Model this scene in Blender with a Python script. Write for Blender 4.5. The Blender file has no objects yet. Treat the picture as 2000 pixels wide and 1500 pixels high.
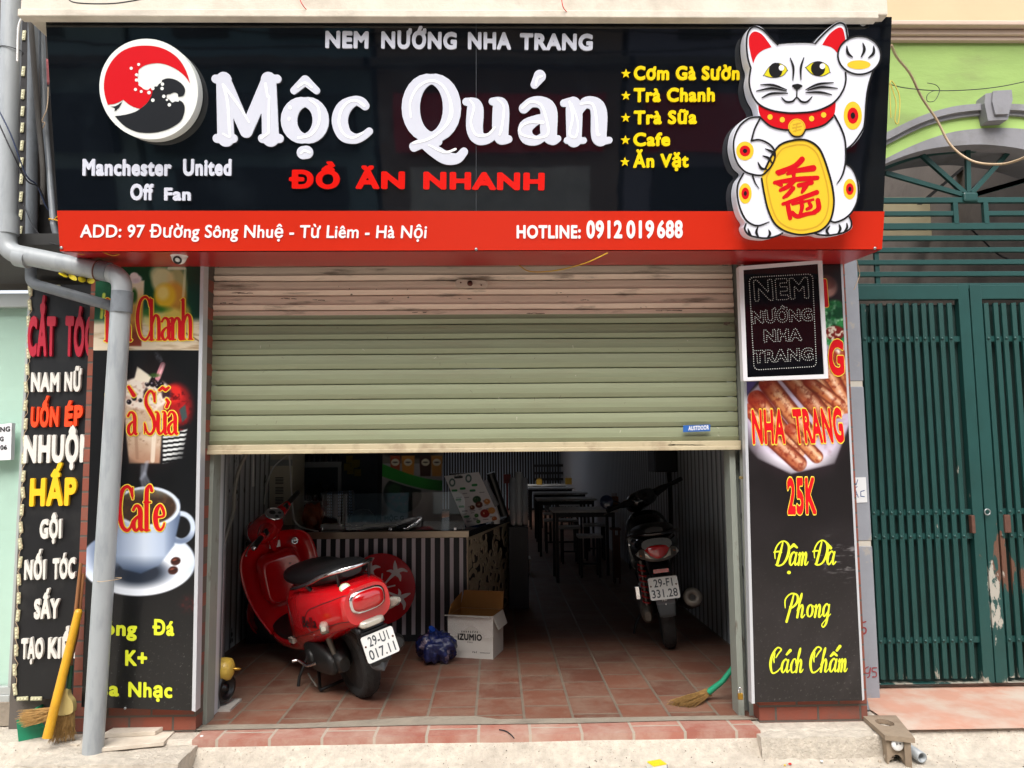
import bpy, math, random
import numpy as np
from math import sin, cos, tan, pi, radians as R
from mathutils import Vector as V, Matrix
from mathutils.geometry import delaunay_2d_cdt
SC = bpy.context.scene
COL = SC.collection
random.seed(4)
rng = np.random.default_rng(7)

# ---------------------------------------------------------------- camera
FPX, CX, CY = 1502.0, 1000.0, 750.0
CAM = V((0, -3.95, 1.30))
YAW, PITCH, ROLL = R(1.2), R(5.5), R(0.53)
_Fh = V((sin(YAW), cos(YAW), 0)); _Rr = V((cos(YAW), -sin(YAW), 0))
FWD = cos(PITCH)*_Fh + sin(PITCH)*V((0, 0, 1)); _U = -sin(PITCH)*_Fh + cos(PITCH)*V((0, 0, 1))
RT = cos(ROLL)*_Rr - sin(ROLL)*_U; UP = sin(ROLL)*_Rr + cos(ROLL)*_U
cd = bpy.data.cameras.new('camera'); co = bpy.data.objects.new('camera', cd); COL.objects.link(co)
cd.sensor_width = 36; cd.lens = 36*FPX/2000; cd.clip_start = .05; cd.clip_end = 500
m = Matrix((RT, UP, -FWD)).transposed().to_4x4(); m.translation = CAM
co.matrix_world = m
SC.camera = co

# ---------------------------------------------------------------- light: bright overcast day
SUN_EL, SUN_AZ = R(52), R(192)           # high veiled sun over the street, behind the camera
w = bpy.data.worlds.new('World'); SC.world = w; w.use_nodes = True
nt = w.node_tree; nt.nodes.clear()
sky = nt.nodes.new('ShaderNodeTexSky'); sky.sky_type = 'NISHITA'; sky.sun_disc = False
sky.sun_elevation = SUN_EL; sky.sun_rotation = SUN_AZ; sky.air_density = 1.0; sky.dust_density = 3.0; sky.ozone_density = 1.0
hs = nt.nodes.new('ShaderNodeHueSaturation'); hs.inputs['Saturation'].default_value = .35
bg = nt.nodes.new('ShaderNodeBackground'); bg.inputs[1].default_value = .15
ow = nt.nodes.new('ShaderNodeOutputWorld')
nt.links.new(sky.outputs[0], hs.inputs['Color']); nt.links.new(hs.outputs[0], bg.inputs[0]); nt.links.new(bg.outputs[0], ow.inputs[0])
sl = bpy.data.lights.new('sun', 'SUN'); sl.energy = 1.5; sl.angle = R(45); sl.color = (1, .95, .88)
so = bpy.data.objects.new('sun', sl); COL.objects.link(so)
# direction towards the sun: sky rotation is measured clockwise from +Y
_d = V((sin(SUN_AZ)*cos(SUN_EL), cos(SUN_AZ)*cos(SUN_EL), sin(SUN_EL)))
so.rotation_euler = _d.to_track_quat('Z', 'Y').to_euler(); so.location = (0, -6, 9)
SC.view_settings.view_transform = 'Standard'; SC.view_settings.look = 'None'
SC.view_settings.exposure = 1.12; SC.view_settings.gamma = 1
try:
    SC.cycles.max_bounces = 12; SC.cycles.diffuse_bounces = 8; SC.cycles.glossy_bounces = 4; SC.cycles.transmission_bounces = 6
    SC.cycles.transparent_max_bounces = 8; SC.cycles.sample_clamp_indirect = 8; SC.cycles.use_denoising = True
except Exception:
    pass

# ---------------------------------------------------------------- pixel <-> world
def ray(px, py):
    px = float(px); py = float(py)
    return FWD + (px-CX)/FPX*RT + (CY-py)/FPX*UP
def P(px, py, Y=0.0):
    d = ray(px, py); return CAM + d*((Y-CAM.y)/d.y)
def G(px, py, Z=0.0):
    d = ray(px, py); return CAM + d*((Z-CAM.z)/d.z)
class Plane:
    def __init__(s, O, u=(1, 0, 0), v=(0, 0, 1)):
        s.O = V(O); s.u = V(u).normalized(); s.v = V(v).normalized(); s.n = s.u.cross(s.v).normalized()
        if s.n.dot(CAM-s.O) < 0: s.n = -s.n
    def uv(s, px, py):
        d = ray(px, py); t = (s.O-CAM).dot(s.n)/d.dot(s.n); q = CAM+d*t-s.O
        return (q.dot(s.u), q.dot(s.v))
    def pt(s, a, b, d=0.0):
        return s.O+s.u*a+s.v*b+s.n*d
    def px(s, x, y, d=0.0):
        a, b = s.uv(x, y); return s.pt(a, b, d)
def YP(Y): return Plane((0, Y, 0))

# ---------------------------------------------------------------- materials
def lin(c):
    if isinstance(c, str):
        c = [int(c[i:i+2], 16)/255 for i in (0, 2, 4)]
        return tuple((x/12.92 if x <= .04045 else ((x+.055)/1.055)**2.4) for x in c)
    return tuple(c)
def mat(name, col, rough=.6, metal=0, var=0.0, vscale=6, bump=0.0, bscale=60, dirt=None, damt=.5, dscale=3, dlo=.5, dhi=.65, coat=0, spec=.5,
        trans=0, alpha=1, detail=6, stretch=None, ior=None):
    mt = bpy.data.materials.new(name); mt.use_nodes = True; n = mt.node_tree.nodes; l = mt.node_tree.links
    b = n['Principled BSDF']; c = lin(col)
    b.inputs['Base Color'].default_value = (*c, 1); b.inputs['Roughness'].default_value = rough; b.inputs['Metallic'].default_value = metal
    b.inputs['Specular IOR Level'].default_value = spec; b.inputs['Coat Weight'].default_value = coat; b.inputs['Coat Roughness'].default_value = .05
    b.inputs['Transmission Weight'].default_value = trans; b.inputs['Alpha'].default_value = alpha
    if ior: b.inputs['IOR'].default_value = ior
    tc = None
    def coord():
        nonlocal tc
        if tc is None:
            t = n.new('ShaderNodeTexCoord'); tc = t.outputs['Object']
            if stretch:
                mp = n.new('ShaderNodeMapping'); mp.inputs['Scale'].default_value = stretch
                l.new(tc, mp.inputs[0]); tc = mp.outputs[0]
        return tc
    def noise(sc, det=detail):
        t = n.new('ShaderNodeTexNoise'); t.inputs['Scale'].default_value = sc; t.inputs['Detail'].default_value = det; t.inputs['Roughness'].default_value = .6
        l.new(coord(), t.inputs['Vector']); return t.outputs['Fac']
    cur = None
    if var:
        r = n.new('ShaderNodeValToRGB'); l.new(noise(vscale), r.inputs[0])
        r.color_ramp.elements[0].position = .3; r.color_ramp.elements[1].position = .7
        r.color_ramp.elements[0].color = (*[x*(1-var) for x in c], 1); r.color_ramp.elements[1].color = (*[min(1, x*(1+var)) for x in c], 1)
        cur = r.outputs[0]
    if dirt:
        mx = n.new('ShaderNodeMix'); mx.data_type = 'RGBA'
        r = n.new('ShaderNodeValToRGB'); l.new(noise(dscale, 10), r.inputs[0])
        r.color_ramp.elements[0].position = dlo; r.color_ramp.elements[1].position = dhi
        r.color_ramp.elements[0].color = (0, 0, 0, 1); r.color_ramp.elements[1].color = (damt,)*3+(1,)
        l.new(r.outputs[0], mx.inputs[0])
        if cur: l.new(cur, mx.inputs[6])
        else: mx.inputs[6].default_value = (*c, 1)
        mx.inputs[7].default_value = (*lin(dirt), 1); cur = mx.outputs[2]
    if cur: l.new(cur, b.inputs['Base Color'])
    if bump:
        bp = n.new('ShaderNodeBump'); bp.inputs['Strength'].default_value = bump; bp.inputs['Distance'].default_value = .01
        l.new(noise(bscale), bp.inputs['Height']); l.new(bp.outputs[0], b.inputs['Normal'])
    return mt
def glass_mat(name, tint='ffffff', boost=1.6, rough=.02):
    mt = bpy.data.materials.new(name); mt.use_nodes = True; n = mt.node_tree.nodes; l = mt.node_tree.links; n.clear()
    t = n.new('ShaderNodeBsdfTransparent'); t.inputs[0].default_value = (*lin(tint), 1); g = n.new('ShaderNodeBsdfGlossy'); g.inputs['Roughness'].default_value = rough
    f = n.new('ShaderNodeLayerWeight'); f.inputs[0].default_value = .5; pw = n.new('ShaderNodeMath'); pw.operation = 'POWER'; pw.inputs[1].default_value = 4; l.new(f.outputs['Facing'], pw.inputs[0])
    m_ = n.new('ShaderNodeMath'); m_.operation = 'MULTIPLY_ADD'; l.new(pw.outputs[0], m_.inputs[0]); m_.inputs[1].default_value = .7; m_.inputs[2].default_value = .05*boost
    mx = n.new('ShaderNodeMixShader'); l.new(m_.outputs[0], mx.inputs[0]); l.new(t.outputs[0], mx.inputs[1]); l.new(g.outputs[0], mx.inputs[2]); o = n.new('ShaderNodeOutputMaterial'); l.new(mx.outputs[0], o.inputs[0]); return mt
def print_mat(name, rough=.25, coat=0.0):
    mt = bpy.data.materials.new(name); mt.use_nodes = True; n = mt.node_tree.nodes; l = mt.node_tree.links
    a = n.new('ShaderNodeAttribute'); a.attribute_name = 'ink'; b = n['Principled BSDF']
    l.new(a.outputs['Color'], b.inputs['Base Color']); b.inputs['Roughness'].default_value = rough; b.inputs['Coat Weight'].default_value = coat
    return mt

# ---------------------------------------------------------------- object registry
def tag(o, label=None, cat=None, group=None, kind=None):
    if label: o['label'] = label
    if cat: o['category'] = cat
    if group: o['group'] = group
    if kind: o['kind'] = kind
    return o
def thing(name, label, cat, loc=(0, 0, 0), group=None, rot=None):
    o = bpy.data.objects.new(name, None); COL.objects.link(o); o.location = loc; o.empty_display_size = .1
    if rot: o.rotation_euler = rot
    o['org'] = list(loc); o['loc'] = 1 if rot is not None else 0
    return tag(o, label, cat, group)
class MB:
    def __init__(s): s.v = []; s.f = []; s.m = []; s.s = []
    def add(s, vs, fs, mi=0, sm=False):
        k = len(s.v); s.v += [tuple(x) for x in vs]
        for f in fs: s.f.append(tuple(i+k for i in f)); s.m.append(mi); s.s.append(sm)
        return s
    def box(s, a, b, mi=0, M=None):
        x0, y0, z0 = a; x1, y1, z1 = b
        vs = [V(p) for p in ((x0, y0, z0), (x1, y0, z0), (x1, y1, z0), (x0, y1, z0), (x0, y0, z1), (x1, y0, z1), (x1, y1, z1), (x0, y1, z1))]
        if M: vs = [M @ p for p in vs]
        return s.add(vs, [(0, 3, 2, 1), (4, 5, 6, 7), (0, 1, 5, 4), (1, 2, 6, 5), (2, 3, 7, 6), (3, 0, 4, 7)], mi)
    def cbox(s, c, d, mi=0, M=None):
        c = V(c); d = V(d)/2; return s.box(c-d, c+d, mi, M)
    def bpx(s, x0, y0, x1, y1, Y0, Y1, mi=0):      # box whose front (Y0) spans the two corners
        a = P(x0, y0, Y0); b = P(x1, y1, Y0)
        return s.box((min(a.x, b.x), Y0, min(a.z, b.z)), (max(a.x, b.x), Y1, max(a.z, b.z)), mi)
    def hexa(s, q0, q1, mi=0):                      # q0 front quad, q1 back quad (same order)
        return s.add(list(q0)+list(q1), [(0, 1, 2, 3), (7, 6, 5, 4), (0, 4, 5, 1), (1, 5, 6, 2), (2, 6, 7, 3), (3, 7, 4, 0)], mi)
    def tube(s, pts, r, n=10, mi=0, closed=False, caps=True, sm=True):
        pts = [V(p) for p in pts]; k = len(pts); rs = r if isinstance(r, (list, tuple)) else [r]*k
        vs = []; prev = None
        for i, p in enumerate(pts):
            t = (pts[(i+1) % k]-pts[i-1]) if closed else (pts[min(i+1, k-1)]-pts[max(i-1, 0)])
            t.normalize()
            if prev is None:
                a = V((0, 0, 1)) if abs(t.z) < .9 else V((1, 0, 0)); prev = t.cross(a).normalized()
            nx = (prev-t*prev.dot(t))
            nx = nx.normalized() if nx.length > 1e-6 else t.orthogonal().normalized()
            prev = nx; ny = t.cross(nx)
            for j in range(n):
                a = 2*pi*j/n; vs.append(p+nx*(cos(a)*rs[i])+ny*(sin(a)*rs[i]))
        fs = []
        for i in range(k if closed else k-1):
            for j in range(n):
                a, b = i*n, ((i+1) % k)*n
                fs.append((a+j, a+(j+1) % n, b+(j+1) % n, b+j))
        s.add(vs, fs, mi, sm)
        if caps and not closed: s.add(vs, [tuple(range(n))[::-1], tuple(range((k-1)*n, k*n))], mi)
        return s
    def lathe(s, prof, c=(0, 0, 0), ax=(0, 0, 1), n=24, mi=0, sm=True, M=None):   # prof: (radius, height along axis)
        ax = V(ax).normalized(); e = ax.orthogonal().normalized(); g = ax.cross(e); c = V(c); vs = []
        for r, h in prof:
            for j in range(n):
                a = 2*pi*j/n; vs.append(c+ax*h+e*(cos(a)*r)+g*(sin(a)*r))
        if M: vs = [M @ p for p in vs]
        fs = [(i*n+j, i*n+(j+1) % n, (i+1)*n+(j+1) % n, (i+1)*n+j) for i in range(len(prof)-1) for j in range(n)]
        s.add(vs, fs, mi, sm)
        k = len(prof)-1
        if prof[0][0] > 1e-5: s.add(vs, [tuple(range(n))[::-1]], mi)
        if prof[k][0] > 1e-5: s.add(vs, [tuple(range(k*n, k*n+n))], mi)
        return s
    def loops(s, pl, loops, d1, d0=None, mi=0, mside=None):       # filled 2D loops on a plane, raised from d0 to d1
        loops = [l for l in loops if len(l) >= 3]
        if not loops: return s
        flat = [p for l in loops for p in l]
        ed = []; k0 = 0
        for l in loops:
            k = len(l); ed += [(k0+i, k0+(i+1) % k) for i in range(k)]; k0 += k
        vo, _, tris = delaunay_2d_cdt([V((float(p[0]), float(p[1]))) for p in flat], ed, [], 1, 1e-7)[:3]
        pts = np.array([tuple(p) for p in vo]); cen = np.array([pts[list(t)].mean(0) for t in tris])
        par = np.zeros(len(cen), int)
        for l in loops:
            l = np.array(l, float); a = l; c = np.roll(l, -1, 0)
            for (ax, ay), (bx, by) in zip(a, c):
                if ay != by: par += ((ay > cen[:, 1]) != (by > cen[:, 1])) & (cen[:, 0] < (bx-ax)*(cen[:, 1]-ay)/(by-ay)+ax)
        s.add([pl.pt(p[0], p[1], d1) for p in pts], [t for t, q in zip(tris, par) if q % 2], mi)
        if d0 is not None:
            for l in loops:
                k = len(l)
                s.add([pl.pt(p[0], p[1], d1) for p in l]+[pl.pt(p[0], p[1], d0) for p in l], [(i, (i+1) % k, (i+1) % k+k, i+k) for i in range(k)], mi if mside is None else mside)
        return s
    def loft(s, secs, n=20, mi=0, sub=4, e=2.5, caps=True):         # secs: (cx,cy,cz, halfY, halfZ) along x, smooth
        S = np.array([x[:5] for x in secs], float)
        S = crom(S, sub); vs = []
        for cx, cy, cz, hy, hz in S:
            for j in range(n):
                a = 2*pi*j/n; ca, sa = cos(a), sin(a)
                vs.append((cx, cy+hy*math.copysign(abs(ca)**(2/e), ca), cz+hz*math.copysign(abs(sa)**(2/e), sa)))
        k = len(S)
        s.add(vs, [(i*n+j, i*n+(j+1) % n, (i+1)*n+(j+1) % n, (i+1)*n+j) for i in range(k-1) for j in range(n)], mi, True)
        if caps: s.add(vs, [tuple(range(n)), tuple(range((k-1)*n, k*n))[::-1]], mi, True)
        return s
    def build(s, name, mats, parent=None, bevel=0, M=None, base=None, smooth=False, subd=0):
        mats = mats if isinstance(mats, (list, tuple)) else [mats]
        vs = [V(p) for p in s.v]
        if M: vs = [M @ p for p in vs]
        org = V((0, 0, 0)); root = parent
        while root is not None and root.parent: root = root.parent
        if root is not None and not root.get('loc', 0): org = V(root.get('org', (0, 0, 0)))
        if parent is None:
            a = np.array([tuple(p) for p in vs]); org = V(((a[:, 0].min()+a[:, 0].max())/2, (a[:, 1].min()+a[:, 1].max())/2, a[:, 2].min()))
        me = bpy.data.meshes.new(name); me.from_pydata([tuple(p-org) for p in vs], [], s.f)
        for mt in mats: me.materials.append(mt)
        me.polygons.foreach_set('material_index', s.m); me.polygons.foreach_set('use_smooth', [bool(x or smooth) for x in s.s])
        me.update(); me.validate()
        o = bpy.data.objects.new(name, me); COL.objects.link(o)
        if parent is not None: o.parent = parent
        else: o.location = org; o['org'] = list(org); o['loc'] = 0
        if bevel:
            b = o.modifiers.new('bevel', 'BEVEL'); b.width = bevel; b.segments = 2; b.limit_method = 'ANGLE'; b.angle_limit = R(40)
        if subd:
            q = o.modifiers.new('subd', 'SUBSURF'); q.levels = subd; q.render_levels = subd
        return o
def recalc(o):
    import bmesh
    bm = bmesh.new(); bm.from_mesh(o.data); bmesh.ops.recalc_face_normals(bm, faces=bm.faces); bm.to_mesh(o.data); bm.free(); return o
def crom(pts, sub=6, closed=False):
    p = np.array(pts, float); k = len(p); out = []
    rg = range(k) if closed else range(k-1)
    for i in rg:
        if closed: a, b, c, d = p[(i-1) % k], p[i], p[(i+1) % k], p[(i+2) % k]
        else: a, b, c, d = p[max(i-1, 0)], p[i], p[i+1], p[min(i+2, k-1)]
        for j in range(sub):
            t = j/sub
            out.append(.5*((2*b)+(-a+c)*t+(2*a-5*b+4*c-d)*t*t+(-a+3*b-3*c+d)*t**3))
    if not closed: out.append(p[-1])
    return np.array(out)
def copy_tree(o, parent=None, loc=None, label=None):
    c = o.copy(); COL.objects.link(c); c.parent = parent
    if loc is not None: c.location = loc; c['org'] = list(loc)
    if label: c['label'] = label
    for ch in list(o.children): copy_tree(ch, c)
    return c

# ---------------------------------------------------------------- 2D shapes from distance fields
def trace(F, x0, y0, cell, tol=.12):
    """zero contours of F (negative inside) as closed loops"""
    F = np.where(np.abs(F) < 1e-9, 1e-9, F)
    ins = F < 0; H, W = F.shape; nxt = {}
    code = ins[:-1, :-1]*1+ins[:-1, 1:]*2+ins[1:, 1:]*4+ins[1:, :-1]*8
    T = {1: [(3, 0)], 2: [(0, 1)], 3: [(3, 1)], 4: [(1, 2)], 5: [(3, 0), (1, 2)], 6: [(0, 2)], 7: [(3, 2)], 8: [(2, 3)], 9: [(2, 0)], 10: [(0, 1), (2, 3)], 11: [(2, 1)], 12: [(1, 3)], 13: [(1, 0)], 14: [(0, 3)]}
    ys, xs = np.nonzero((code > 0) & (code < 15))
    def key(i, j, e):
        return ((i, j, 0), (i, j+1, 1), (i+1, j, 0), (i, j, 1))[e]
    for i, j in zip(ys.tolist(), xs.tolist()):
        for a, b in T[int(code[i, j])]: nxt[key(i, j, a)] = key(i, j, b)
    loops = []
    while nxt:
        st = next(iter(nxt)); k = st; ks = []
        while k in nxt:
            ks.append(k); k = nxt.pop(k)
        if len(ks) < 4: continue
        pts = []
        for i, j, d in ks:
            a = F[i, j]; b = F[i, j+1] if d == 0 else F[i+1, j]; t = a/(a-b)
            pts.append((x0+(j+(t if d == 0 else 0))*cell, y0+(i+(t if d == 1 else 0))*cell))
        loops.append(dp_closed(np.array(pts), tol*cell))
    return [l for l in loops if len(l) >= 3]
def dp_closed(p, tol):
    k = len(p); far = int(np.argmax(((p-p[0])**2).sum(1)))
    if far == 0: return p
    a = dp(p[:far+1], tol); b = dp(np.vstack([p[far:], p[:1]]), tol)
    return np.vstack([a[:-1], b[:-1]])
def dp(p, tol):
    keep = np.zeros(len(p), bool); keep[0] = keep[-1] = True; st = [(0, len(p)-1)]
    while st:
        a, b = st.pop()
        if b-a < 2: continue
        d = p[b]-p[a]; L = math.hypot(*d); q = p[a+1:b]-p[a]
        h = np.abs(q[:, 0]*d[1]-q[:, 1]*d[0])/L if L > 1e-12 else np.hypot(q[:, 0], q[:, 1])
        i = int(np.argmax(h))
        if h[i] > tol: keep[a+1+i] = True; st += [(a, a+1+i), (a+1+i, b)]
    return p[keep]
_caph = None
def glyph_edges(txt, track=1.0):
    global _caph
    def outl(s):
        c = bpy.data.curves.new('tmp', 'FONT'); c.body = s; c.resolution_u = 4; c.space_character = track; c.fill_mode = 'NONE'
        o = bpy.data.objects.new('tmp', c); COL.objects.link(o)
        me = o.to_mesh(); v = np.empty(len(me.vertices)*3); me.vertices.foreach_get('co', v); e = np.empty(len(me.edges)*2, int); me.edges.foreach_get('vertices', e)
        o.to_mesh_clear(); bpy.data.objects.remove(o); bpy.data.curves.remove(c)
        return v.reshape(-1, 3)[:, :2], e.reshape(-1, 2)
    if _caph is None:
        v, e = outl('H'); _caph = v[:, 1].max()
    v, e = outl(txt)
    # orient edges: consecutive vertices run in curve order, the closing edge runs back
    a, b = e.min(1), e.max(1); cl = (b-a) > 1
    e2 = np.stack([np.where(cl, b, a), np.where(cl, a, b)], 1)
    return v, e2, _caph
def field_from_edges(v, e, r, cell, pad=3):
    R_ = r+pad*cell; x0, y0 = v.min(0)-R_; x1, y1 = v.max(0)+R_
    W = int((x1-x0)/cell)+2; H = int((y1-y0)/cell)+2
    D = np.full((H, W), R_*1.5); wind = np.zeros((H, W+1), int)
    A, B = v[e[:, 0]], v[e[:, 1]]
    for (ax, ay), (bx, by) in zip(A, B):
        i0 = max(int((min(ay, by)-R_-y0)/cell), 0); i1 = min(int((max(ay, by)+R_-y0)/cell)+2, H)
        j0 = max(int((min(ax, bx)-R_-x0)/cell), 0); j1 = min(int((max(ax, bx)+R_-x0)/cell)+2, W)
        yy = y0+np.arange(i0, i1)[:, None]*cell; xx = x0+np.arange(j0, j1)[None, :]*cell
        dx, dy = bx-ax, by-ay; L2 = dx*dx+dy*dy+1e-18
        t = np.clip(((xx-ax)*dx+(yy-ay)*dy)/L2, 0, 1)
        D[i0:i1, j0:j1] = np.minimum(D[i0:i1, j0:j1], np.hypot(xx-ax-t*dx, yy-ay-t*dy))
        if ay != by:
            lo, hi, s = (ay, by, 1) if ay < by else (by, ay, -1)
            r0 = int(math.ceil((lo-y0)/cell)); r1 = int(math.ceil((hi-y0)/cell))
            for i in range(max(r0, 0), min(r1, H)):
                xc = ax+(y0+i*cell-ay)/(by-ay)*(bx-ax); j = int(math.ceil((xc-x0)/cell)); wind[i, min(max(j, 0), W)] += s
    inside = np.cumsum(wind, 1)[:, :W] != 0
    return np.where(inside, -D, D), x0, y0
def text_loops(txt, w, h, bold=.05, res=26, shear=0.0, extra=0.0):
    """outline loops of a line of lettering, baseline at 0, width w, cap height h"""
    v, e, ch = glyph_edges(txt, 1+bold*1.6)
    v = v.copy(); v[:, 0] -= v[:, 0].min(); wr = v[:, 0].max()
    # embolden at the natural proportions of the letters, then stretch to the wanted height
    r = bold*ch; k = w/(wr+2*r); q = (ch+2*r)*k; sy = h/q
    v = (v+r)*k; r *= k; ex = extra/max(1, sy**.5) if sy > 1 else extra
    cell = q/res; F, x0, y0 = field_from_edges(v, e, r+ex, cell)
    L = trace(F-(r+ex), x0, y0, cell); out = []
    for l in L:
        l = l.copy(); l[:, 1] *= sy; l[:, 0] += shear*l[:, 1]; out.append(l)
    return out
def stroke_field(strokes, cell, grow=0.0):
    """strokes: list of arrays (x,y,r)"""
    al = np.vstack(strokes); m_ = al[:, 2].max()+grow+3*cell
    x0, y0 = al[:, :2].min(0)-m_; x1, y1 = al[:, :2].max(0)+m_
    W = int((x1-x0)/cell)+2; H = int((y1-y0)/cell)+2; D = np.full((H, W), 9e9)
    for s in strokes:
        for (ax, ay, ar), (bx, by, br) in zip(s[:-1], s[1:]):
            q = max(ar, br)+grow+3*cell
            i0 = max(int((min(ay, by)-q-y0)/cell), 0); i1 = min(int((max(ay, by)+q-y0)/cell)+2, H)
            j0 = max(int((min(ax, bx)-q-x0)/cell), 0); j1 = min(int((max(ax, bx)+q-x0)/cell)+2, W)
            yy = y0+np.arange(i0, i1)[:, None]*cell; xx = x0+np.arange(j0, j1)[None, :]*cell
            dx, dy = bx-ax, by-ay; L2 = dx*dx+dy*dy+1e-18
            t = np.clip(((xx-ax)*dx+(yy-ay)*dy)/L2, 0, 1)
            D[i0:i1, j0:j1] = np.minimum(D[i0:i1, j0:j1], np.hypot(xx-ax-t*dx, yy-ay-t*dy)-(ar+(br-ar)*t))
    D = np.minimum(D, 6*cell+grow)
    return D-grow, x0, y0
def stroke_loops(strokes, cell, grow=0.0):
    F, x0, y0 = stroke_field([np.array(s, float) for s in strokes if len(s) > 1], cell, grow); return trace(F, x0, y0, cell)
def sm(pts, sub=6): return crom(np.array(pts, float), sub)
def ring(cx, cy, rx, ry, rs, rt, a0=0, a1=360, n=28):
    out = []
    for i in range(n+1):
        a = R(a0+(a1-a0)*i/n); k = abs(cos(a)); out.append((cx+rx*cos(a), cy+ry*sin(a), rs*k+rt*(1-k)))
    return np.array(out)

# ---------------------------------------------------------------- prints: fine grids that carry ink per vertex
def srgb2lin(a):
    return np.where(a <= .04045, a/12.92, ((a+.055)/1.055)**2.4)
def bil(c, s, t):
    (a, b, d, e) = [np.array(q, float) for q in c]   # TL,TR,BR,BL
    return (a*(1-s[..., None])+b*s[..., None])*(1-t[..., None])+(e*(1-s[..., None])+d*s[..., None])*t[..., None]
def paint(name, pl, corners, nx, ny, func, mt, parent=None, d=0.0):
    s, t = np.meshgrid(np.linspace(0, 1, nx), np.linspace(0, 1, ny)); q = bil(corners, s, t)
    X, Yy = q[..., 0], q[..., 1]; img = np.clip(func(X, Yy), 0, 1)
    uvc = [pl.uv(*c) for c in corners]
    F, Rr_, Uu = np.array(FWD), np.array(RT), np.array(UP)
    dr = F+((X-CX)/FPX)[..., None]*Rr_+((CY-Yy)/FPX)[..., None]*Uu
    n_ = np.array(pl.n); tt = (np.array(pl.O-CAM)@n_)/(dr@n_); pts = np.array(CAM)+dr*tt[..., None]+n_*d
    idx = np.arange(nx*ny).reshape(ny, nx)
    fs = np.stack([idx[1:, :-1], idx[1:, 1:], idx[:-1, 1:], idx[:-1, :-1]], -1).reshape(-1, 4)
    return ink_mesh(name, pts.reshape(-1, 3), fs, img.reshape(-1, 3), mt, parent)
def ink_mesh(name, pts, fs, img, mt, parent=None):
    b = MB(); b.v = [tuple(p) for p in pts]; b.f = [tuple(int(i) for i in f) for f in fs]; b.m = [0]*len(b.f); b.s = [False]*len(b.f)
    o = b.build(name, mt, parent)
    at = o.data.color_attributes.new('ink', 'FLOAT_COLOR', 'POINT')
    at.data.foreach_set('color', np.hstack([srgb2lin(img), np.ones((len(img), 1))]).astype(np.float32).ravel())
    return o
def hexc(h): return np.array([int(h[i:i+2], 16)/255 for i in (0, 2, 4)])
def mixc(img, col, mask):
    c = hexc(col) if isinstance(col, str) else col
    return img*(1-mask[..., None])+c*mask[..., None]
def ell(X, Y, cx, cy, rx, ry, soft=1.5, rot=0):
    a = R(rot); x = (X-cx)*cos(a)+(Y-cy)*sin(a); y = -(X-cx)*sin(a)+(Y-cy)*cos(a)
    return np.clip((1-np.hypot(x/rx, y/ry))*min(rx, ry)/soft+.5, 0, 1)
def capm(X, Y, a, b, r, soft=1.5):
    dx, dy = b[0]-a[0], b[1]-a[1]; t = np.clip(((X-a[0])*dx+(Y-a[1])*dy)/(dx*dx+dy*dy+1e-9), 0, 1)
    return np.clip((r-np.hypot(X-a[0]-t*dx, Y-a[1]-t*dy))/soft+.5, 0, 1), t
def pmask(X, Y, pts, soft=1.5):
    p = np.array(pts, float); D = np.full(X.shape, 1e9); ins = np.zeros(X.shape, bool)
    for (ax, ay), (bx, by) in zip(p, np.roll(p, -1, 0)):
        dx, dy = bx-ax, by-ay; t = np.clip(((X-ax)*dx+(Y-ay)*dy)/(dx*dx+dy*dy+1e-12), 0, 1)
        D = np.minimum(D, np.hypot(X-ax-t*dx, Y-ay-t*dy))
        c = (ay > Y) != (by > Y)
        if ay != by: ins ^= c & (X < (bx-ax)*(Y-ay)/(by-ay)+ax)
    return np.clip(np.where(ins, D, -D)/soft+.5, 0, 1)
def vnoise(X, Y, scale, seed=0, octv=3):
    out = np.zeros(X.shape); amp = 1; tot = 0
    for o in range(octv):
        g = np.random.default_rng(seed+o).random((64, 64)); x = X/scale*2**o; y = Y/scale*2**o
        i = np.floor(x).astype(int); j = np.floor(y).astype(int); fx = x-i; fy = y-j; fx = fx*fx*(3-2*fx); fy = fy*fy*(3-2*fy)
        a = g[j % 64, i % 64]; b = g[j % 64, (i+1) % 64]; c = g[(j+1) % 64, i % 64]; d = g[(j+1) % 64, (i+1) % 64]
        out += amp*((a*(1-fx)+b*fx)*(1-fy)+(c*(1-fx)+d*fx)*fy); tot += amp; amp *= .55
    return out/tot
def line_text(mb, pl, txt, pL, pR, pT, d, thick=None, mi=0, bold=.05, res=26, shear=0.0, extra=0.0, mside=None):
    """a line of lettering between two baseline pixels; pT = pixel of the cap top above pL"""
    a, b, c = [np.array(pl.uv(*q)) for q in (pL, pR, pT)]
    w_, h_ = np.linalg.norm(b-a), np.linalg.norm(c-a); ex, ey = (b-a)/w_, (c-a)/h_
    L = text_loops(txt, w_, h_, bold, res, shear, extra)
    L = [a+l[:, :1]*ex+l[:, 1:]*ey for l in L]
    mb.loops(pl, L, d, None if thick is None else d-thick, mi, mside); return L
def px_loop(pl, pts, sub=6, closed=True):
    q = crom(pts, sub, True) if sub else np.array(pts, float)
    return np.array([pl.uv(*p) for p in q])
def px_strokes(pl, strokes, sub=5):
    """strokes given in pixels (x,y,r px) -> plane units"""
    out = []
    for s in strokes:
        q = crom(np.array(s, float), sub) if sub and len(s) > 2 else np.array(s, float); o = []
        for x, y, r in q:
            a = pl.uv(x, y); b = pl.uv(x+1, y); o.append((a[0], a[1], r*math.hypot(b[0]-a[0], b[1]-a[1])))
        out.append(np.array(o))
    return out
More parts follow.
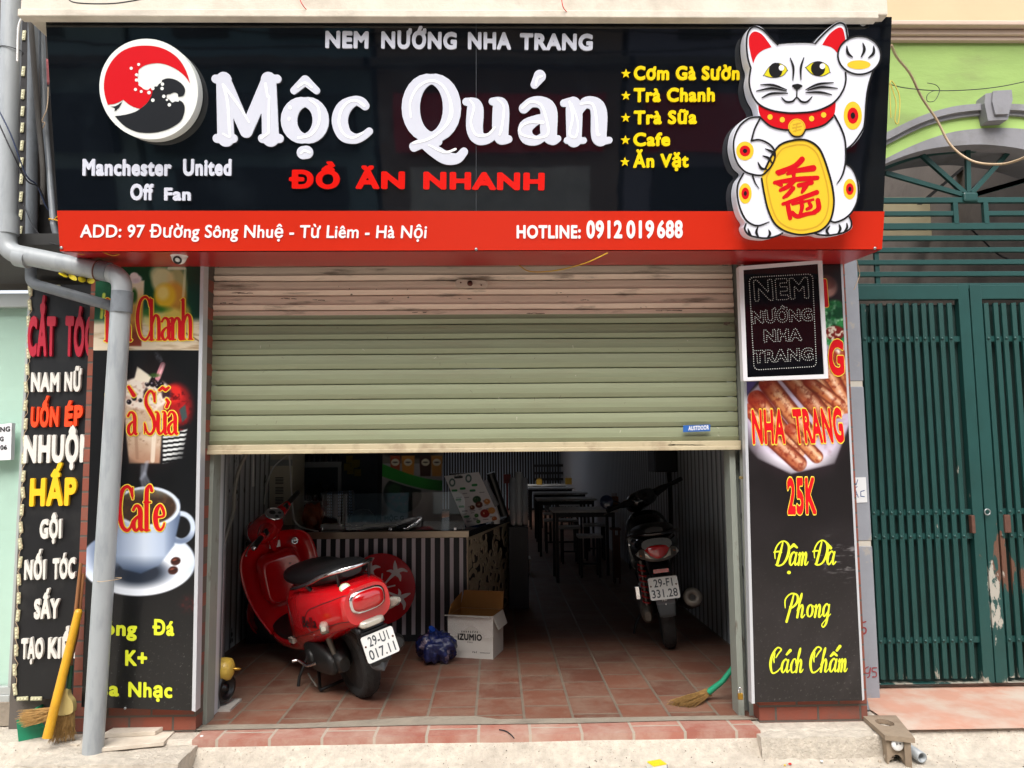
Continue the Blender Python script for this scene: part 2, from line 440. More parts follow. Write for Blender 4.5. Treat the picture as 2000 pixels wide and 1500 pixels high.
# ---------------------------------------------------------------- shared materials
M = {}
M['plaster'] = mat('cream plaster', 'cec5b6', .85, var=.08, vscale=9, bump=.25, bscale=30, dirt='9a8f80', dscale=5, damt=.5, dlo=.52, dhi=.75)
M['gwall'] = mat('lime green wall paint', '8fab60', .8, var=.08, vscale=5, bump=.3, bscale=18, dirt='7f8a58', dscale=3.5, damt=.7, dlo=.52, dhi=.72, stretch=(.6, 1, 1.6), detail=10)
M['gpale'] = mat('pale lime paint', 'a2c26e', .8, var=.04)
M['pinkm'] = mat('pinkish moulding paint', 'c4ae9e', .8, var=.05, dirt='a89584', dscale=6, damt=.4)
M['ncream'] = mat('cream house paint', 'c6b08e', .85, var=.04, vscale=3)
M['greym'] = mat('grey moulding paint', '85858a', .75, var=.05, vscale=10, bump=.1, dirt='6c6a68', dscale=8, damt=.5)
M['greyp'] = mat('grey painted pilaster', '8a8e96', .7, var=.06, vscale=8, bump=.1, dirt='a79f92', dscale=9, damt=.6, dlo=.6, dhi=.66)
M['white'] = mat('white paint', 'e0e0de', .5, var=.03)
M['alu'] = mat('white aluminium edge', 'c9cbd0', .35, metal=.3)
M['darkwall'] = mat('dark mottled wall', '2c2b2c', .9, var=.25, vscale=8)  # dark mottled tone shared by lintel, infill and passage beam
M['pvc'] = mat('grey pvc', '9ea3a6', .35, var=.05, vscale=4, dirt='7c8288', dscale=6, damt=.5, stretch=(3, 3, .6))
M['pvcd'] = mat('old grey pvc', '747a80', .45, var=.08, vscale=5, dirt='54565a', dscale=6, damt=.6)
M['steel'] = mat('galvanised steel', 'a0a4a4', .35, metal=.8, var=.06, vscale=20)
M['chrome'] = mat('chrome', 'd8d8da', .12, metal=1)
M['black'] = mat('black plastic', '101113', .35)
M['rubber'] = mat('tyre rubber', '1d1c1b', .8, var=.3, vscale=30, bump=.3, bscale=80, dirt='5a5248', dscale=5, damt=.35)
M['rail'] = mat('grey green painted rail', '8f958c', .45, var=.06, vscale=12, dirt='5d5046', dscale=12, damt=.7, dlo=.6, dhi=.68, stretch=(1, 1, .4))
M['concrete'] = mat('rough pale concrete', 'bfb6a8', .95, var=.18, vscale=26, bump=1.0, bscale=70, dirt='9c9184', dscale=4, damt=.5, dlo=.48, dhi=.72, detail=12)
M['rawcon'] = mat('raw grey concrete', '8d8274', .95, var=.15, vscale=14, bump=.6, bscale=45)
M['yellow'] = mat('yellow plastic', 'd8b820', .5)
M['wire'] = mat('dark cable', '26262a', .5)
M['wirew'] = mat('beige cable', 'b9a184', .5)
M['wirey'] = mat('yellow cable', 'c79d28', .5)
M['vinylblack'] = mat('glossy black sign vinyl', '0a0e14', .035, spec=.9, bump=.05, bscale=2.0, dirt='3c4850', dscale=5, damt=.10, dlo=.55, dhi=.8, detail=3)
M['vinylred'] = mat('orange red sign vinyl', 'c62c18', .22, spec=.4, var=.03, vscale=2)
M['vinyldred'] = mat('dark red sign sheet', 'a01a1c', .3, var=.08, vscale=3)
M['ledwhite'] = mat('white acrylic', 'e4e6f0', .3)
M['ledyellow'] = mat('yellow acrylic', 'f0d000', .35)
M['ledred'] = mat('red acrylic', 'd81810', .15)
M['inkred'] = mat('red print', 'd0101c', .3)
M['inkyellow'] = mat('yellow print', 'e8e02c', .4)
M['inkedge'] = mat('pale yellow outline print', 'f2d74a', .35)
M['gold'] = mat('gold yellow print', 'eac22e', .4)
M['goldd'] = mat('dark gold print', 'd0a428', .4)
M['inkblack'] = mat('black print', '0b0a0c', .4)
M['inkwhite'] = mat('white print', 'ececec', .4)
M['offwhite'] = mat('off white print', 'e6eae6', .4)
M['charcoal'] = mat('charcoal print', '1b1d22', .35)
M['eye'] = mat('eye yellow print', 'dcd020', .4)
M['ink'] = print_mat('printed poster', .3, .2)
M['inkmatt'] = print_mat('printed paper', .6)

def brick_mat(name, c1, c2, mortar, sx, sz, offset=.5, bump=.6, msize=.02, rough=.85, rot=0, dirt=None, axis='XZ', lo=.46):
    mt = bpy.data.materials.new(name); mt.use_nodes = True; n = mt.node_tree.nodes; l = mt.node_tree.links; b = n['Principled BSDF']
    tc = n.new('ShaderNodeTexCoord'); sp = n.new('ShaderNodeSeparateXYZ'); cb = n.new('ShaderNodeCombineXYZ'); l.new(tc.outputs['Object'], sp.inputs[0])
    a, c = {'XZ': (0, 2), 'YX': (1, 0), 'YZ': (1, 2)}[axis]
    l.new(sp.outputs[a], cb.inputs[0]); l.new(sp.outputs[c], cb.inputs[1])
    br = n.new('ShaderNodeTexBrick'); l.new(cb.outputs[0], br.inputs['Vector']); br.inputs['Scale'].default_value = 1
    br.inputs['Brick Width'].default_value = sx; br.inputs['Row Height'].default_value = sz; br.inputs['Mortar Size'].default_value = msize; br.offset = offset
    br.inputs['Color1'].default_value = (*lin(c1), 1); br.inputs['Color2'].default_value = (*lin(c2), 1); br.inputs['Mortar'].default_value = (*lin(mortar), 1); br.inputs['Mortar Smooth'].default_value = .3
    ns = n.new('ShaderNodeTexNoise'); ns.inputs['Scale'].default_value = 5; ns.inputs['Detail'].default_value = 12; ns.inputs['Roughness'].default_value = .7; l.new(tc.outputs['Object'], ns.inputs['Vector'])
    cr = n.new('ShaderNodeValToRGB'); cr.color_ramp.elements[0].position = lo; cr.color_ramp.elements[1].position = .72; l.new(ns.outputs[0], cr.inputs[0])
    cr.color_ramp.elements[1].color = (.75, .75, .75, 1)
    mx = n.new('ShaderNodeMix'); mx.data_type = 'RGBA'; l.new(cr.outputs[0], mx.inputs[0]); l.new(br.outputs[0], mx.inputs[6]); mx.inputs[7].default_value = (*lin(dirt or mortar), 1)
    l.new(mx.outputs[2], b.inputs['Base Color']); b.inputs['Roughness'].default_value = rough
    ad = n.new('ShaderNodeMath'); ad.operation = 'MULTIPLY_ADD'; l.new(br.outputs['Fac'], ad.inputs[0]); ad.inputs[1].default_value = -1; l.new(ns.outputs[0], ad.inputs[2])
    bp = n.new('ShaderNodeBump'); bp.inputs['Strength'].default_value = bump; bp.inputs['Distance'].default_value = .006; l.new(ad.outputs[0], bp.inputs['Height']); l.new(bp.outputs[0], b.inputs['Normal'])
    return mt
M['brick'] = brick_mat('brown red brick', '8a4a38', '7a4032', '5a5048', .21, .072, msize=.006)
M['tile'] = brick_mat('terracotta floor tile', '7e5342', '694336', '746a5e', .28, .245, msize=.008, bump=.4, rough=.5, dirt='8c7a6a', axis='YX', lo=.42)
M['tile2'] = brick_mat('pale threshold tile', 'aa6e5e', '985c4e', 'a69c8e', .28, .245, msize=.008, bump=.4, rough=.7, dirt='bcaa9a', axis='YX', lo=.38)  # threshold tiles paler and dustier than the floor inside
M['oldbrick'] = brick_mat('old dark brick', '5a4238', '463630', '2a2624', .2, .07, msize=.008)

# ---------------------------------------------------------------- ground
def gh(XX, YY):
    z = np.interp(YY, [-9, -.6, -.27, -.22, -.175, -.15, 0, 3], [-.14, -.128, -.118, -.092, -.028, -.008, -.006, -.006])
    k = np.clip((-.15-YY)*12, 0, 1)
    return z+(vnoise(XX*100, YY*100, 28, 3)-.5)*.022*k+(vnoise(XX*100, YY*100, 6, 9)-.5)*.014*k
def GT(px, py):
    """where the pixel meets the pavement"""
    z = -.05
    for _ in range(8):
        p = G(px, py, z); z = float(gh(np.array([[p.x]]), np.array([[p.y]]))[0, 0])
    return G(px, py, z)
def ground():
    b = MB(); xs = np.linspace(-14, 14, 225); ys = [2.2, .52, .3, .1, -.02, -.10, -.13, -.15, -.165, -.18, -.195, -.21, -.225, -.24, -.255, -.27, -.29, -.32, -.36, -.42, -.5, -.6, -.75, -.9, -1.2, -1.8, -2.6, -4, -7, -10.6]
    XX, YY = np.meshgrid(xs, ys)
    z = gh(XX, YY)
    nx = len(xs); b.v = [(float(a), float(c), float(d)) for a, c, d in zip(XX.ravel(), YY.ravel(), z.ravel())]
    for i in range(len(ys)-1):
        for j in range(nx-1):
            b.f.append((i*nx+j, (i+1)*nx+j, (i+1)*nx+j+1, i*nx+j+1)); b.m.append(0); b.s.append(True)
    tag(b.build('pavement', M['concrete']), kind='structure')
    # red tiled floor of the shop, running back into the dark
    f = MB(); f.box((-1.95, .0, -.05), (1.72, 15.6, 0.0))
    o = f.build('shop_floor', M['tile']); tag(o, kind='structure')
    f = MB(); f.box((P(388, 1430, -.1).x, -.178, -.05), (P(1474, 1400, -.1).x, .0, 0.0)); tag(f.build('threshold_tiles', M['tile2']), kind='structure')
    s = MB()
    a = [G(395, 1416), G(1450, 1386), G(1450, 1399), G(1000, 1414), G(395, 1434)]
    p = [V((-1.6, .02, .004)), V((-1.0, .012, .004)), V((0, .03, .004)), V((1.22, .03, .004)), V((1.3, -.035, .004)), V((.9, -.03, .004)), V((.4, -.045, .004)), V((-.1, -.04, .004)), V((-.12, .085, .004)), V((-.36, .09, .004)), V((-.37, -.035, .004)), V((-1.0, -.05, .004)), V((-1.62, -.06, .004))]
    for q in ([12, 0, 1, 11], [11, 1, 9, 10], [10, 9, 8, 7], [7, 8, 2, 6], [6, 2, 3, 5], [5, 3, 4]): s.add([p[i] for i in q], [tuple(range(len(q)))])
    tag(s.build('cement_strip', M['rawcon2']), kind='structure')
    fc = MB(); x0 = 1.9
    g = np.linspace(x0, 6, 40); hh = np.linspace(.5, -.19, 18); XX, YY = np.meshgrid(g, hh); nx = 40
    fc.v = [(float(a), float(c), .004-max(0, -c-.12)*.12) for a, c in zip(XX.ravel(), YY.ravel())]
    for i in range(17):
        for j in range(39): fc.f.append((i*nx+j, (i+1)*nx+j, (i+1)*nx+j+1, i*nx+j+1)); fc.m.append(0); fc.s.append(True)
    tag(fc.build('forecourt', M['forecourt']), kind='structure')
M['rawcon2'] = mat('grey cement strip', '8e8577', .95, var=.12, vscale=8, bump=.4, bscale=30, dirt='6e655a', dscale=5, damt=.4)
M['forecourt'] = mat('faded pink cement', 'b98c78', .9, var=.06, vscale=5, bump=.2, bscale=30, dirt='bcb0a2', dscale=2.2, damt=.9, dlo=.45, dhi=.62, detail=8)
ground()

# ---------------------------------------------------------------- the shop house
shop = thing('shop_building', 'narrow shop house with brick pilasters around a dark open ground floor room', 'building', (0, 0, 0))
def part(mb, name, mt, parent=shop, **k): return mb.build(name, mt, parent, **k)
xl0, xl1 = P(164, 900, -.05).x, P(398, 900, -.05).x
xr0, xr1 = P(1452, 900, -.05).x, P(1668, 900, -.05).x
for a, c in ((xl0, xl1), (xr0+.03, xr1)):
    b = MB(); b.box((a, -.055, -.10), (c, .24, 2.75)); part(b, 'pilaster', M['brick'])
# room walls
M['panelwall'] = bpy.data.materials.new('grooved pale wall panel')
def panel_wall():
    mt = M['panelwall']; mt.use_nodes = True; n = mt.node_tree.nodes; l = mt.node_tree.links; b = n['Principled BSDF']; b.inputs['Roughness'].default_value = .55
    tc = n.new('ShaderNodeTexCoord'); mp = n.new('ShaderNodeMapping'); l.new(tc.outputs['Object'], mp.inputs[0])
    wv = n.new('ShaderNodeTexWave'); wv.bands_direction = 'Y'; wv.inputs['Scale'].default_value = 2.6; wv.inputs['Distortion'].default_value = .4; wv.inputs['Detail'].default_value = 3; l.new(mp.outputs[0], wv.inputs[0])
    r = n.new('ShaderNodeValToRGB'); l.new(wv.outputs['Fac'], r.inputs[0]); e = r.color_ramp.elements
    e[0].position = 0; e[0].color = (*lin('4c5054'), 1); e[1].position = .22; e[1].color = (*lin('b4babf'), 1); q = r.color_ramp.elements.new(.7); q.color = (*lin('c8cdd2'), 1)  # bluish cast of the light on the far wall is put into these greys
    mp2 = n.new('ShaderNodeMapping'); mp2.inputs['Scale'].default_value = (3, 3.2, 2.2); l.new(tc.outputs['Object'], mp2.inputs[0])
    vo = n.new('ShaderNodeTexVoronoi'); vo.inputs['Scale'].default_value = 1.4; vo.inputs['Randomness'].default_value = .55; l.new(mp2.outputs[0], vo.inputs[0])
    vo2 = n.new('ShaderNodeTexVoronoi'); vo2.inputs['Scale'].default_value = 9; l.new(mp2.outputs[0], vo2.inputs[0])
    ad = n.new('ShaderNodeMath'); ad.operation = 'MULTIPLY_ADD'; l.new(vo2.outputs[0], ad.inputs[0]); ad.inputs[1].default_value = .35; l.new(vo.outputs[0], ad.inputs[2])
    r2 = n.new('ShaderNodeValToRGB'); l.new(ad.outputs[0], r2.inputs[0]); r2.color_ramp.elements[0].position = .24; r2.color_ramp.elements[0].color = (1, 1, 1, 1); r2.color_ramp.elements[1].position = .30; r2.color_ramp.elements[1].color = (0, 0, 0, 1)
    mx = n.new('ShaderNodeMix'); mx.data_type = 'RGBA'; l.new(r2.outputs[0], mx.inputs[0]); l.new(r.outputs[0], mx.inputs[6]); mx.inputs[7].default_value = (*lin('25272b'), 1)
    l.new(mx.outputs[2], b.inputs['Base Color'])
    bp = n.new('ShaderNodeBump'); bp.inputs['Strength'].default_value = .5; bp.inputs['Distance'].default_value = .01; l.new(wv.outputs['Fac'], bp.inputs['Height']); l.new(bp.outputs[0], b.inputs['Normal'])
panel_wall()
XL, XR, YB, ZC = -1.86, 1.61, 15.5, 2.9
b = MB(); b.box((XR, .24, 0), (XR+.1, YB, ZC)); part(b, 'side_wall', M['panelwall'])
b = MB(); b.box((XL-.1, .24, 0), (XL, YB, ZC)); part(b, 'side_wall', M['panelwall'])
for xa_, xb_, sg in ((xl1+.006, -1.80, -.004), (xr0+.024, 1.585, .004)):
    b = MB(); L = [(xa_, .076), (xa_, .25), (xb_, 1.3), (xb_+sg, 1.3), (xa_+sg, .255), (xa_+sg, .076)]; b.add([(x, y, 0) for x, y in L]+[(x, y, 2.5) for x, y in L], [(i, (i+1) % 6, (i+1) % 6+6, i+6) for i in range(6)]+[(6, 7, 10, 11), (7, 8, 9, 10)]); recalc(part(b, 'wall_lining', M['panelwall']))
M['darkceil'] = mat('dull white ceiling', '9a9690', .9)
b = MB(); b.box((XL-.1, .24, ZC), (XR+.1, 9.6, ZC+.12)); b.box((.1, 9.6, ZC), (XR+.1, 11.8, ZC+.12)); b.box((XL-.1, 11.8, ZC), (XR+.1, YB+.1, ZC+.12)); part(b, 'ceiling', M['darkceil'])
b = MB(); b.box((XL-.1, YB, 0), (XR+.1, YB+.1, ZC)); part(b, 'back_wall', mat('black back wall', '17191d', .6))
b = MB(); x = XL+.03
while x < XR-.03:
    b.box((x, YB-.03, .05), (x+.022, YB-.002, ZC)); x += .068
part(b, 'wall_slats', mat('pale slat', '9aa6b4', .6))
# front beam above the shutter, upper wall and canopy slab
b = MB(); b.box((xl0+.02, .10, 2.55), (xr1, .24, 3.5)); part(b, 'lintel', M['darkwall'])
zs = P(900, 27, -.70).z
b = MB(); xs0, xs1 = P(40, 10, -.70).x, P(1735, 28, -.70).x
b.box((xs0, -.70, zs), (xs1, .30, zs+.8)); part(b, 'canopy', M['plaster'], bevel=.006)
b = MB(); b.box((xs0-.004, -.712, zs-.022), (xs1-.05, -.66, zs+.012)); part(b, 'drip_edge', M['plaster'], bevel=.004)
b = MB(); b.box((xs0, .30, zs+.1), (xs1, .34, zs+2.5)); part(b, 'upper_wall', M['plaster'])

# ---------------------------------------------------------------- roller shutter
M['scuff'] = mat('brown scuff', '6a5c50', .8, var=.2, vscale=40)
sh = thing('roller_shutter', 'half raised pale green steel roller shutter with pink upper slats', 'shutter', (0, .02, 0))
M['slatg'] = mat('sage green slat paint', '8e9478', .42, var=.04, vscale=5, dirt='837f66', dscale=3.5, damt=.45, dlo=.5, dhi=.75, stretch=(.6, 1, 6))
M['slatp'] = mat('pinkish worn slat paint', 'e0c8b6', .45, var=.06, vscale=8, dirt='6b5a4c', dscale=4.5, damt=.8, dlo=.56, dhi=.68, stretch=(.7, 1, 5))
zt, zb = P(920, 508, .02).z, P(920, 878, .02).z
xa, xb = P(393, 700, .02).x, P(1437, 700, .02).x
# profile of one slat: flat face, soft roll, groove
ys_ = [(0, .022), (.028, .010), (.05, .007), (.20, .000), (.34, -.006), (.365, -.006), (.372, .003), (.39, .003), (.66, .0015), (.952, .003), (.972, .012), (1, .022)]
npitch = int(round((P(920, 520, .02).z-zb)/.0778)); pitch = .0778
b = MB(); z = zb+.03; zsplit = P(920, 617, .02).z
while z < zt+.05:
    for (t0, y0), (t1, y1) in zip(ys_[:-1], ys_[1:]):
        za, zc = z+t0*pitch, z+t1*pitch; n = 24
        for i in range(n):
            u0, u1 = xa+(xb-xa)*i/n, xa+(xb-xa)*(i+1)/n
            w0 = .0035*sin(u0*5+z*9); w1 = .0035*sin(u1*5+z*9)
            b.add([(u0, .02+y0+w0, za), (u1, .02+y0+w1, za), (u1, .02+y1+w1, zc), (u0, .02+y1+w0, zc)], [(0, 1, 2, 3)], 1 if (za+zc)/2 > zsplit else 0, False)
    z += pitch
b.build('curtain', [M['slatg'], M['slatp']], sh)
b = MB(); b.box((xa-.005, -.004, zb-.004), (xb+.005, .05, zb+.034)); b.box((xa, -.012, zb-.014), (xb, .008, zb+.006)); b.build('bottom_bar', mat('cream bottom bar', 'b9ac8e', .45, var=.06, dirt='8a7660', dscale=8, damt=.6), sh, bevel=.003)
b = MB(); lx, lz = P(917, 553, 0).x, P(917, 553, 0).z
for pl_ in [YP(-.002)]:
    st = px_strokes(pl_, [[(897, 554, 8), (945, 556, 8)]], 0); b.loops(pl_, stroke_loops(st, .002), .006, 0)
b.build('lock_plate', mat('pale lock plate', 'c9b8a8', .5), sh)
b = MB(); b.lathe([(.014, 0), (.014, .012), (.006, .014)], P(918, 554, -.008), (0, -1, 0), 14); b.lathe([(.004, 0), (.004, .004)], P(900, 552, -.008), (0, -1, 0), 8); b.lathe([(.004, 0), (.004, .004)], P(940, 557, -.008), (0, -1, 0), 8); b.build('keyhole', mat('rusty lock', '5a342c', .5, metal=.5), sh)
# maker's sticker
pl_ = YP(-.014)
stk = [[pl_.uv(*q) for q in ((1334, 831), (1387, 829), (1387, 842), (1334, 844))]]
b = MB(); b.loops(pl_, stk, .004, 0); so_ = b.build('sticker', mat('blue sticker', '2a5fa8', .4), sh)
b = MB(); line_text(b, pl_, 'AUSTDOOR', (1344, 841), (1384, 839), (1344, 832.5), .006, bold=.04); b.build('lettering', M['inkwhite'], so_)
def rail(px_top, px_bot, w, side):
    a, c = P(px_top, 515, -.03), P(px_bot, 1428, -.03); x = (a.x+c.x)/2
    o_ = .062
    b = MB(); b.box((x-w/2, -.03+o_, 0), (x-w/2+.006, .075+o_, 2.5)); b.box((x+w/2-.006, -.03+o_, 0), (x+w/2, .075+o_, 2.5))
    b.box((x-w/2+.006, -.028+o_, 0), (x-w/2+.030, -.020+o_, 2.5)); b.box((x+w/2-.030, -.028+o_, 0), (x+w/2-.006, -.020+o_, 2.5)); b.box((x-w/2+.006, .05+o_, 0), (x+w/2-.006, .07+o_, 2.5))
    return b.build('guide_rail', M['rail'], sh)
rs = random.Random(8)
pl_ = YP(-.004)
for x, y, w_, h_ in [(683, 563, 5, 7), (683, 577, 6, 10), (797, 565, 6, 6), (797, 580, 8, 6), (768, 583, 5, 4), (735, 565, 5, 3), (660, 559, 2, 2), (1090, 572, 10, 2), (1110, 580, 8, 1.5), (452, 563, 3, 3), (1420, 634, 22, 10), (1330, 869, 60, 2.5), (470, 572, 40, 3), (560, 583, 30, 2.5), (620, 586, 26, 3), (905, 583, 24, 2.5), (1140, 586, 20, 2), (1255, 600, 12, 2), (440, 592, 26, 4), (455, 634, 20, 3), (660, 640, 14, 1.5), (820, 610, 30, 2), (1040, 612, 40, 2), (1300, 606, 50, 2.5)]:
    st = []
    for k in range(max(1, int(w_/5))):
        cx_, cy_ = x+rs.uniform(-.5, .5)*w_, y+rs.uniform(-.3, .3)*h_; st.append([(cx_, cy_, .3+h_*.2*rs.random()), (cx_+rs.uniform(.1, .3)*w_, cy_+rs.uniform(-.2, .2)*h_, .3+h_*.25*rs.random())])
    b = MB(); b.loops(pl_, stroke_loops(px_strokes(pl_, st, 0), .0012), 0); b.build('scuff_mark', M['scuff'], sh)
for k in range(34):
    x, y = rs.uniform(400, 1425), rs.uniform(630, 865); a = rs.uniform(-1.2, 1.2); L = rs.uniform(2, 7); b = MB(); b.loops(pl_, stroke_loops(px_strokes(pl_, [[(x, y, .4), (x+L*sin(a), y+L*cos(a), .3)]], 0), .0007), 0); b.build('scratch', M['scuff'] if k % 3 else M['plaster'], sh)
rail(396, 384, .085, -1); rail(1440, 1462, .085, 1)
b = MB(); a = P(1457, 1075, -.03); q = P(1470, 1352, -.035)
b.build('_', M['steel']) if False else None

# ---------------------------------------------------------------- the shop sign
SY = -.45
sa = R(11)
SP = Plane(P(920, 489, SY), (1, 0, 0), (0, -sin(sa), cos(sa)))
def SPd(d): return Plane(SP.O+SP.n*d, SP.u, SP.v)
cTL, cTR, cBR, cBL = [SP.uv(*q) for q in ((88, 21), (1742, 33), (1722, 487), (118, 491))]
sign = thing('shop_sign', 'wide glossy black and red shop sign with white lettering and a lucky cat', 'sign', tuple(SP.pt((cBL[0]+cBR[0])/2, (cBL[1]+cBR[1])/2)))
fq = [SP.pt(*c) for c in (cTL, cTR, cBR, cBL)]
bk = [V((p.x, -.11, p.z)) for p in fq]; bk[2].z = bk[3].z = P(900, 517, -.11).z-.002; bk[2].x -= .02; bk[3].x += .02
b = MB(); b.hexa(fq, bk); recalc(b.build('panel', M['vinylblack'], sign))
bl, br_ = SP.uv(112, 411.5), SP.uv(1727, 413)
b = MB(); q = [bl, br_, cBR, cBL]
f2 = [SP.pt(*c, .003) for c in q]; b.add(f2, [(0, 1, 2, 3)])
b.add([f2[3], f2[2], SP.pt(*cBR, -.004), SP.pt(*cBL, -.004)], [(0, 1, 2, 3)]); b.build('red_band', M['vinylred'], sign)
b = MB(); b.add([fq[3]+V((.003, .004, -.003)), fq[2]+V((-.003, .004, -.003)), bk[2]+V((0, 0, -.003)), bk[3]+V((0, 0, -.003))], [(0, 1, 2, 3)]); b.build('underside', M['vinyldred'], sign)
b = MB(); b.add([SP.pt(*SP.uv(930, y), .0035)+V((dx, 0, 0)) for y, dx in ((28, -.0008), (28, .0008), (412, .0008), (412, -.0008))], [(0, 1, 2, 3)]); b.build('panel_seam', mat('grey seam', '50545a', .5), sign)
for x, y in ((180, 34), (1024, 42), (1686, 51)):
    b = MB(); pl_ = SPd(.004); st = px_strokes(pl_, [[(x, y-16, 6.5), (x, y-9, 6.5)]], 0); st = [np.vstack([s, s[-1:]+[0, .0, 0]]) for s in st]
    b.loops(pl_, stroke_loops(px_strokes(pl_, [[(x, y-22, 7), (x, y-7, 7)]], 0), .002), .005, 0)
    o = b.build('bracket', mat('pale bracket', 'c4c2bc', .4, metal=.2), sign)
    k = MB(); k.lathe([(.005, 0), (.005, .003)], SP.px(x, y-18, .009), SP.n, 8); k.lathe([(.005, 0), (.005, .003)], SP.px(x, y-7, .009), SP.n, 8); k.build('screw', M['black'], o)
for x, y in ((121, 484), (930, 487), (1708, 485)):
    b = MB(); b.lathe([(.007, 0), (.007, .004), (.002, .006)], SP.px(x, y, .003), SP.n, 10); b.build('rivet', M['steel'], sign)
TX = []
def sign_text(name, lines, mt, d=.010, thick=.008, mside=None, **k):
    for L in lines:
        b = MB(); line_text(b, SP, L[0], L[1], L[2], L[3], d, thick, **k); b.build(name, mt, sign)
M['acw'] = mat('white raised lettering', 'd2d5e2', .35)
sign_text('dish_lettering', [('NEM', (636, 95), (720, 96), (636.5, 61.5)), ('NƯỚNG', (745, 96), (892, 97.5), (745.5, 62.5)), ('NHA', (914, 97.5), (998, 98), (914, 64)), ('TRANG', (1015, 98.5), (1157, 100), (1015.5, 66))], M['acw'], bold=.07)
sign_text('club_lettering', [('Manchester', (163, 344), (336, 344.5), (163.5, 311)), ('United', (359, 344), (453, 344), (359.3, 311)), ('Off', (256, 391.5), (301, 391.8), (256.5, 359.5)), ('Fan', (322, 392.2), (374, 392.5), (322.3, 367))], M['acw'], bold=.065)
sign_text('fast_food_lettering', [('ĐỒ', (565, 369), (664, 369.5), (565.5, 334)), ('ĂN', (695, 369.5), (791, 370), (695.3, 335)), ('NHANH', (827, 370.5), (1063, 372.5), (827.3, 336))], M['ledred'], bold=.08)
sign_text('menu_lettering', [('Cơm Gà Sườn', (1237, 157.5), (1443, 157.5), (1237.5, 130)), ('Trà Chanh', (1237, 200.5), (1395, 199.5), (1237.3, 173)), ('Trà Sữa', (1237, 244), (1360, 243), (1237.3, 217)), ('Cafe', (1236, 286.5), (1308, 286), (1236.3, 260)), ('Ăn Vặt', (1236, 328.5), (1344, 327.5), (1236.3, 301.5))], M['ledyellow'], bold=.065)
sign_text('address_lettering', [('ADD: 97 Đường Sông Nhuệ - Từ Liêm - Hà Nội', (157.5, 464), (832.5, 465.5), (158.5, 439))], M['inkwhite'], d=.006, thick=.003, bold=.025)
sign_text('hotline_lettering', [('HOTLINE:', (1009, 466), (1134, 466), (1009, 440)), ('0912', (1145, 466), (1215, 465.8), (1145, 431)), ('019', (1223, 465.8), (1277, 465.5), (1223, 431)), ('688', (1283, 465.5), (1333, 465), (1283, 431))], M['inkwhite'], d=.006, thick=.003, bold=.055)
for x, y in ((1222, 145), (1222, 188), (1221.5, 231), (1221, 274.5), (1220, 317)):
    b = MB(); b.loops(SP, [[SP.uv(x+r*sin(a), y-r*cos(a)) for a, r in [(i*pi/5, 9.5 if i % 2 == 0 else 4) for i in range(10)]]], .010, .002)
    b.build('menu_star', M['ledyellow'], sign)

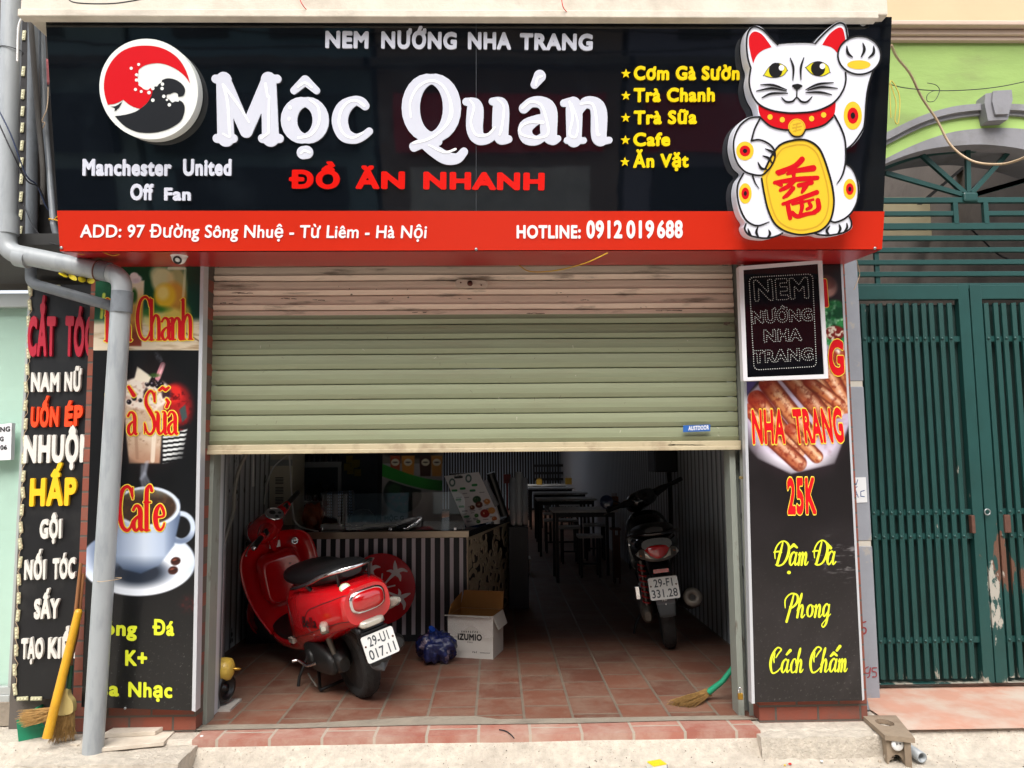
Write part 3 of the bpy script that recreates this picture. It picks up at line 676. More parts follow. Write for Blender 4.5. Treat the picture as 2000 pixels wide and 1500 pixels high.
# chunky rounded name lettering: (x, y, r) strokes in units of the capital height
def serif(kind, w=1.0):
    t, h = .125*w, .062*w
    D = {
        'M': [[(.17, .93, t*.9), (.2, .06, t)], [(.17, .93, t*.8), (.5, .16, t*.75)], [(.5, .16, t*.75), (.83, .93, t*.8)], [(.83, .93, t*.9), (.86, .06, t)], [(.05, .94, h), (.22, .94, h)], [(.80, .94, h), (.96, .94, h)], [(.07, .055, h*1.05), (.31, .055, h*1.05)], [(.74, .055, h*1.05), (.99, .055, h*1.05)]],
        'o': [ring(.35, .33, .25, .27, t, h*1.15)],
        'c': [sm([(.53, .55, t*.55), (.47, .60, t*.62), (.36, .62, t*.6), (.19, .52, t*.9), (.12, .33, t), (.19, .13, t*.9), (.36, .06, t*.62), (.50, .10, t*.5), (.60, .17, t*.45)])],
        'Q': [ring(.45, .52, .33, .43, t*1.12, h*1.2), sm([(.16, -.05, h), (.30, -.01, h*1.1), (.48, -.11, h*1.5), (.68, -.22, h*1.6), (.86, -.23, h*1.25), (.97, -.13, h)]), sm([(.17, -.07, h), (.45, .05, h*1.2), (.56, .02, h)])],
        'u': [sm([(.05, .615, h*.9), (.16, .60, h*1.2), (.19, .50, t), (.18, .22, t), (.24, .08, t*.8), (.38, .07, h*1.2), (.52, .17, h)]), sm([(.45, .62, h*.9), (.56, .61, h*1.2), (.58, .50, t), (.575, .14, t*.95), (.62, .05, h*1.1), (.70, .06, h*.9)])],
        'a': [sm([(.14, .52, t*.6), (.26, .61, h*1.2), (.42, .60, h*1.5), (.52, .48, t), (.52, .17, t), (.58, .05, h*1.2), (.66, .07, h*.8)]), sm([(.50, .38, h), (.34, .35, h*1.15), (.17, .24, t*.85), (.19, .09, t*.8), (.34, .045, h*1.1), (.50, .15, h)])],
        'n': [sm([(.03, .60, h*.9), (.15, .61, h*1.2), (.19, .52, t), (.19, .06, t*.92)]), sm([(.22, .42, h), (.36, .60, h*1.3), (.52, .58, h*1.7), (.58, .44, t), (.58, .10, t*.92), (.66, .045, h), (.74, .05, h*.8)]), [(.08, .045, h*.8), (.34, .045, h*.8)]],
        'h': [[(.18, .96, t*.9), (.18, .05, t*.9)], [(.06, .95, h*.7), (.18, .97, h*.7)], sm([(.22, .40, h), (.36, .60, h*1.3), (.52, .58, h*1.6), (.58, .44, t), (.58, .06, t*.9)]), [(.05, .04, h*.7), (.32, .04, h*.7)], [(.46, .04, h*.7), (.72, .04, h*.7)]],
        'r': [sm([(.03, .60, h*.9), (.14, .61, h*1.2), (.18, .52, t), (.18, .05, t*.9)]), sm([(.22, .42, h), (.34, .59, h*1.4), (.47, .58, t*.8)]), [(.05, .04, h*.7), (.33, .04, h*.7)]],
        'C': [sm([(.74, .76, h*1.1), (.66, .90, h*1.2), (.48, .955, h*1.3), (.25, .84, t*.8), (.13, .5, t), (.25, .16, t*.8), (.48, .045, h*1.3), (.66, .11, h), (.76, .24, h*.9)]), [(.75, .93, h*.6), (.755, .70, h*.6)]],
        'S': [sm([(.54, .74, h), (.48, .90, h*1.2), (.33, .955, h*1.3), (.16, .85, t*.7), (.15, .68, t*.85), (.32, .53, t), (.50, .36, t*.95), (.52, .17, t*.75), (.36, .045, h*1.3), (.18, .09, h*1.2), (.08, .25, h)]), [(.56, .93, h*.6), (.56, .72, h*.6)], [(.07, .28, h*.6), (.07, .06, h*.6)]],
        'f': [sm([(.50, .86, t*.7), (.42, .96, h*1.1), (.29, .93, h*1.3), (.21, .78, t*.9), (.20, .05, t*.9)]), [(.06, .62, h*.75), (.42, .62, h*.75)], [(.07, .04, h*.7), (.36, .04, h*.7)]],
        'e': [sm([(.12, .34, h), (.52, .37, h), (.50, .52, h*1.3), (.36, .62, h*1.1), (.19, .52, t*.85), (.13, .32, t), (.20, .12, t*.85), (.36, .045, h*1.2), (.50, .11, h*.9), (.56, .20, h*.7)])],
        'T': [[(.36, .95, t), (.36, .04, t)], [(.06, .94, h*.8), (.68, .94, h*.8)], [(.05, .95, h*.6), (.04, .76, h*.6)], [(.69, .95, h*.6), (.70, .76, h*.6)], [(.2, .04, h*.7), (.53, .04, h*.7)]],
    }
    return D[kind]
def place(strokes, x, y, sx, sy, r, shear=0):
    return [np.array([(x+sx*(q[0]+shear*q[1]), y+sy*q[1], q[2]*r) for q in s]) for s in strokes]
def px_word(pl, glyphs, base, cap, sizes=None, w=1.0, rk=1.0):
    """glyphs: (char, x px, width px scale, dy) on a baseline function base(x) with capital height cap px"""
    out = []
    for ch, x, wx, *rest in glyphs:
        dy = rest[0] if rest else 0; cp = rest[1] if len(rest) > 1 else cap
        for s in (serif(ch, w) if isinstance(ch, str) else ch):
            q = np.array(s, float); out.append(np.array([(x+wx*a, base(x)-dy-cp*c, r_*(cap*.55+wx*.45)*rk) for a, c, r_ in q]))
    return out
nb = lambda x: 278.5+(x-420)/770*3
W_ = px_word(SP, [('M', 416, 132), ('o', 553, 124), ('c', 650, 120), ('Q', 788, 122), ('u', 904, 128), ('a', 1005, 128), ('n', 1097, 125)], nb, 131)
W_ += [np.array([(575, 178, 7), (597, 158, 9.5), (619, 178, 7)]), np.array([(593, 299, 12.5), (600, 298, 12.5)]), np.array([(1044, 166, 8), (1054, 150, 12)])]
def wscale(L): return L
name_loops = stroke_loops(px_strokes(SP, W_, 0), .0026)
b = MB(); b.loops(SP, name_loops, .010, .003); nm = b.build('name_lettering', M['acw'], sign)
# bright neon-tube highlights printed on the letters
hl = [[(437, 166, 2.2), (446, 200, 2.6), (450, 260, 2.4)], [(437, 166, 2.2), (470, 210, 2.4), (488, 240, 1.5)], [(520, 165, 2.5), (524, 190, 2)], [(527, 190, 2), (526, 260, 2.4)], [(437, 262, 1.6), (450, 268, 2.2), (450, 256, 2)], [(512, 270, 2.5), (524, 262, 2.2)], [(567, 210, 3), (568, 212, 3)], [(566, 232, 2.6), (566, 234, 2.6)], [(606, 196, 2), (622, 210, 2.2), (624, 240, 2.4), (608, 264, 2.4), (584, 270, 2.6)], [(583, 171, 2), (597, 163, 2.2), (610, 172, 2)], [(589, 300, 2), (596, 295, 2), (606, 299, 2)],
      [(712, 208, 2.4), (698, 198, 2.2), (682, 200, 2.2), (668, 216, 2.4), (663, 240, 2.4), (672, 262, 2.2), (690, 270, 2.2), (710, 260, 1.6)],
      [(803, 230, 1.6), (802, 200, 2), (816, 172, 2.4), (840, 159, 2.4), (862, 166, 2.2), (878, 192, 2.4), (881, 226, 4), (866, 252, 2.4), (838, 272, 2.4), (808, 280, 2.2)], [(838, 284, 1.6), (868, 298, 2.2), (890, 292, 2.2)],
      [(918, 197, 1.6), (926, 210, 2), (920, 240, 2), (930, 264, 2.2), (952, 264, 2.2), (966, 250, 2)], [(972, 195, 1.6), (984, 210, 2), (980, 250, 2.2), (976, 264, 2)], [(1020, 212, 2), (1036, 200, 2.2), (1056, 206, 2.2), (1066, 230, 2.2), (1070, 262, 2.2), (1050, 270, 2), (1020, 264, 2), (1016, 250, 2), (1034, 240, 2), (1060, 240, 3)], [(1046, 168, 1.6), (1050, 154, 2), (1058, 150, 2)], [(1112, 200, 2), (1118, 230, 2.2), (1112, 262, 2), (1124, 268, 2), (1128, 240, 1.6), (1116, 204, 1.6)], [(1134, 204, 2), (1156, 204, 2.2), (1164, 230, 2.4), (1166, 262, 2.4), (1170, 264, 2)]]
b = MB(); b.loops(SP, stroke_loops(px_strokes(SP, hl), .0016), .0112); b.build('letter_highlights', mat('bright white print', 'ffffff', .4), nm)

# round wave emblem, a raised disc
EP = SPd(.062)
def ec(p): return [(180+x/6.52, 60+y/6.52) for x, y in p]
em = thing('round_emblem', None, None); em.parent = sign; em['org'] = list(sign['org'])
a0 = EP.uv(*ec([(720, 747)])[0]); rr = (EP.uv(*ec([(1347, 747)])[0])[0]-EP.uv(*ec([(93, 747)])[0])[0])/2
circ = [[(a0[0]+rr*cos(2*pi*i/72), a0[1]+rr*sin(2*pi*i/72)) for i in range(72)]]
b = MB(); b.loops(EP, circ, 0, -.058); b.build('disc', M['offwhite'], em)
pol = ec([(200, 942), (200, 942), (163, 820), (150, 690), (175, 540), (250, 390), (370, 270), (520, 205), (690, 190), (850, 210), (1000, 275), (1120, 380), (1205, 530), (1247, 672), (1247, 672), (1190, 590), (1100, 510), (980, 445), (860, 415), (760, 420), (680, 440), (625, 470), (590, 505), (590, 545), (560, 570), (585, 600), (555, 630), (590, 660), (590, 695), (630, 720), (660, 745), (710, 755), (745, 730), (775, 760), (775, 760), (750, 840), (700, 920), (612, 996), (612, 996), (540, 975), (470, 940), (397, 880), (397, 880), (330, 915), (270, 935)])
b = MB(); b.loops(EP, [px_loop(EP, pol, 3)], .0012); b.build('red_sky_print', M['inkred'], em)
pol = ec([(292, 1088), (292, 1088), (400, 1075), (520, 1045), (610, 998), (700, 925), (755, 830), (778, 745), (800, 712), (835, 705), (850, 680), (885, 660), (890, 630), (890, 630), (960, 607), (1050, 620), (1130, 665), (1180, 730), (1180, 795), (1150, 835), (1098, 842), (1098, 842), (1090, 805), (1045, 785), (1000, 805), (955, 815), (950, 855), (985, 880), (1020, 915), (1060, 900), (1100, 905), (1112, 886), (1112, 886), (1155, 915), (1180, 975), (1168, 1070), (1120, 1160), (1000, 1240), (850, 1290), (700, 1303), (560, 1285), (430, 1225), (345, 1150)])
b = MB(); b.loops(EP, [px_loop(EP, pol, 3)], .0016); b.loops(EP, [px_loop(EP, ec([(232, 966), (232, 966), (300, 960), (387, 903), (387, 903), (340, 985), (285, 1030), (285, 1030), (288, 988)]), 3)], .0016); b.build('black_sea_print', M['charcoal'], em)
b = MB()
for x, y, r in [(595, 432, 19), (500, 480, 20), (568, 563, 20), (566, 630, 20), (555, 750, 20), (627, 776, 19), (727, 790, 23), (775, 737, 22), (898, 682, 22), (893, 737, 22), (915, 837, 22), (955, 882, 15), (985, 945, 22), (775, 886, 23), (820, 690, 22)]:
    b.loops(EP, [[EP.uv(*ec([(x+r*cos(2*pi*i/16), y+r*sin(2*pi*i/16))])[0]) for i in range(16)]], .0022)
b.build('spray_print', M['offwhite'], em)

# lucky cat, a raised cut-out figure
CP = SPd(.075)
def cc(p): return [(1400+q[0]/3.191, 20+q[1]/3.191) for q in p]
def cs(ss, k=1): return [[(1400+q[0]/3.191, 20+q[1]/3.191, (q[2] if len(q) > 2 else 5.5)*k/3.191) for q in s] for s in ss]
cat = thing('lucky_cat', None, None); cat.parent = sign; cat['org'] = list(sign['org'])
sil = [(206, 375), (190, 320), (178, 240), (180, 170), (200, 115), (235, 97), (275, 105), (320, 145), (360, 190), (385, 213), (385, 213), (450, 204), (540, 201), (612, 208), (612, 208), (640, 170), (690, 115), (745, 78), (780, 73), (805, 92), (818, 140), (820, 183), (820, 183), (850, 168), (895, 160), (950, 170), (1000, 210), (1024, 270), (1014, 330), (978, 375), (978, 375), (958, 430), (940, 500), (932, 580), (930, 660), (921, 730), (892, 790), (850, 842), (808, 874), (804, 950), (838, 975), (872, 1030), (889, 1100), (882, 1180), (852, 1250), (828, 1285), (844, 1320), (840, 1360), (800, 1388), (730, 1408), (660, 1411), (610, 1398), (560, 1402), (500, 1405), (440, 1393), (410, 1393), (370, 1412), (310, 1428), (230, 1421), (185, 1398), (166, 1355), (176, 1325), (148, 1280), (126, 1210), (118, 1130), (133, 1060), (166, 1010), (128, 970), (102, 900), (95, 830), (112, 750), (158, 688), (215, 662), (262, 660), (262, 660), (254, 620), (244, 588), (213, 530), (197, 450)]
b = MB(); b.loops(CP, [px_loop(CP, cc(sil), 4)], 0, -.068); b.build('body', M['ledwhite'], cat)
def cpoly(name, polys, mt, d, sub=4, par=cat):
    b = MB()
    for p in polys: b.loops(CP, [px_loop(CP, cc(p), sub)], d)
    return b.build(name, mt, par)
def ce(x, y, rx, ry, n=24): return [(x+rx*cos(2*pi*i/n), y+ry*sin(2*pi*i/n)) for i in range(n)]
for q in ([(204, 160), (235, 133), (280, 150), (320, 200), (340, 230), (340, 230), (290, 248), (250, 280), (226, 332), (226, 332), (210, 270), (200, 210)], [(656, 216), (656, 216), (700, 150), (755, 110), (785, 118), (800, 180), (797, 200), (765, 230), (752, 268), (752, 268), (715, 232)]): cpoly('ear', [q], M['inkred'], .001, 3)
cl_ = cpoly('collar', [[(258, 592), (258, 592), (330, 625), (430, 640), (500, 640), (600, 632), (690, 600), (740, 570), (740, 570), (738, 620), (720, 670), (660, 715), (570, 738), (500, 742), (400, 738), (330, 715), (280, 670), (262, 630)]], M['inkred'], .001, 3)
[cpoly('stud', [ce(x, y, 16, 17)], M['gold'], .0018, 0, cl_) for x, y in ((331, 666), (407, 683), (590, 676), (665, 653))]
ov = [(500, 808), (570, 815), (630, 855), (665, 920), (695, 1010), (720, 1110), (728, 1210), (705, 1310), (650, 1370), (570, 1395), (500, 1398), (420, 1375), (360, 1330), (320, 1250), (295, 1150), (278, 1050), (300, 990), (345, 900), (400, 835)]
cpoly('coin_plaque', [ov], M['gold'], .001, 4)
b = MB(); sc_ = [(500+(x-500)*.86, 1103+(y-1103)*.9) for x, y in ov]; q = sc_+[sc_[0]]; b.loops(CP, stroke_loops(px_strokes(CP, cs([[(x, y, 5) for x, y in q]])), .0018), .0016); b.build('plaque_rim', M['goldd'], cat)
kanji = [[(530, 930, 18), (480, 975, 17), (375, 1010, 12)], [(600, 985, 20), (500, 1000, 14), (440, 1020, 10)], [(490, 965, 13), (478, 1010, 14), (480, 1045, 10)], [(385, 1020, 12), (420, 1010, 10)], [(625, 1045, 14), (490, 1055, 16), (360, 1075, 12)], [(365, 1075, 10), (400, 1090, 12)], [(480, 1065, 14), (440, 1100, 15), (395, 1122, 11)], [(590, 1075, 14), (510, 1092, 14)], [(565, 1080, 13), (545, 1110, 15), (530, 1135, 9)], [(475, 1110, 14), (440, 1150, 14), (415, 1168, 9)], [(622, 1135, 15), (540, 1165, 14), (412, 1208, 11)], [(440, 1205, 14), (448, 1250, 15), (456, 1296, 13)], [(525, 1175, 14), (530, 1230, 13), (520, 1265, 11)], [(628, 1185, 15), (634, 1235, 16), (600, 1262, 13)], [(575, 1200, 11), (585, 1225, 12), (560, 1240, 10)], [(470, 1262, 13), (500, 1285, 14), (560, 1270, 13), (610, 1262, 12)], [(470, 1210, 8), (600, 1180, 8)]]
b = MB(); b.loops(CP, stroke_loops(px_strokes(CP, cs(kanji, 1.0)), .002), .0022); b.build('plaque_writing', M['inkred'], cat)
co_ = cpoly('coin', [ce(497, 732, 54, 56)], M['gold'], .0026, 0)
b = MB(); q = ce(497, 732, 47, 49); b.loops(CP, stroke_loops(px_strokes(CP, cs([[(x, y, 2.5) for x, y in q+q[:1]]])), .0014), .003); b.loops(CP, stroke_loops(px_strokes(CP, cs([[(475, 715, 5), (520, 705, 5)], [(472, 735, 5), (525, 725, 5)], [(500, 705, 4), (490, 758, 4)], [(478, 755, 5), (520, 745, 5)]]), 0), .0014), .003); b.build('coin_print', M['goldd'], co_)
for e, pu, gl in (([(292, 405), (292, 405), (330, 350), (380, 330), (425, 350), (439, 376), (439, 376), (410, 408), (360, 420), (320, 416)], (366, 375, 42, 47), (402, 360, 17, 18)), ([(554, 358), (554, 358), (590, 330), (640, 320), (690, 345), (704, 387), (704, 387), (660, 410), (610, 406), (580, 388)], (630, 364, 44, 46), (657, 350, 17, 18))):
    o = cpoly('eye', [e], M['eye'], .001, 4); b = MB(); q = list(px_loop(CP, cc(e), 4)); st = np.array([(p[0], p[1], .0011) for p in q+q[:1]]); b.loops(CP, stroke_loops([st], .0012), .0014); b.loops(CP, [[CP.uv(*p) for p in cc(ce(*pu))]], .0016); b.build('pupil', M['inkblack'], o)
    b = MB(); b.loops(CP, [[CP.uv(*p) for p in cc(ce(*gl))]], .0022); b.build('glint', M['inkwhite'], o)
for x, y, rx, ry in ((847, 657, 57, 88), (175, 877, 55, 59), (177, 1142, 40, 64), (828, 1115, 40, 64)):
    o = cpoly('spot', [ce(x, y, rx, ry)], M['gold'], .001, 0); cpoly('spot_ring', [ce(x, y, rx*.6, ry*.57)], M['inkred'], .0015, 0, o); cpoly('spot_centre', [ce(x, y, rx*.24, ry*.23, 14)], M['inkblack'], .002, 0, o)
cpoly('paw_pad', [ce(885, 340, 73, 28)], M['gold'], .001, 0)
lines = [[(210, 362), (200, 450), (220, 530), (265, 590), (340, 625), (430, 640), (500, 641), (600, 632), (680, 605), (740, 565), (785, 500), (802, 440), (800, 390)], [(211, 362), (192, 300), (184, 220), (190, 150), (213, 112), (245, 105), (290, 127), (335, 172), (378, 215)], [(385, 212, 3), (450, 206, 3), (540, 204, 3), (612, 208, 3)], [(612, 208), (650, 165), (700, 117), (750, 84), (783, 84), (803, 110), (814, 185)],
         [(x, y) for x, y in ce(887, 282, 134, 119, 30)]+[(887+134, 282)], [(973, 378), (952, 440), (936, 510), (927, 600), (922, 680), (912, 735), (880, 790), (845, 835), (806, 868)], [(730, 655), (770, 730), (795, 800), (802, 870), (800, 950), (780, 1030), (745, 1085, 2)], [(800, 955), (840, 985), (868, 1040), (881, 1110), (873, 1190), (840, 1258), (790, 1302), (735, 1322), (705, 1312)], [(825, 1290), (838, 1325), (828, 1362), (780, 1388), (700, 1403), (640, 1400), (605, 1390)],
         [(703, 1345, 3), (683, 1375, 8), (703, 1405, 3)], [(760, 1335, 3), (768, 1365, 8), (750, 1395, 3)], [(808, 1328, 3), (810, 1355, 7), (793, 1377, 3)], [(180, 1332), (172, 1360), (192, 1396), (240, 1414), (310, 1421), (370, 1408), (408, 1390)], [(193, 1362, 3), (202, 1390, 8), (214, 1408, 3)], [(255, 1350, 3), (245, 1385, 8), (262, 1418, 3)], [(322, 1370, 3), (330, 1395, 8), (312, 1420, 3)],
         [(165, 1018), (132, 1080), (126, 1150), (142, 1230), (175, 1300), (215, 1333), (260, 1343), (325, 1320, 3)], [(270, 672), (235, 740), (214, 815)], [(213, 815), (260, 808), (310, 825), (350, 860), (362, 910), (345, 960), (310, 1005), (270, 1030), (200, 1018), (160, 995), (125, 950), (105, 880), (107, 800), (142, 722), (202, 674), (267, 666)], [(302, 865, 3), (345, 885, 8), (360, 910, 4)], [(285, 908, 3), (325, 925, 8), (342, 955, 3)], [(255, 948, 3), (275, 985, 8), (310, 992, 3)], [(222, 1035), (240, 1080, 4), (262, 1112, 2)],
         [(456, 300, 3), (476, 360, 7), (472, 437, 3)], [(541, 297, 3), (522, 360, 7), (523, 433, 3)], [(272, 466, 3), (350, 468, 7), (434, 497, 3)], [(246, 505, 3), (340, 488, 7), (432, 505, 3)], [(280, 547, 3), (340, 520, 7), (440, 519, 3)], [(553, 496, 3), (630, 462, 7), (724, 453, 3)], [(565, 500, 3), (650, 480, 7), (750, 488, 3)], [(553, 515, 3), (640, 512, 7), (714, 528, 3)], [(497, 495, 4), (497, 520, 4), (497, 547, 4)], [(403, 545, 3), (430, 571, 6), (470, 569, 6), (497, 545, 4), (525, 570, 6), (560, 572, 6), (592, 540, 3)], [(475, 473, 8), (500, 470, 10), (524, 474, 8)], [(484, 484, 6), (500, 488, 8), (514, 484, 6)],
         [(808, 225, 3), (815, 268, 9), (845, 294, 3)], [(908, 206, 3), (918, 248, 9), (898, 292, 3)], [(975, 225, 3), (975, 268, 9), (943, 298, 3)], [(x, y, 6) for x, y in ov[-3:]]+[(x, y, 6) for x, y in ov[:16]], [(268, 668), (330, 722), (400, 744), (445, 748)], [(550, 746), (600, 738), (670, 715), (722, 668)], [(447, 755, 4), (470, 783, 5), (500, 790, 5), (530, 781, 5), (550, 750, 4)]]
b = MB(); b.loops(CP, stroke_loops(px_strokes(CP, cs(lines)), .0016), .0034); b.build('outline_print', M['inkblack'], cat)
# ---------------------------------------------------------------- poster boards on the two pilasters
def board_frame(mb, pl, corners, d0, d1, grow=0.0):
    q = [pl.uv(*c) for c in corners]
    mb.hexa([pl.pt(*c, d1) for c in q], [pl.pt(*c, d0) for c in q]); return mb
PY = -.115
PL = YP(PY)
LQ = ((188, 505), (392, 505), (375, 1388), (159, 1381))
def drinks(X, Y):
    n1 = vnoise(X, Y, 22, 1); n2 = vnoise(X, Y, 7, 5); n3 = vnoise(X, Y, 60, 8)
    img = np.zeros(X.shape+(3,))+hexc('0b0b0d')
    # top: iced tea and lemons on a wooden table
    t = np.zeros_like(img)+hexc('0e4a30'); t = mixc(t, '1d6b45', np.clip((n3-.45)*3, 0, 1)); t = mixc(t, '06261c', np.clip((X-345)/40, 0, 1)*.7)
    wood = np.clip((Y-622+(X-200)*.02)/12, 0, 1); t = mixc(t, 'd6c7ae', wood); t = mixc(t, '9c8362', wood*np.clip((vnoise(X*.25, Y*1.6, 9, 3)-.5)*3, 0, 1))
    t = mixc(t, '5a3a20', capm(X, Y, (345, 640), (392, 668), 1.2)[0])
    for (x, y, rx, ry, c, o) in [(318, 548, 22, 26, 'e9e6b4', .9), (345, 560, 20, 40, 'd9c98e', .75), (340, 585, 24, 34, 'd9912e', .8), (322, 578, 21, 24, 'e9c22e', 1), (318, 572, 12, 14, 'f6ea9a', .8), (305, 535, 12, 14, 'd9dcae', .8), (335, 625, 26, 24, 'e8d56a', .9), (300, 622, 22, 18, 'd9d088', .9), (290, 610, 12, 8, '2d6b1e', .9), (312, 604, 16, 5, '2f7a22', .9), (352, 640, 14, 14, 'c9a637', .8), (362, 612, 10, 16, 'e8cf5a', .7)]:
        t = mixc(t, c, ell(X, Y, x, y, rx, ry, 8)*o)
    t = mixc(t, 'e9edd8', (capm(X, Y, (330, 524), (360, 524), 3)[0])*.8); t = mixc(t, 'dfe3c0', capm(X, Y, (362, 526), (356, 600), 2.5)[0]*.6)
    g = pmask(X, Y, [(245, 548), (282, 548), (276, 676), (252, 676)], 3); gl = mixc(mixc(np.zeros_like(t)+hexc('d7a04a'), 'f0e7d0', np.clip((600-Y)/40, 0, 1)), '7a2c14', np.clip((Y-625)/25, 0, 1)); t = t*(1-g[..., None])+gl*g[..., None]
    t = mixc(t, '2c5a24', ell(X, Y, 262, 578, 6, 14, 4)); t = mixc(t, 'ece4ea', ell(X, Y, 263, 545, 14, 9, 3)); t = mixc(t, 'f4eef2', ell(X, Y, 262, 538, 8, 6, 2)); t = mixc(t, 'd2c6d4', ell(X, Y, 266, 548, 6, 4, 3)*.6)
    t = mixc(t, '0e4a30', ell(X, Y, 200, 560, 14, 40, 6)*.8); t = mixc(t, 'b7c24a', capm(X, Y, (203, 575), (198, 620), 3)[0])
    img = mixc(img, t, np.clip((684-Y)+.5, 0, 1))
    # middle: milk tea glass in a round vignette
    m = np.zeros_like(img)+hexc('181214'); m = mixc(m, 'a51a1c', ell(X, Y, 345, 790, 34, 40, 12)); m = mixc(m, 'd82a24', ell(X, Y, 338, 770, 18, 18, 8)*.9); m = mixc(m, '6a0c10', np.clip((n2-.5)*5, 0, 1)*ell(X, Y, 345, 800, 34, 46, 8))
    st = pmask(X, Y, [(318, 852), (366, 838), (356, 898), (318, 905)], 3); m = mixc(m, '0c0c0e', st); m = mixc(m, 'd9dcdc', st*np.clip(.5+3*np.sin((Y+X*.12)*.72), 0, 1)); m = mixc(m, '3d4a4a', pmask(X, Y, [(350, 800), (362, 790), (366, 815), (356, 825)], 3))
    gl = pmask(X, Y, [(238, 760), (322, 760), (312, 905), (252, 905)], 4); c = mixc(np.zeros_like(m)+hexc('cdb298'), 'ead9c4', np.clip((n1-.4)*2, 0, 1)); c = mixc(c, '8a6450', np.clip((n2-.62)*4, 0, 1)*.7); c = mixc(c, 'b58a70', np.clip((Y-860)/40, 0, 1)); c = mixc(c, 'efe2cf', capm(X, Y, (304, 790), (298, 900), 4)[0]*.8); c = mixc(c, '9a7058', capm(X, Y, (262, 790), (268, 895), 3)[0]*.5); m = mixc(m, c, gl)
    foam = ell(X, Y, 282, 768, 52, 32, 4); f = mixc(np.zeros_like(m)+hexc('efe2d4'), 'b98a78', np.clip((n2-.5)*4, 0, 1)*.7); f = mixc(f, '3a2028', np.clip((n1-.58)*7, 0, 1)); m = mixc(m, f, foam)
    for x, y, r in [(292, 742, 6), (302, 738, 6), (310, 745, 6), (298, 750, 6), (288, 750, 5), (308, 754, 5), (316, 750, 4), (262, 778, 5), (252, 785, 5), (274, 782, 4)]:
        m = mixc(m, '140a12', ell(X, Y, x, y, r, r, 1.5)); m = mixc(m, '8a808c', ell(X, Y, x-1.5, y-1.5, r*.3, r*.3, 1))
    m = mixc(m, 'd9909c', capm(X, Y, (318, 712), (308, 738), 5)[0]); m = mixc(m, 'f3c4c8', capm(X, Y, (319, 712), (310, 736), 1.5)[0])
    m = mixc(m, 'f4ead4', pmask(X, Y, [(268, 716), (296, 736), (290, 748), (262, 742)], 3)); m = mixc(m, '3f6a2c', ell(X, Y, 302, 733, 10, 4, 3)*.8)
    vg = ell(X, Y, 292, 812, 84, 108, 24); mid = (Y > 684)*1.0
    img = img*(1-(mid*vg)[..., None])+m*(mid*vg)[..., None]
    img = mixc(img, '6a707c', capm(X, Y, (306, 690), (312, 702), 6)[0]*mid*np.clip((n2-.4)*2, 0, 1)*.6)
    # coffee cup on a saucer, steam above
    k = (Y > 900)*1.0
    sc = ell(X, Y, 270, 1098, 112, 66, 3); c = mixc(np.zeros_like(img)+hexc('c4d0e4'), '4a5a78', np.clip((1090-Y)/60, 0, 1)*np.clip((230-X)/60+.3, 0, 1)); c = mixc(c, 'e9eff8', np.clip((Y-1110)/30, 0, 1)); c = mixc(c, 'eef3fa', ell(X, Y, 345, 1090, 30, 26, 14)*.8); c = mixc(c, '18202e', ell(X, Y, 268, 1118, 58, 26, 16)*.95); c = mixc(c, '5d6c88', ell(X, Y, 200, 1085, 26, 34, 14)*.6); img = mixc(img, c, sc*k)
    h = ell(X, Y, 352, 1030, 30, 32, 3)*(1-ell(X, Y, 353, 1030, 19, 22, 3))*(X > 335); img = mixc(img, 'c6d2e4', h); img = mixc(img, '6d7c96', h*np.clip((Y-1035)/20, 0, 1))
    cup = pmask(X, Y, [(212, 985), (232, 955), (350, 975), (352, 1010), (340, 1065), (310, 1105), (275, 1120), (240, 1112), (222, 1090), (212, 1040)], 4); c = mixc(np.zeros_like(img)+hexc('a2b2cc'), 'd6e2f2', np.clip((X-235)/50, 0, 1)*np.clip((330-X)/50, 0, 1)); c = mixc(c, '44546e', np.clip((Y-1085)/30, 0, 1)); c = mixc(c, '5c6c88', np.clip((X-320)/26, 0, 1)); img = mixc(img, c, cup*k)
    img = mixc(img, 'd2dcea', ell(X, Y, 288, 990, 64, 40, 2)*k); cof = ell(X, Y, 286, 990, 58, 34, 3)*k; img = mixc(img, '3a2a20', cof); img = mixc(img, '8a9a8e', cof*np.clip((975-Y)/22, 0, 1)*.8); img = mixc(img, '6a4a30', cof*np.clip((n2-.5)*3, 0, 1)*.6)
    for x, y in ((343, 1096), (338, 1114)):
        img = mixc(img, '3a1812', ell(X, Y, x, y, 10, 8, 2, -20)); img = mixc(img, '7a4030', ell(X, Y, x-2, y-2, 4, 2.5, 2, -20)); img = mixc(img, '1a0806', capm(X, Y, (x-7, y+2), (x+8, y-2), 1)[0])
    for pts in ([(285, 905), (280, 930), (286, 950)], [(290, 895), (283, 925), (292, 945)], [(278, 910), (276, 935), (280, 955)]):
        for a, b_ in zip(pts[:-1], pts[1:]): img = mixc(img, 'b8c0d0', capm(X, Y, a, b_, 3, 5)[0]*.45*k)
    img = mixc(img, '5a1212', ell(X, Y, 368, 1180, 18, 16, 14)*.8*k*np.clip((n2-.3)*2, 0, 1))
    dust = np.clip((vnoise(X, Y, 1.6, 20, 1)-.86)*9, 0, 1)*np.clip((Y-1150)/150, 0, 1); img = mixc(img, '8a8a88', dust*.6); img = mixc(img, '55534f', np.clip((n3-.5)*2, 0, 1)*np.clip((Y-1200)/250, 0, 1)*.35)
    return img
lp = thing('poster_board', 'tall drinks poster board with lemon tea, milk tea and a coffee cup', 'poster', tuple(P(270, 1385, PY)))
paint('print', PL, LQ, 150, 600, drinks, M['ink'], lp, .0)
b = MB(); q = [PL.uv(*c) for c in LQ]; b.hexa([PL.pt(*c, -.0015) for c in q], [PL.pt(*c, -.055) for c in q]); b.build('backing', M['alu'], lp)
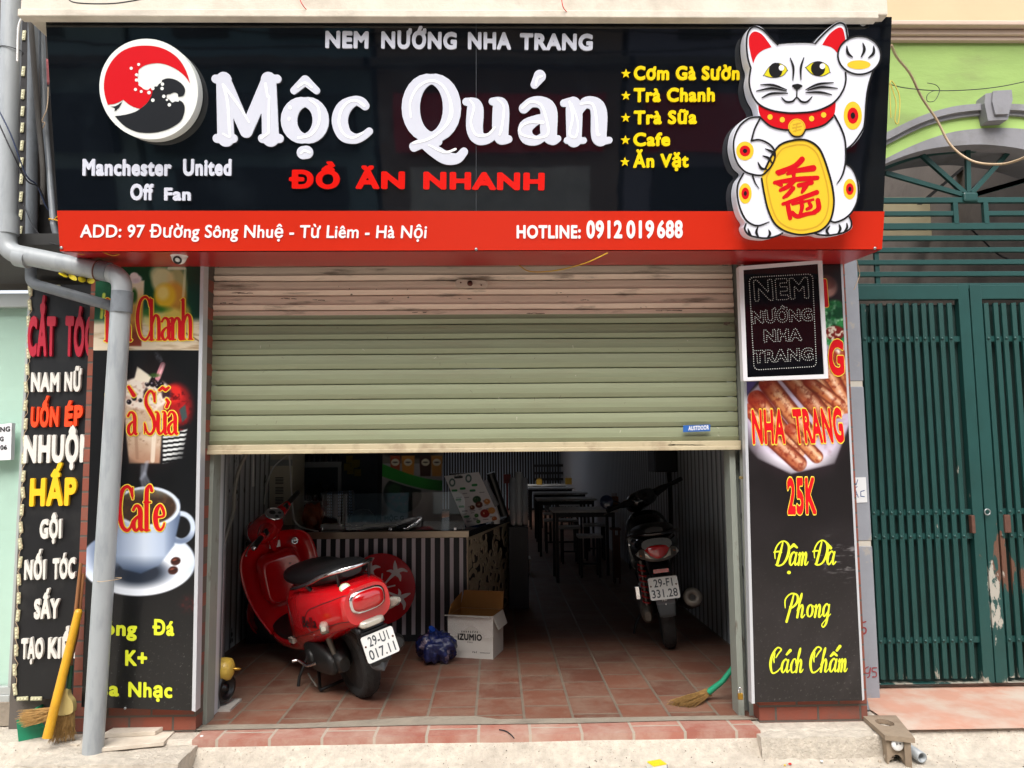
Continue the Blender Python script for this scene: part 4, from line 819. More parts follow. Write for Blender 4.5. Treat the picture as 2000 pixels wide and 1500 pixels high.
b = MB(); e = [PL.uv(*c) for c in ((392, 505), (399, 505), (382, 1390), (375, 1388))]; b.hexa([PL.pt(*c, .002) for c in e], [PL.pt(*c, -.06) for c in e]); b.build('edge_strip', M['alu'], lp)
class plines:
    def __init__(s, pl, root, name, items, d=.004, outline=None, **k): s.a = (pl, items, d, outline, k)
    def build(s, name, mt, root):
        pl, items, d, outline, k = s.a
        for L in items:
            b = MB(); line_text(b, pl, L[0], L[1], L[2], L[3], d, **k); o = b.build(name, mt, root)
            if outline: b = MB(); line_text(b, pl, L[0], L[1], L[2], L[3], d-.0012, extra=outline, **k); b.build('outline', M['inkedge'], o)
M['inklime'] = mat('yellow green print', 'd8e030', .4)
plines(PL, lp, 'football', [('Bóng', (178, 1239), (268, 1243), (179, 1209)), ('Đá', (298, 1240), (341, 1242), (298.5, 1210)), ('K+', (245, 1300), (288, 1301), (245.5, 1269)), ('Ca', (182, 1357), (233, 1360), (183, 1328)), ('Nhạc', (251, 1361), (337, 1363), (251.5, 1331))], bold=.06).build('football_lettering', M['inklime'], lp)
def serif_word(pl, root, name, glyphs, base, cap, extra, mt, w=.72, outline=1.9, d=.004):
    S_ = px_strokes(pl, px_word(pl, glyphs, base, cap, w=w, rk=.62)+[np.array(e, float) for e in extra], 0)
    px1 = np.hypot(*(np.array(pl.uv(301, 700))-np.array(pl.uv(300, 700))))
    b = MB(); b.loops(pl, stroke_loops(S_, px1*.55, outline*px1), d-.0015); o = b.build(name+'_outline', M['inkedge'], root)
    b = MB(); b.loops(pl, stroke_loops(S_, px1*.55), d); return b.build(name, mt, root)
serif_word(PL, lp, 'lemon_tea_lettering', [('T', 198, 34), ('r', 206, 40), ('a', 234, 36, 0, 62), ('C', 264, 40, 0, 92), ('h', 290, 36, 0, 84), ('a', 312, 35, 0, 74), ('n', 331, 36, 0, 74), ('h', 352, 35, 0, 84)], lambda x: 668-(x-264)*.02, 88, [], M['inkred'])
serif_word(PL, lp, 'milk_tea_lettering', [('T', 206, 30), ('r', 226, 30), ('a', 246, 34, 0, 76), ('S', 280, 42, 0, 92), ('u', 303, 34, 0, 76), ('a', 324, 36, 0, 76)], lambda x: 852-(x-264)*.01, 88, [[(252, 756, 3), (262, 772, 4)], [(312, 762, 2.5), (318, 757, 3), (324, 762, 3), (330, 757, 2.5)], [(326, 795, 3), (330, 786, 3), (326, 780, 2.5)]], M['inkred'])
serif_word(PL, lp, 'coffee_lettering', [('C', 228, 42), ('a', 256, 36, 0, 84), ('f', 280, 34, 0, 94), ('e', 299, 40, 0, 84)], lambda x: 1040-(x-230)*.02, 94, [], M['inkred'], w=.9)
for x, y in ((245, 1383), (272, 512)):
    b = MB(); b.lathe([(.006, 0), (.006, .004), (.002, .005)], PL.px(x, y, .001), (0, -1, 0), 8); b.build('screw', M['steel'], lp)

PR = YP(-.10)
RQ = ((1452, 512), (1641, 505), (1684, 1368), (1474, 1372))
def grill(X, Y):
    n1 = vnoise(X, Y, 18, 31); n2 = vnoise(X, Y, 6, 35); n3 = vnoise(X, Y, 70, 38)
    img = np.zeros(X.shape+(3,))+hexc('191516'); img = mixc(img, '252022', np.clip((n3-.4)*3, 0, 1)*.6)
    p = np.zeros_like(img)+hexc('2a1d22')
    plate = pmask(X, Y, [(1452, 780), (1490, 742), (1600, 600), (1660, 640), (1670, 800), (1630, 905), (1545, 925), (1480, 895), (1450, 860)], 5); p = mixc(p, 'b8aac0', plate); p = mixc(p, 'e4dfe8', plate*np.clip((Y-860)/40, 0, 1)*.8); p = mixc(p, '8a5a66', plate*np.clip((n1-.55)*3, 0, 1)*.5)
    p = mixc(p, '4c3f78', pmask(X, Y, [(1450, 740), (1482, 742), (1456, 775)], 4))
    rolls = [((1640, 700), (1668, 760), 18), ((1600, 700), (1650, 790), 18), ((1560, 700), (1632, 800), 18), ((1530, 720), (1615, 820), 18), ((1500, 750), (1580, 850), 18), ((1478, 780), (1555, 880), 18), ((1462, 800), (1500, 845), 12), ((1500, 850), (1560, 905), 16), ((1545, 840), (1595, 892), 13), ((1580, 745), (1640, 790), 12)]
    for i, (a, b_, r) in enumerate(rolls):
        mk, t = capm(X, Y, a, b_, r, 2); dx, dy = b_[0]-a[0], b_[1]-a[1]; L = math.hypot(dx, dy); s = ((X-a[0])*dy-(Y-a[1])*dx)/L/r
        c = mixc(np.zeros_like(p)+hexc(['c07a4e', 'b8683e', 'c98a5c', 'ae6040'][i % 4]), 'f0d2b4', np.clip(.8-np.abs(s-.25)*1.6, 0, 1)*.9); c = mixc(c, '5a1e14', np.clip(np.abs(s)*2.2-1.2, 0, 1)); c = mixc(c, '7a2818', np.clip((n2-.5)*4, 0, 1)*.75); c = mixc(c, '8a1c10', np.clip(.22-t, 0, 1)*3)
        c = mixc(c, 'fbeee0', np.clip((n1-.66)*6, 0, 1)*np.clip(1-np.abs(s-.2)*2, 0, 1)); p = mixc(p, c, mk)
    gz = ell(X, Y, 1630, 632, 32, 46, 5)
    gc = mixc(np.zeros_like(p)+hexc('2f8a48'), 'a6dcae', np.clip((n2-.5)*5, 0, 1)); gc = mixc(gc, '0f4a2a', np.clip((n1-.55)*5, 0, 1)); p = mixc(p, gc, gz)
    sd = ell(X, Y, 1630, 650, 20, 14, 3); p = mixc(p, mixc(np.zeros_like(p)+hexc('7a1c18'), 'e0d4c0', np.clip((n2-.5)*8, 0, 1)), sd)
    p = mixc(p, 'b4867c', ell(X, Y, 1612, 560, 24, 22, 6)); p = mixc(p, '7a3c34', ell(X, Y, 1612, 552, 20, 14, 5)*.7)
    vg = ell(X, Y, 1560, 725, 128, 205, 26)
    img = mixc(img, p, vg)
    scr = np.clip((vnoise(X*.35+Y*.1, Y*2, 5, 44)-.62)*6, 0, 1)*ell(X, Y, 1660, 1090, 70, 40, 40); img = mixc(img, '8c8a8a', scr*.7)
    img = mixc(img, '6e6a68', np.clip((vnoise(X, Y, 1.7, 50, 1)-.85)*8, 0, 1)*np.clip((Y-950)/400, 0, 1)*.7); img = mixc(img, '4a4544', np.clip((vnoise(X*1.5+Y*.6, Y*.4, 40, 51)-.5)*2, 0, 1)*np.clip((Y-1150)/200, 0, 1)*.6)
    return img
rp = thing('poster_board', 'tall grilled pork roll poster board with price and yellow script', 'poster', tuple(P(1575, 1370, -.10)))
paint('print', PR, RQ, 140, 580, grill, M['ink'], rp, 0)
b = MB(); q = [PR.uv(*c) for c in RQ]; b.hexa([PR.pt(*c, -.0015) for c in q], [PR.pt(*c, -.045) for c in q]); b.build('backing', M['alu'], rp)
for e in (((1447, 520), (1452, 520), (1474, 1374), (1468, 1374)), ((1641, 505), (1645, 505), (1688, 1366), (1684, 1368))):
    b = MB(); e = [PR.uv(*c) for c in e]; b.hexa([PR.pt(*c, .002) for c in e], [PR.pt(*c, -.045) for c in e]); b.build('edge_strip', M['alu'], rp)
plines(PR, rp, 'dish', [('NEM', (1490, 600), (1618, 600), (1486, 545)), ('NƯỚNG', (1480, 738), (1649, 733), (1478, 668))], outline=.0035, bold=.06).build('dish_lettering', M['inkred'], rp)
plines(PR, rp, 'place', [('NHA', (1470, 868), (1534, 867), (1467, 800)), ('TRANG', (1553, 867), (1649, 864), (1546, 799))], outline=.0035, bold=.055).build('place_lettering', M['inkred'], rp)
plines(PR, rp, 'price', [('25K', (1538, 1005), (1594, 1004), (1536, 933))], outline=.0035, bold=.06).build('price_lettering', M['inkred'], rp)
def script(kind):
    t, h = .075, .045
    D = {
        'D': [sm([(.34, .92, h), (.26, .5, t), (.16, .06, t)]), sm([(.02, .30, h*.7), (-.03, .62, h), (.14, .90, h), (.42, .98, h), (.68, .80, t), (.70, .45, t*1.1), (.52, .12, t*.8), (.26, .02, h), (.10, .06, h)])],
        'bar': [sm([(.10, .55, h), (.30, .58, h*1.1), (.46, .55, h)], 4)],
        'a': [sm([(.44, .44, h), (.30, .55, h*1.1), (.13, .40, t), (.11, .14, t), (.22, .03, h), (.38, .20, h)]), sm([(.47, .52, h*1.2), (.41, .22, t), (.46, .04, h*1.1), (.60, .14, h*.8)])],
        'm': [sm([(.04, .42, h*.8), (.13, .52, h), (.14, .30, t), (.10, .04, t)]), sm([(.14, .30, h*.8), (.30, .53, h), (.36, .40, t), (.31, .04, t)]), sm([(.36, .30, h*.8), (.52, .53, h), (.58, .40, t), (.55, .08, t*.9), (.66, .05, h), (.76, .16, h*.7)])],
        'n': [sm([(.04, .42, h*.8), (.13, .52, h), (.14, .30, t), (.10, .04, t)]), sm([(.14, .30, h*.8), (.32, .53, h), (.40, .40, t), (.37, .08, t*.9), (.46, .04, h), (.58, .15, h*.7)])],
        'h': [sm([(.02, .30, h*.6), (.22, .75, h), (.24, .97, h), (.16, .80, t*.8), (.12, .35, t), (.08, .04, t)]), sm([(.13, .30, h*.8), (.30, .53, h), (.38, .40, t), (.35, .08, t*.9), (.44, .04, h), (.56, .15, h*.7)])],
        'o': [ring(.27, .29, .17, .23, t, h), sm([(.42, .44, h*.7), (.50, .48, h*.7), (.60, .42, h*.6)], 4)],
        'g': [sm([(.44, .44, h), (.30, .55, h*1.1), (.13, .40, t), (.12, .16, t), (.22, .06, h), (.38, .22, h)]), sm([(.47, .52, h), (.42, .10, t), (.36, -.22, t*.9), (.20, -.36, h), (.10, -.26, h*.8), (.30, -.08, h*.7), (.60, .15, h*.7)])],
        'c': [sm([(.42, .40, t*.8), (.36, .54, h), (.22, .52, h*1.2), (.11, .28, t), (.18, .05, h*1.2), (.34, .04, h), (.50, .16, h*.7)])],
        'C': [sm([(.30, .62, h*.8), (.40, .78, h), (.52, .94, h), (.30, 1.0, h), (.10, .72, t), (.06, .34, t*1.1), (.20, .03, h*1.2), (.42, .06, h), (.60, .22, h*.7)]), sm([(.22, .80, h*.6), (.20, .55, h), (.24, .42, h*.6)])],
        'P': [sm([(.40, .94, h), (.32, .5, t), (.18, -.12, t)]), sm([(.02, .42, h*.7), (-.02, .75, h), (.24, .97, h), (.58, .92, t*.8), (.64, .66, t), (.42, .44, h*1.1), (.26, .46, h)])],
    }
    return D[kind]
def script_line(chars, base, cap, slant=.16):
    out = []
    for ch, x, wx in chars:
        for s in script(ch): out.append(np.array([(x+wx*(a+slant*c), base(x)-cap*c, r_*(cap*.40+wx*.32)) for a, c, r_ in np.array(s, float)]))
    return out
SL = script_line([('D', 1511, 36), ('bar', 1504, 40), ('a', 1538, 32), ('m', 1556, 28), ('D', 1588, 34), ('bar', 1580, 38), ('a', 1611, 34)], lambda x: 1106-(x-1505)*.02, 50)
SL += [[(1543, 1070, 2), (1550, 1064, 3), (1556, 1069, 2)], [(1540, 1118, 3.2), (1541, 1118, 3.2)], [(1615, 1061, 2), (1622, 1070, 3)]]
SL += script_line([('P', 1530, 36), ('h', 1554, 30), ('o', 1572, 30), ('n', 1588, 28), ('g', 1603, 30)], lambda x: 1208-(x-1530)*.02, 50)
SL += script_line([('C', 1500, 38), ('a', 1522, 32), ('c', 1540, 30), ('h', 1552, 28), ('C', 1578, 38), ('h', 1600, 30), ('a', 1616, 32), ('m', 1634, 26)], lambda x: 1315-(x-1500)*.015, 50)
SL += [[(1536, 1278, 2), (1543, 1270, 3)], [(1622, 1281, 2), (1628, 1275, 3), (1634, 1280, 2)], [(1634, 1270, 2.5), (1640, 1262, 3)]]
b = MB(); b.loops(PR, stroke_loops(px_strokes(PR, SL, 0), .0016), .003); b.build('script_lettering', M['inklime'], rp)

# tilted dotted light sign hung over the right poster
LPn = Plane(P(1530, 740, -.19), (1, 0, 0), (0, -.02, 1))
LC = ((1443, 520), (1606, 508), (1618, 739), (1452, 744))
led = thing('dotted_light_sign', 'black dotted light board in a white frame hung crooked over the pork poster', 'light sign', tuple(LPn.px(1535, 742)))
oq = [LPn.uv(*c) for c in LC]; iq = [LPn.uv(*c) for c in ((1452, 527), (1598, 515), (1610, 731), (1460, 737))]
b = MB(); b.loops(LPn, [oq, iq], 0, -.045); b.build('frame', mat('white plastic frame', 'd8d6da', .4), led, bevel=.002)
b = MB(); b.loops(LPn, [iq], -.006); b.build('face', mat('black acrylic face', '08080c', .06, spec=.6), led)
def dots(loops, step, r, pl, mb, d):
    for l in loops:
        l = np.vstack([l, l[:1]]); seg = np.hypot(*np.diff(l, axis=0).T); s = np.concatenate([[0], np.cumsum(seg)]); k = max(3, int(round(s[-1]/step)))
        for t in np.arange(k)*s[-1]/k:
            x = np.interp(t, s, l[:, 0]); y = np.interp(t, s, l[:, 1])
            mb.add([pl.pt(x+r*cos(a), y+r*sin(a), d) for a in np.arange(6)*pi/3], [(0, 1, 2, 3, 4, 5)])
bd = MB()
rr_ = []
for (x0, y0, x1, y1) in ((1460, 538, 1594, 728),):
    pts = []
    for cx, cy, a0 in ((1588, 535, -90), (1595, 716, 0), (1473, 722, 90), (1464, 541, 180)):
        for a in range(0, 91, 15): pts.append((cx-9*(1 if cx > 1500 else -1)+9*cos(R(a0+a)), cy+9*(1 if cy < 600 else -1)+9*sin(R(a0+a))))
    rr_ = [np.array([LPn.uv(*p) for p in pts])]
dots(rr_, .0115, .0026, LPn, bd, -.004); bd.build('border_dots', mat('led dot', 'c8c8c4', .4), led)
for txt, pL, pR, pT in (('NEM', (1475, 588), (1581, 582), (1472, 547)), ('NƯỚNG', (1471, 632), (1588, 626), (1469, 608)), ('NHA', (1493, 668), (1567, 665), (1492, 644)), ('TRANG', (1472, 709), (1589, 703), (1471, 685))):
    tmp = MB(); L = line_text(tmp, LPn, txt, pL, pR, pT, 0, bold=.05, res=20); b = MB(); dots(L, .0105, .0023, LPn, b, -.004); b.build('lettering', bpy.data.materials['led dot'], led)

# ---------------------------------------------------------------- barber board on the left
BY = -.02; BP = YP(BY)
bb = thing('barber_board', 'black hair salon board with raised lettering and a border of light modules', 'sign', tuple(P(100, 1365, BY)))
bq = ((60, 556), (184, 556), (158, 1365), (28, 1365))
b = MB(); q = [BP.uv(*c) for c in bq]; b.hexa([BP.pt(*c) for c in q], [BP.pt(*c, -.04) for c in q]); b.build('panel', mat('dusty black board', '111114', .4, var=.2, vscale=6, dirt='2e2d2c', dscale=4, damt=.6), bb)
M['hairred'] = mat('dark pink letters', 'b01c34', .4); M['hairorange'] = mat('orange letters', 'f0481a', .4); M['haircream'] = mat('cream letters', 'd8d4cc', .5); M['hairyellow'] = mat('yellow letters', 'f2c020', .4)
def hair(name, txts, mt, bold=.075):
    for t, a, c, e in txts: b = MB(); line_text(b, BP, t, a, c, e, .018, .016, bold=bold); b.build(name, M[mt], bb)
hair('haircut_lettering', [('CẮT', (57, 697), (111, 697), (59, 619)), ('TÓC', (130, 697), (186, 698), (132, 618))], 'hairred')
hair('gender_lettering', [('NAM', (64, 766), (119, 766), (65, 728)), ('NỮ', (129, 765), (162, 765), (130, 727))], 'haircream')
hair('perm_lettering', [('UỐN', (63, 835), (117, 834), (65, 795)), ('ÉP', (129, 834), (164, 832), (131, 793))], 'hairorange')
hair('dye_lettering', [('NHUỘM', (49, 905), (184, 903), (51, 850))], 'haircream', .075)
hair('steam_lettering', [('HẤP', (61, 989), (152, 987), (63, 934))], 'hairyellow', .07)
hair('wash_lettering', [('GỘI', (81, 1052), (123, 1051), (82, 1014))], 'haircream')
hair('extension_lettering', [('NỐI', (51, 1132), (92, 1131), (52, 1093)), ('TÓC', (106, 1131), (150, 1129), (107, 1090))], 'haircream')
hair('dry_lettering', [('SẤY', (70, 1208), (119, 1207), (71, 1169))], 'haircream')
hair('style_lettering', [('TẠO', (45, 1286), (88, 1285), (46, 1246)), ('KIỂU', (97, 1285), (160, 1284), (98, 1244))], 'haircream')
led_m = mat('pale led module', 'b8b493', .4); ledm2 = mat('led chip', 'e4e0c0', .3)
def led_module(x, y, ang, pl=BP, par=bb):
    a, c = pl.uv(x, y); M_ = Matrix.Translation(pl.pt(a, c, .004)) @ Matrix.Rotation(ang, 4, 'Y')
    b = MB(); b.cbox((0, 0, 0), (.019, .008, .056), 0, M_); o = b.build('light_module', led_m, par, bevel=.003)
    b = MB()
    for z in (-.016, 0, .016): b.cbox((0, -.005, z), (.007, .003, .008), 0, M_)
    b.build('chip', ledm2, o)
for i, y in enumerate([568, 596, 628, 660, 690, 722, 756, 792, 828, 862, 896, 930, 962, 996, 1030, 1062, 1098, 1132, 1168, 1202, 1236, 1270, 1308, 1346]):
    led_module(61-(y-556)*.0402+random.uniform(-1.5, 1.5), y, random.uniform(-.15, .15)-.04)
for x, y in ((75, 558), (108, 560), (45, 1364), (72, 1364), (140, 1362)): led_module(x, y, pi/2+random.uniform(-.1, .1))
pts = [P(61-(y-556)*.04+4*sin(y*.19), y, BY-.008) for y in range(556, 1366, 10)]
b = MB(); b.tube(pts, .0016, 5); b.build('cable', M['wirew'], bb)

# salon front: glass door, awning, wall and base
barb = thing('salon_building', 'grey salon front with a greenish glass door beside the black letter board', 'building', (P(0, 1400, .1).x, .1, 0))
xw = P(165, 900, .06).x
b = MB(); x0 = P(-400, 900, .06).x; zt0 = P(30, 640, .06).z; zA = P(20, 556, .06).z
xg = P(60, 900, .06).x-.0
b.box((P(30, 1300, .06).x-.0, .03, -.02), (xl0, .22, zA+.02)); b.box((x0, .22, zA+.05), (P(76, 80, .22).x, .42, 5.2)); b.build('wall', mat('grey brown salon wall', '5d5650', .9, var=.1, vscale=8, bump=.3), barb)
b = MB(); b.box((x0, .06, .0), (P(31, 1300, .06).x-.002, .2, P(10, 1372, .06).z)); b.build('door_sill', M['rawcon'], barb)
dz0, dz1 = P(10, 1372, .07).z, P(20, 572, .07).z
b = MB(); xr_ = P(31, 1300, .07).x; x2 = P(58, 600, .07).x
b.hexa([P(20, 562, .07), P(60, 562, .07), P(58, 588, .07), P(20, 588, .07)], [P(20, 562, .11), P(60, 562, .11), P(58, 588, .11), P(20, 588, .11)]) if False else None
b.box((x0, .07, dz1-.075), (x2+.02, .12, dz1-.002)); b.box((x0, .07, dz0), (x2+.0, .12, dz0+.035)); b.box((x0, .075, dz0+.035), (x2, .115, dz0+.075)); b.box((x2-.012, .07, dz0+.075), (x2+.02, .12, dz1-.075)); dr = b.build('door_frame', mat('pale aluminium frame', 'b4b8b6', .4, metal=.3), barb, bevel=.003)
b = MB(); b.add([(x0, .092, dz0+.07), (x2-.01, .092, dz0+.07), (x2-.01, .092, dz1-.07), (x0, .092, dz1-.07)], [(0, 1, 2, 3)]); b.build('glass', glass_mat('greenish tinted glass', 'f0f6f3', 2.0), dr)
b = MB(); b.box((x0, .125, dz0+.02), (x2+.0, .135, dz1)); b.build('curtain', mat('pale salon film', 'cfe6da', .9, var=.1, vscale=1.2, dirt='a8b2ac', dscale=1.3, damt=.6, stretch=(1, 1, .6)), barb)  # pale film sheet added close behind the glass to keep the door bright
b = MB(); aw = [V((x0, -.12, zA+.02))]; nn = 10
pr = [(.06, zA+.005), (-.02, zA+.03), (-.12, zA+.075), (-.20, zA+.14), (-.22, zA+.19), (.06, zA+.19)]; xe = P(188, 545, -.1).x
b.add([(x0, y, z) for y, z in pr]+[(xe, y, z) for y, z in pr], [(i, (i+1) % 6, (i+1) % 6+6, i+6) for i in range(6)]+[(6, 7, 8, 9, 10, 11)]); recalc(b.build('awning', mat('dark grey awning', '4a4a4a', .7, var=.1), barb))
# paper notice on the glass
NP = YP(.05); b = MB(); q = [NP.uv(*c) for c in ((-70, 838), (23, 826), (21, 898), (-72, 902))]; b.hexa([NP.pt(*c) for c in q], [NP.pt(*c, -.03) for c in q])
no = b.build('paper_notice', mat('white paper', 'dcdce0', .7)); tag(no, 'white paper notice stuck on the salon glass door', 'notice')
for t, a, c, e in (('THƯỜNG', (-52, 844), (20, 842), (-52, 834)), ('VẮNG', (-40, 863), (7, 861), (-40, 853)), ('0906', (-40, 880), (19, 878), (-40, 869))):
    pass
b = MB(); line_text(b, NP, 'ỨNG', (-9, 845), (20, 842.5), (-9, 835), .002, bold=.05); line_text(b, NP, 'G', (0, 862), (7.5, 861.5), (0, 853), .002, bold=.05); line_text(b, NP, '06', (1, 879), (14, 878), (1, 869.5), .002, bold=.05); b.build('lettering', M['inkblack'], no)

# ---------------------------------------------------------------- drain pipes
def bend(pts, rad, n=8):
    pts = [V(p) for p in pts]; out = [pts[0]]
    for a, b_, c in zip(pts[:-2], pts[1:-1], pts[2:]):
        u = (a-b_).normalized(); v = (c-b_).normalized(); ang = u.angle(v); t = min(rad/tan(ang/2), (a-b_).length*.48, (c-b_).length*.48)
        for i in range(n+1):
            k = i/n; out.append((b_+u*t)*(1-k)**2+b_*2*k*(1-k)+(b_+v*t)*k*k)
    out.append(pts[-1]); return out
YPIPE = -.27
A = [P(24, -40, YPIPE), P(12, 492, YPIPE), P(240, 538, YPIPE-.04), P(186, 1450, YPIPE-.02)]
A[3] = G(211, 1447, -.02); A[3].y = min(A[3].y, -.25)
dp1 = thing('drain_pipe', 'thick grey plastic drain pipe bending under the sign and standing on the slabs', 'pipe', tuple(A[3]))
pp = bend(A, .085)
b = MB(); b.tube(pp, .0455, 20); b.build('pipe_run', M['pvc'], dp1)
def collar_ring(c, d, r, L):
    r -= .008
    b = MB(); d = V(d).normalized(); b.tube([c-d*L/2, c+d*L/2], r, 20); return b
b = collar_ring(P(16, 440, YPIPE), A[1]-A[0], .0565, .09); b.build('joint_sleeve', M['pvc'], dp1)
b = collar_ring(P(45, 503, YPIPE-.005), A[2]-A[1], .0565, .06); b.build('joint_sleeve', M['pvc'], dp1)
b = collar_ring(P(205, 530, YPIPE-.035), A[2]-A[1], .0565, .05); b.build('joint_sleeve', M['pvcd'], dp1)
b = collar_ring(P(238, 590, YPIPE-.04), A[3]-A[2], .0565, .10); b.build('joint_sleeve', M['pvcd'], dp1)
b = MB(); c = P(22, 100, YPIPE); b.tube([c+V((.050*cos(a), .050*sin(a), .004*sin(a*2))) for a in np.arange(24)*2*pi/24], .0022, 5, closed=True); b.build('wire_tie', M['wire'], dp1)
b = MB(); c = P(20, 345/3.0, YPIPE)
c = P(214, 1132, YPIPE-.03); b = MB(); b.tube([c+V((.0490*cos(a), .0490*sin(a), .004*cos(a))) for a in np.arange(24)*2*pi/24], .0016, 5, closed=True); b.build('wire_tie', M['wirew'], dp1)
c = P(193, 528, YPIPE-.03); b = MB(); d_ = (A[2]-A[1]).normalized(); s_ = d_.orthogonal().normalized(); g_ = d_.cross(s_); b.tube([c+s_*(.0505*cos(a))+g_*(.0505*sin(a)) for a in np.arange(24)*2*pi/24], .003, 6, closed=True); b.build('rusty_clip', mat('rusty strap', '6a4438', .7), dp1)
B = [P(74, 20, -.05), P(58, 555, -.05), P(212, 590, -.12), P(205, 760, -.12)]
B = [P(66, 20, -.08), P(60, 553, -.08), P(226, 600, -.16), P(212, 900, -.16), P(178, 1420, -.14)]
dp2 = thing('drain_pipe', 'thinner grey plastic pipe bending behind the thick drain pipe', 'pipe', tuple(B[-1]))
b = MB(); b.tube(bend(B[:2]+B[2:3], .06), .024*1.0, 14, caps=True) if False else b.tube(bend(B, .055), .0265, 16); b.build('pipe_run', M['pvcd'], dp2)
b = MB(); b.tube(bend([P(80, 40, -.02), P(88, 240, -.06), P(105, 440, -.2), P(112, 468, -.2), P(135, 470, -.15)], .03), .0155, 12)
tag(b.build('conduit', M['pvcd']), 'slim grey conduit slanting down to the corner of the sign', 'pipe')
b = MB(); c = P(104, 430, -.2); b.tube([c+V((.018*cos(a), .018*sin(a), .003*sin(2*a))) for a in np.arange(16)*2*pi/16], .003, 6, closed=True); b.tube([c+V((.012, -.012, 0)), c+V((.03, -.02, .012)), c+V((.036, -.03, .006))], .0025, 5); b.tube([c+V((.012, -.012, 0)), c+V((.036, -.02, -.01))], .0025, 5)
tag(b.build('cable_tie', mat('yellow tie', 'd8a018', .5)), 'yellow tie knotted round the slim conduit', 'tie')
# black upright strip with light modules and old cables between the pipes
SPt = YP(.10)
us = thing('light_strip_board', 'narrow upright black strip with light modules behind the thick pipe', 'light strip', tuple(P(48, 490, .1)))
b = MB(); b.hexa([P(36, 20, .1), P(56, 20, .1), P(50, 500, .1), P(30, 500, .1)], [P(36, 20, .13), P(56, 20, .13), P(50, 500, .13), P(30, 500, .13)]); b.build('panel', M['darkwall'], us)
for y in (70, 140, 185, 218, 250, 285, 318, 350, 385, 420, 452): led_module(48-(y-60)*.018, y, .05, SPt, us)
b = MB(); b.box((P(76, 300, .3).x, .30, 1.9), (xl0+.05, .5, P(90, 188, .3).z)); b.box((xl0-.02, .12, 1.9), (xl1-.2, .32, 3.5)); b.build('wall_infill', M['darkwall'], shop)
b = MB(); b.hexa([P(74, 112, .28), P(97, 114, .28), P(98, 168, .28), P(73, 166, .28)], [P(74, 112, .36), P(97, 114, .36), P(98, 168, .36), P(73, 166, .36)]); tag(b.build('cloth_bundle', mat('faded red cloth', 'b4686a', .9, var=.2, vscale=20, bump=.5), bevel=.02), 'faded red bundle wedged in the gap left of the sign', 'bundle')
def cable(pts, r, mt, label, cat='cable', sub=8):
    b = MB(); b.tube([V(p) for p in crom([tuple(p) for p in pts], sub)], r, 6); return tag(b.build('cable', mt), label, cat)
cable([P(58, 15, -.1), P(66, 120, -.12), P(74, 220, -.13), P(84, 330, -.16), P(84, 400, -.14)], .013, mat('dusty black cable', '4a4744', .8), 'thick dusty cable running down between the grey pipes')
cable([P(48, -5, -.34), P(44, 30, -.34), P(36, 55, -.34), P(34, 120, -.34)], .005, M['white'], 'white cable looping over the top of the thick drain pipe')
cable([P(-5, 210, -.36), P(22, 265, -.35), P(50, 340, -.3), P(72, 362, -.24), P(88, 400, -.2), P(96, 412, -.18)], .0035, mat('blue black cable', '34405e', .5), 'blue cable crossing the thick drain pipe')
cable([P(-5, 235, -.37), P(25, 300, -.36), P(52, 352, -.3), P(76, 366, -.24), P(92, 405, -.18)], .0035, M['wire'], 'black cable crossing the thick drain pipe below the blue one')
cable([P(46, 400, -.1), P(64, 440, -.15), P(90, 470, -.2), P(113, 478, -.2)], .002, M['wire'], 'thin black wire drooping to the lower corner of the sign')
cable([P(94, 170, -.05), P(92, 210, -.1), P(82, 236, -.12), P(88, 240, -.12), P(82, 252, -.12)], .003, M['wirew'], 'loose beige wire knotted beside the upper left of the sign')
cable([P(130, -8, -.75), P(140, 3, -.75), P(170, 7, -.75), P(230, 6, -.75), P(300, -6, -.75)], .003, M['wire'], 'black wire sagging along the cream canopy edge')
cable([P(583, -8, -.73), P(590, 8, -.73), P(601, 22, -.70)], .002, M['ledred'], 'short red wire end hanging over the top edge of the sign, left of centre')
cable([P(1096, -8, -.73), P(1100, 14, -.73), P(1110, 26, -.70)], .002, M['ledred'], 'short red wire end hanging over the top edge of the sign, near its middle')
cable([P(1187, 494, -.46), P(1140, 515, -.40), P(1080, 529, -.3), P(1035, 530, -.2), P(1014, 518, -.14)], .0028, M['wirey'], 'yellow wire drooping below the sign in front of the shutter')
cable([P(135, 490, -.44), P(160, 497, -.4), P(185, 492, -.4)], .002, M['wirey'], 'short yellow wire under the left corner of the sign')
cable([P(200, 492, -.44), P(222, 499, -.4), P(243, 493, -.4)], .002, M['wirey'], 'short yellow wire under the sign next to the camera dome')
# yellow plastic rag on the pipe
b = MB(); us_ = np.linspace(0, 1, 14); 
pa = [(110, 531), (130, 533), (150, 538), (170, 541), (187, 543)]; pb = [(118, 538), (135, 545), (152, 551), (168, 553), (184, 556)]
for i in range(4):
    for j in range(1):
        z0 = -.30+.02*((i % 2)*2-1); z1 = -.30-.02*((i % 2)*2-1); b.add([P(*pa[i], z0), P(*pa[i+1], z1), P(*pb[i+1], z1-.02), P(*pb[i], z0-.02)], [(0, 1, 2, 3)])
tag(b.build('plastic_rag', mat('crumpled yellow plastic', 'c8b41c', .4, var=.3, vscale=30, bump=.8), subd=2), 'crumpled yellow plastic strip caught between the two bent pipes', 'rag')
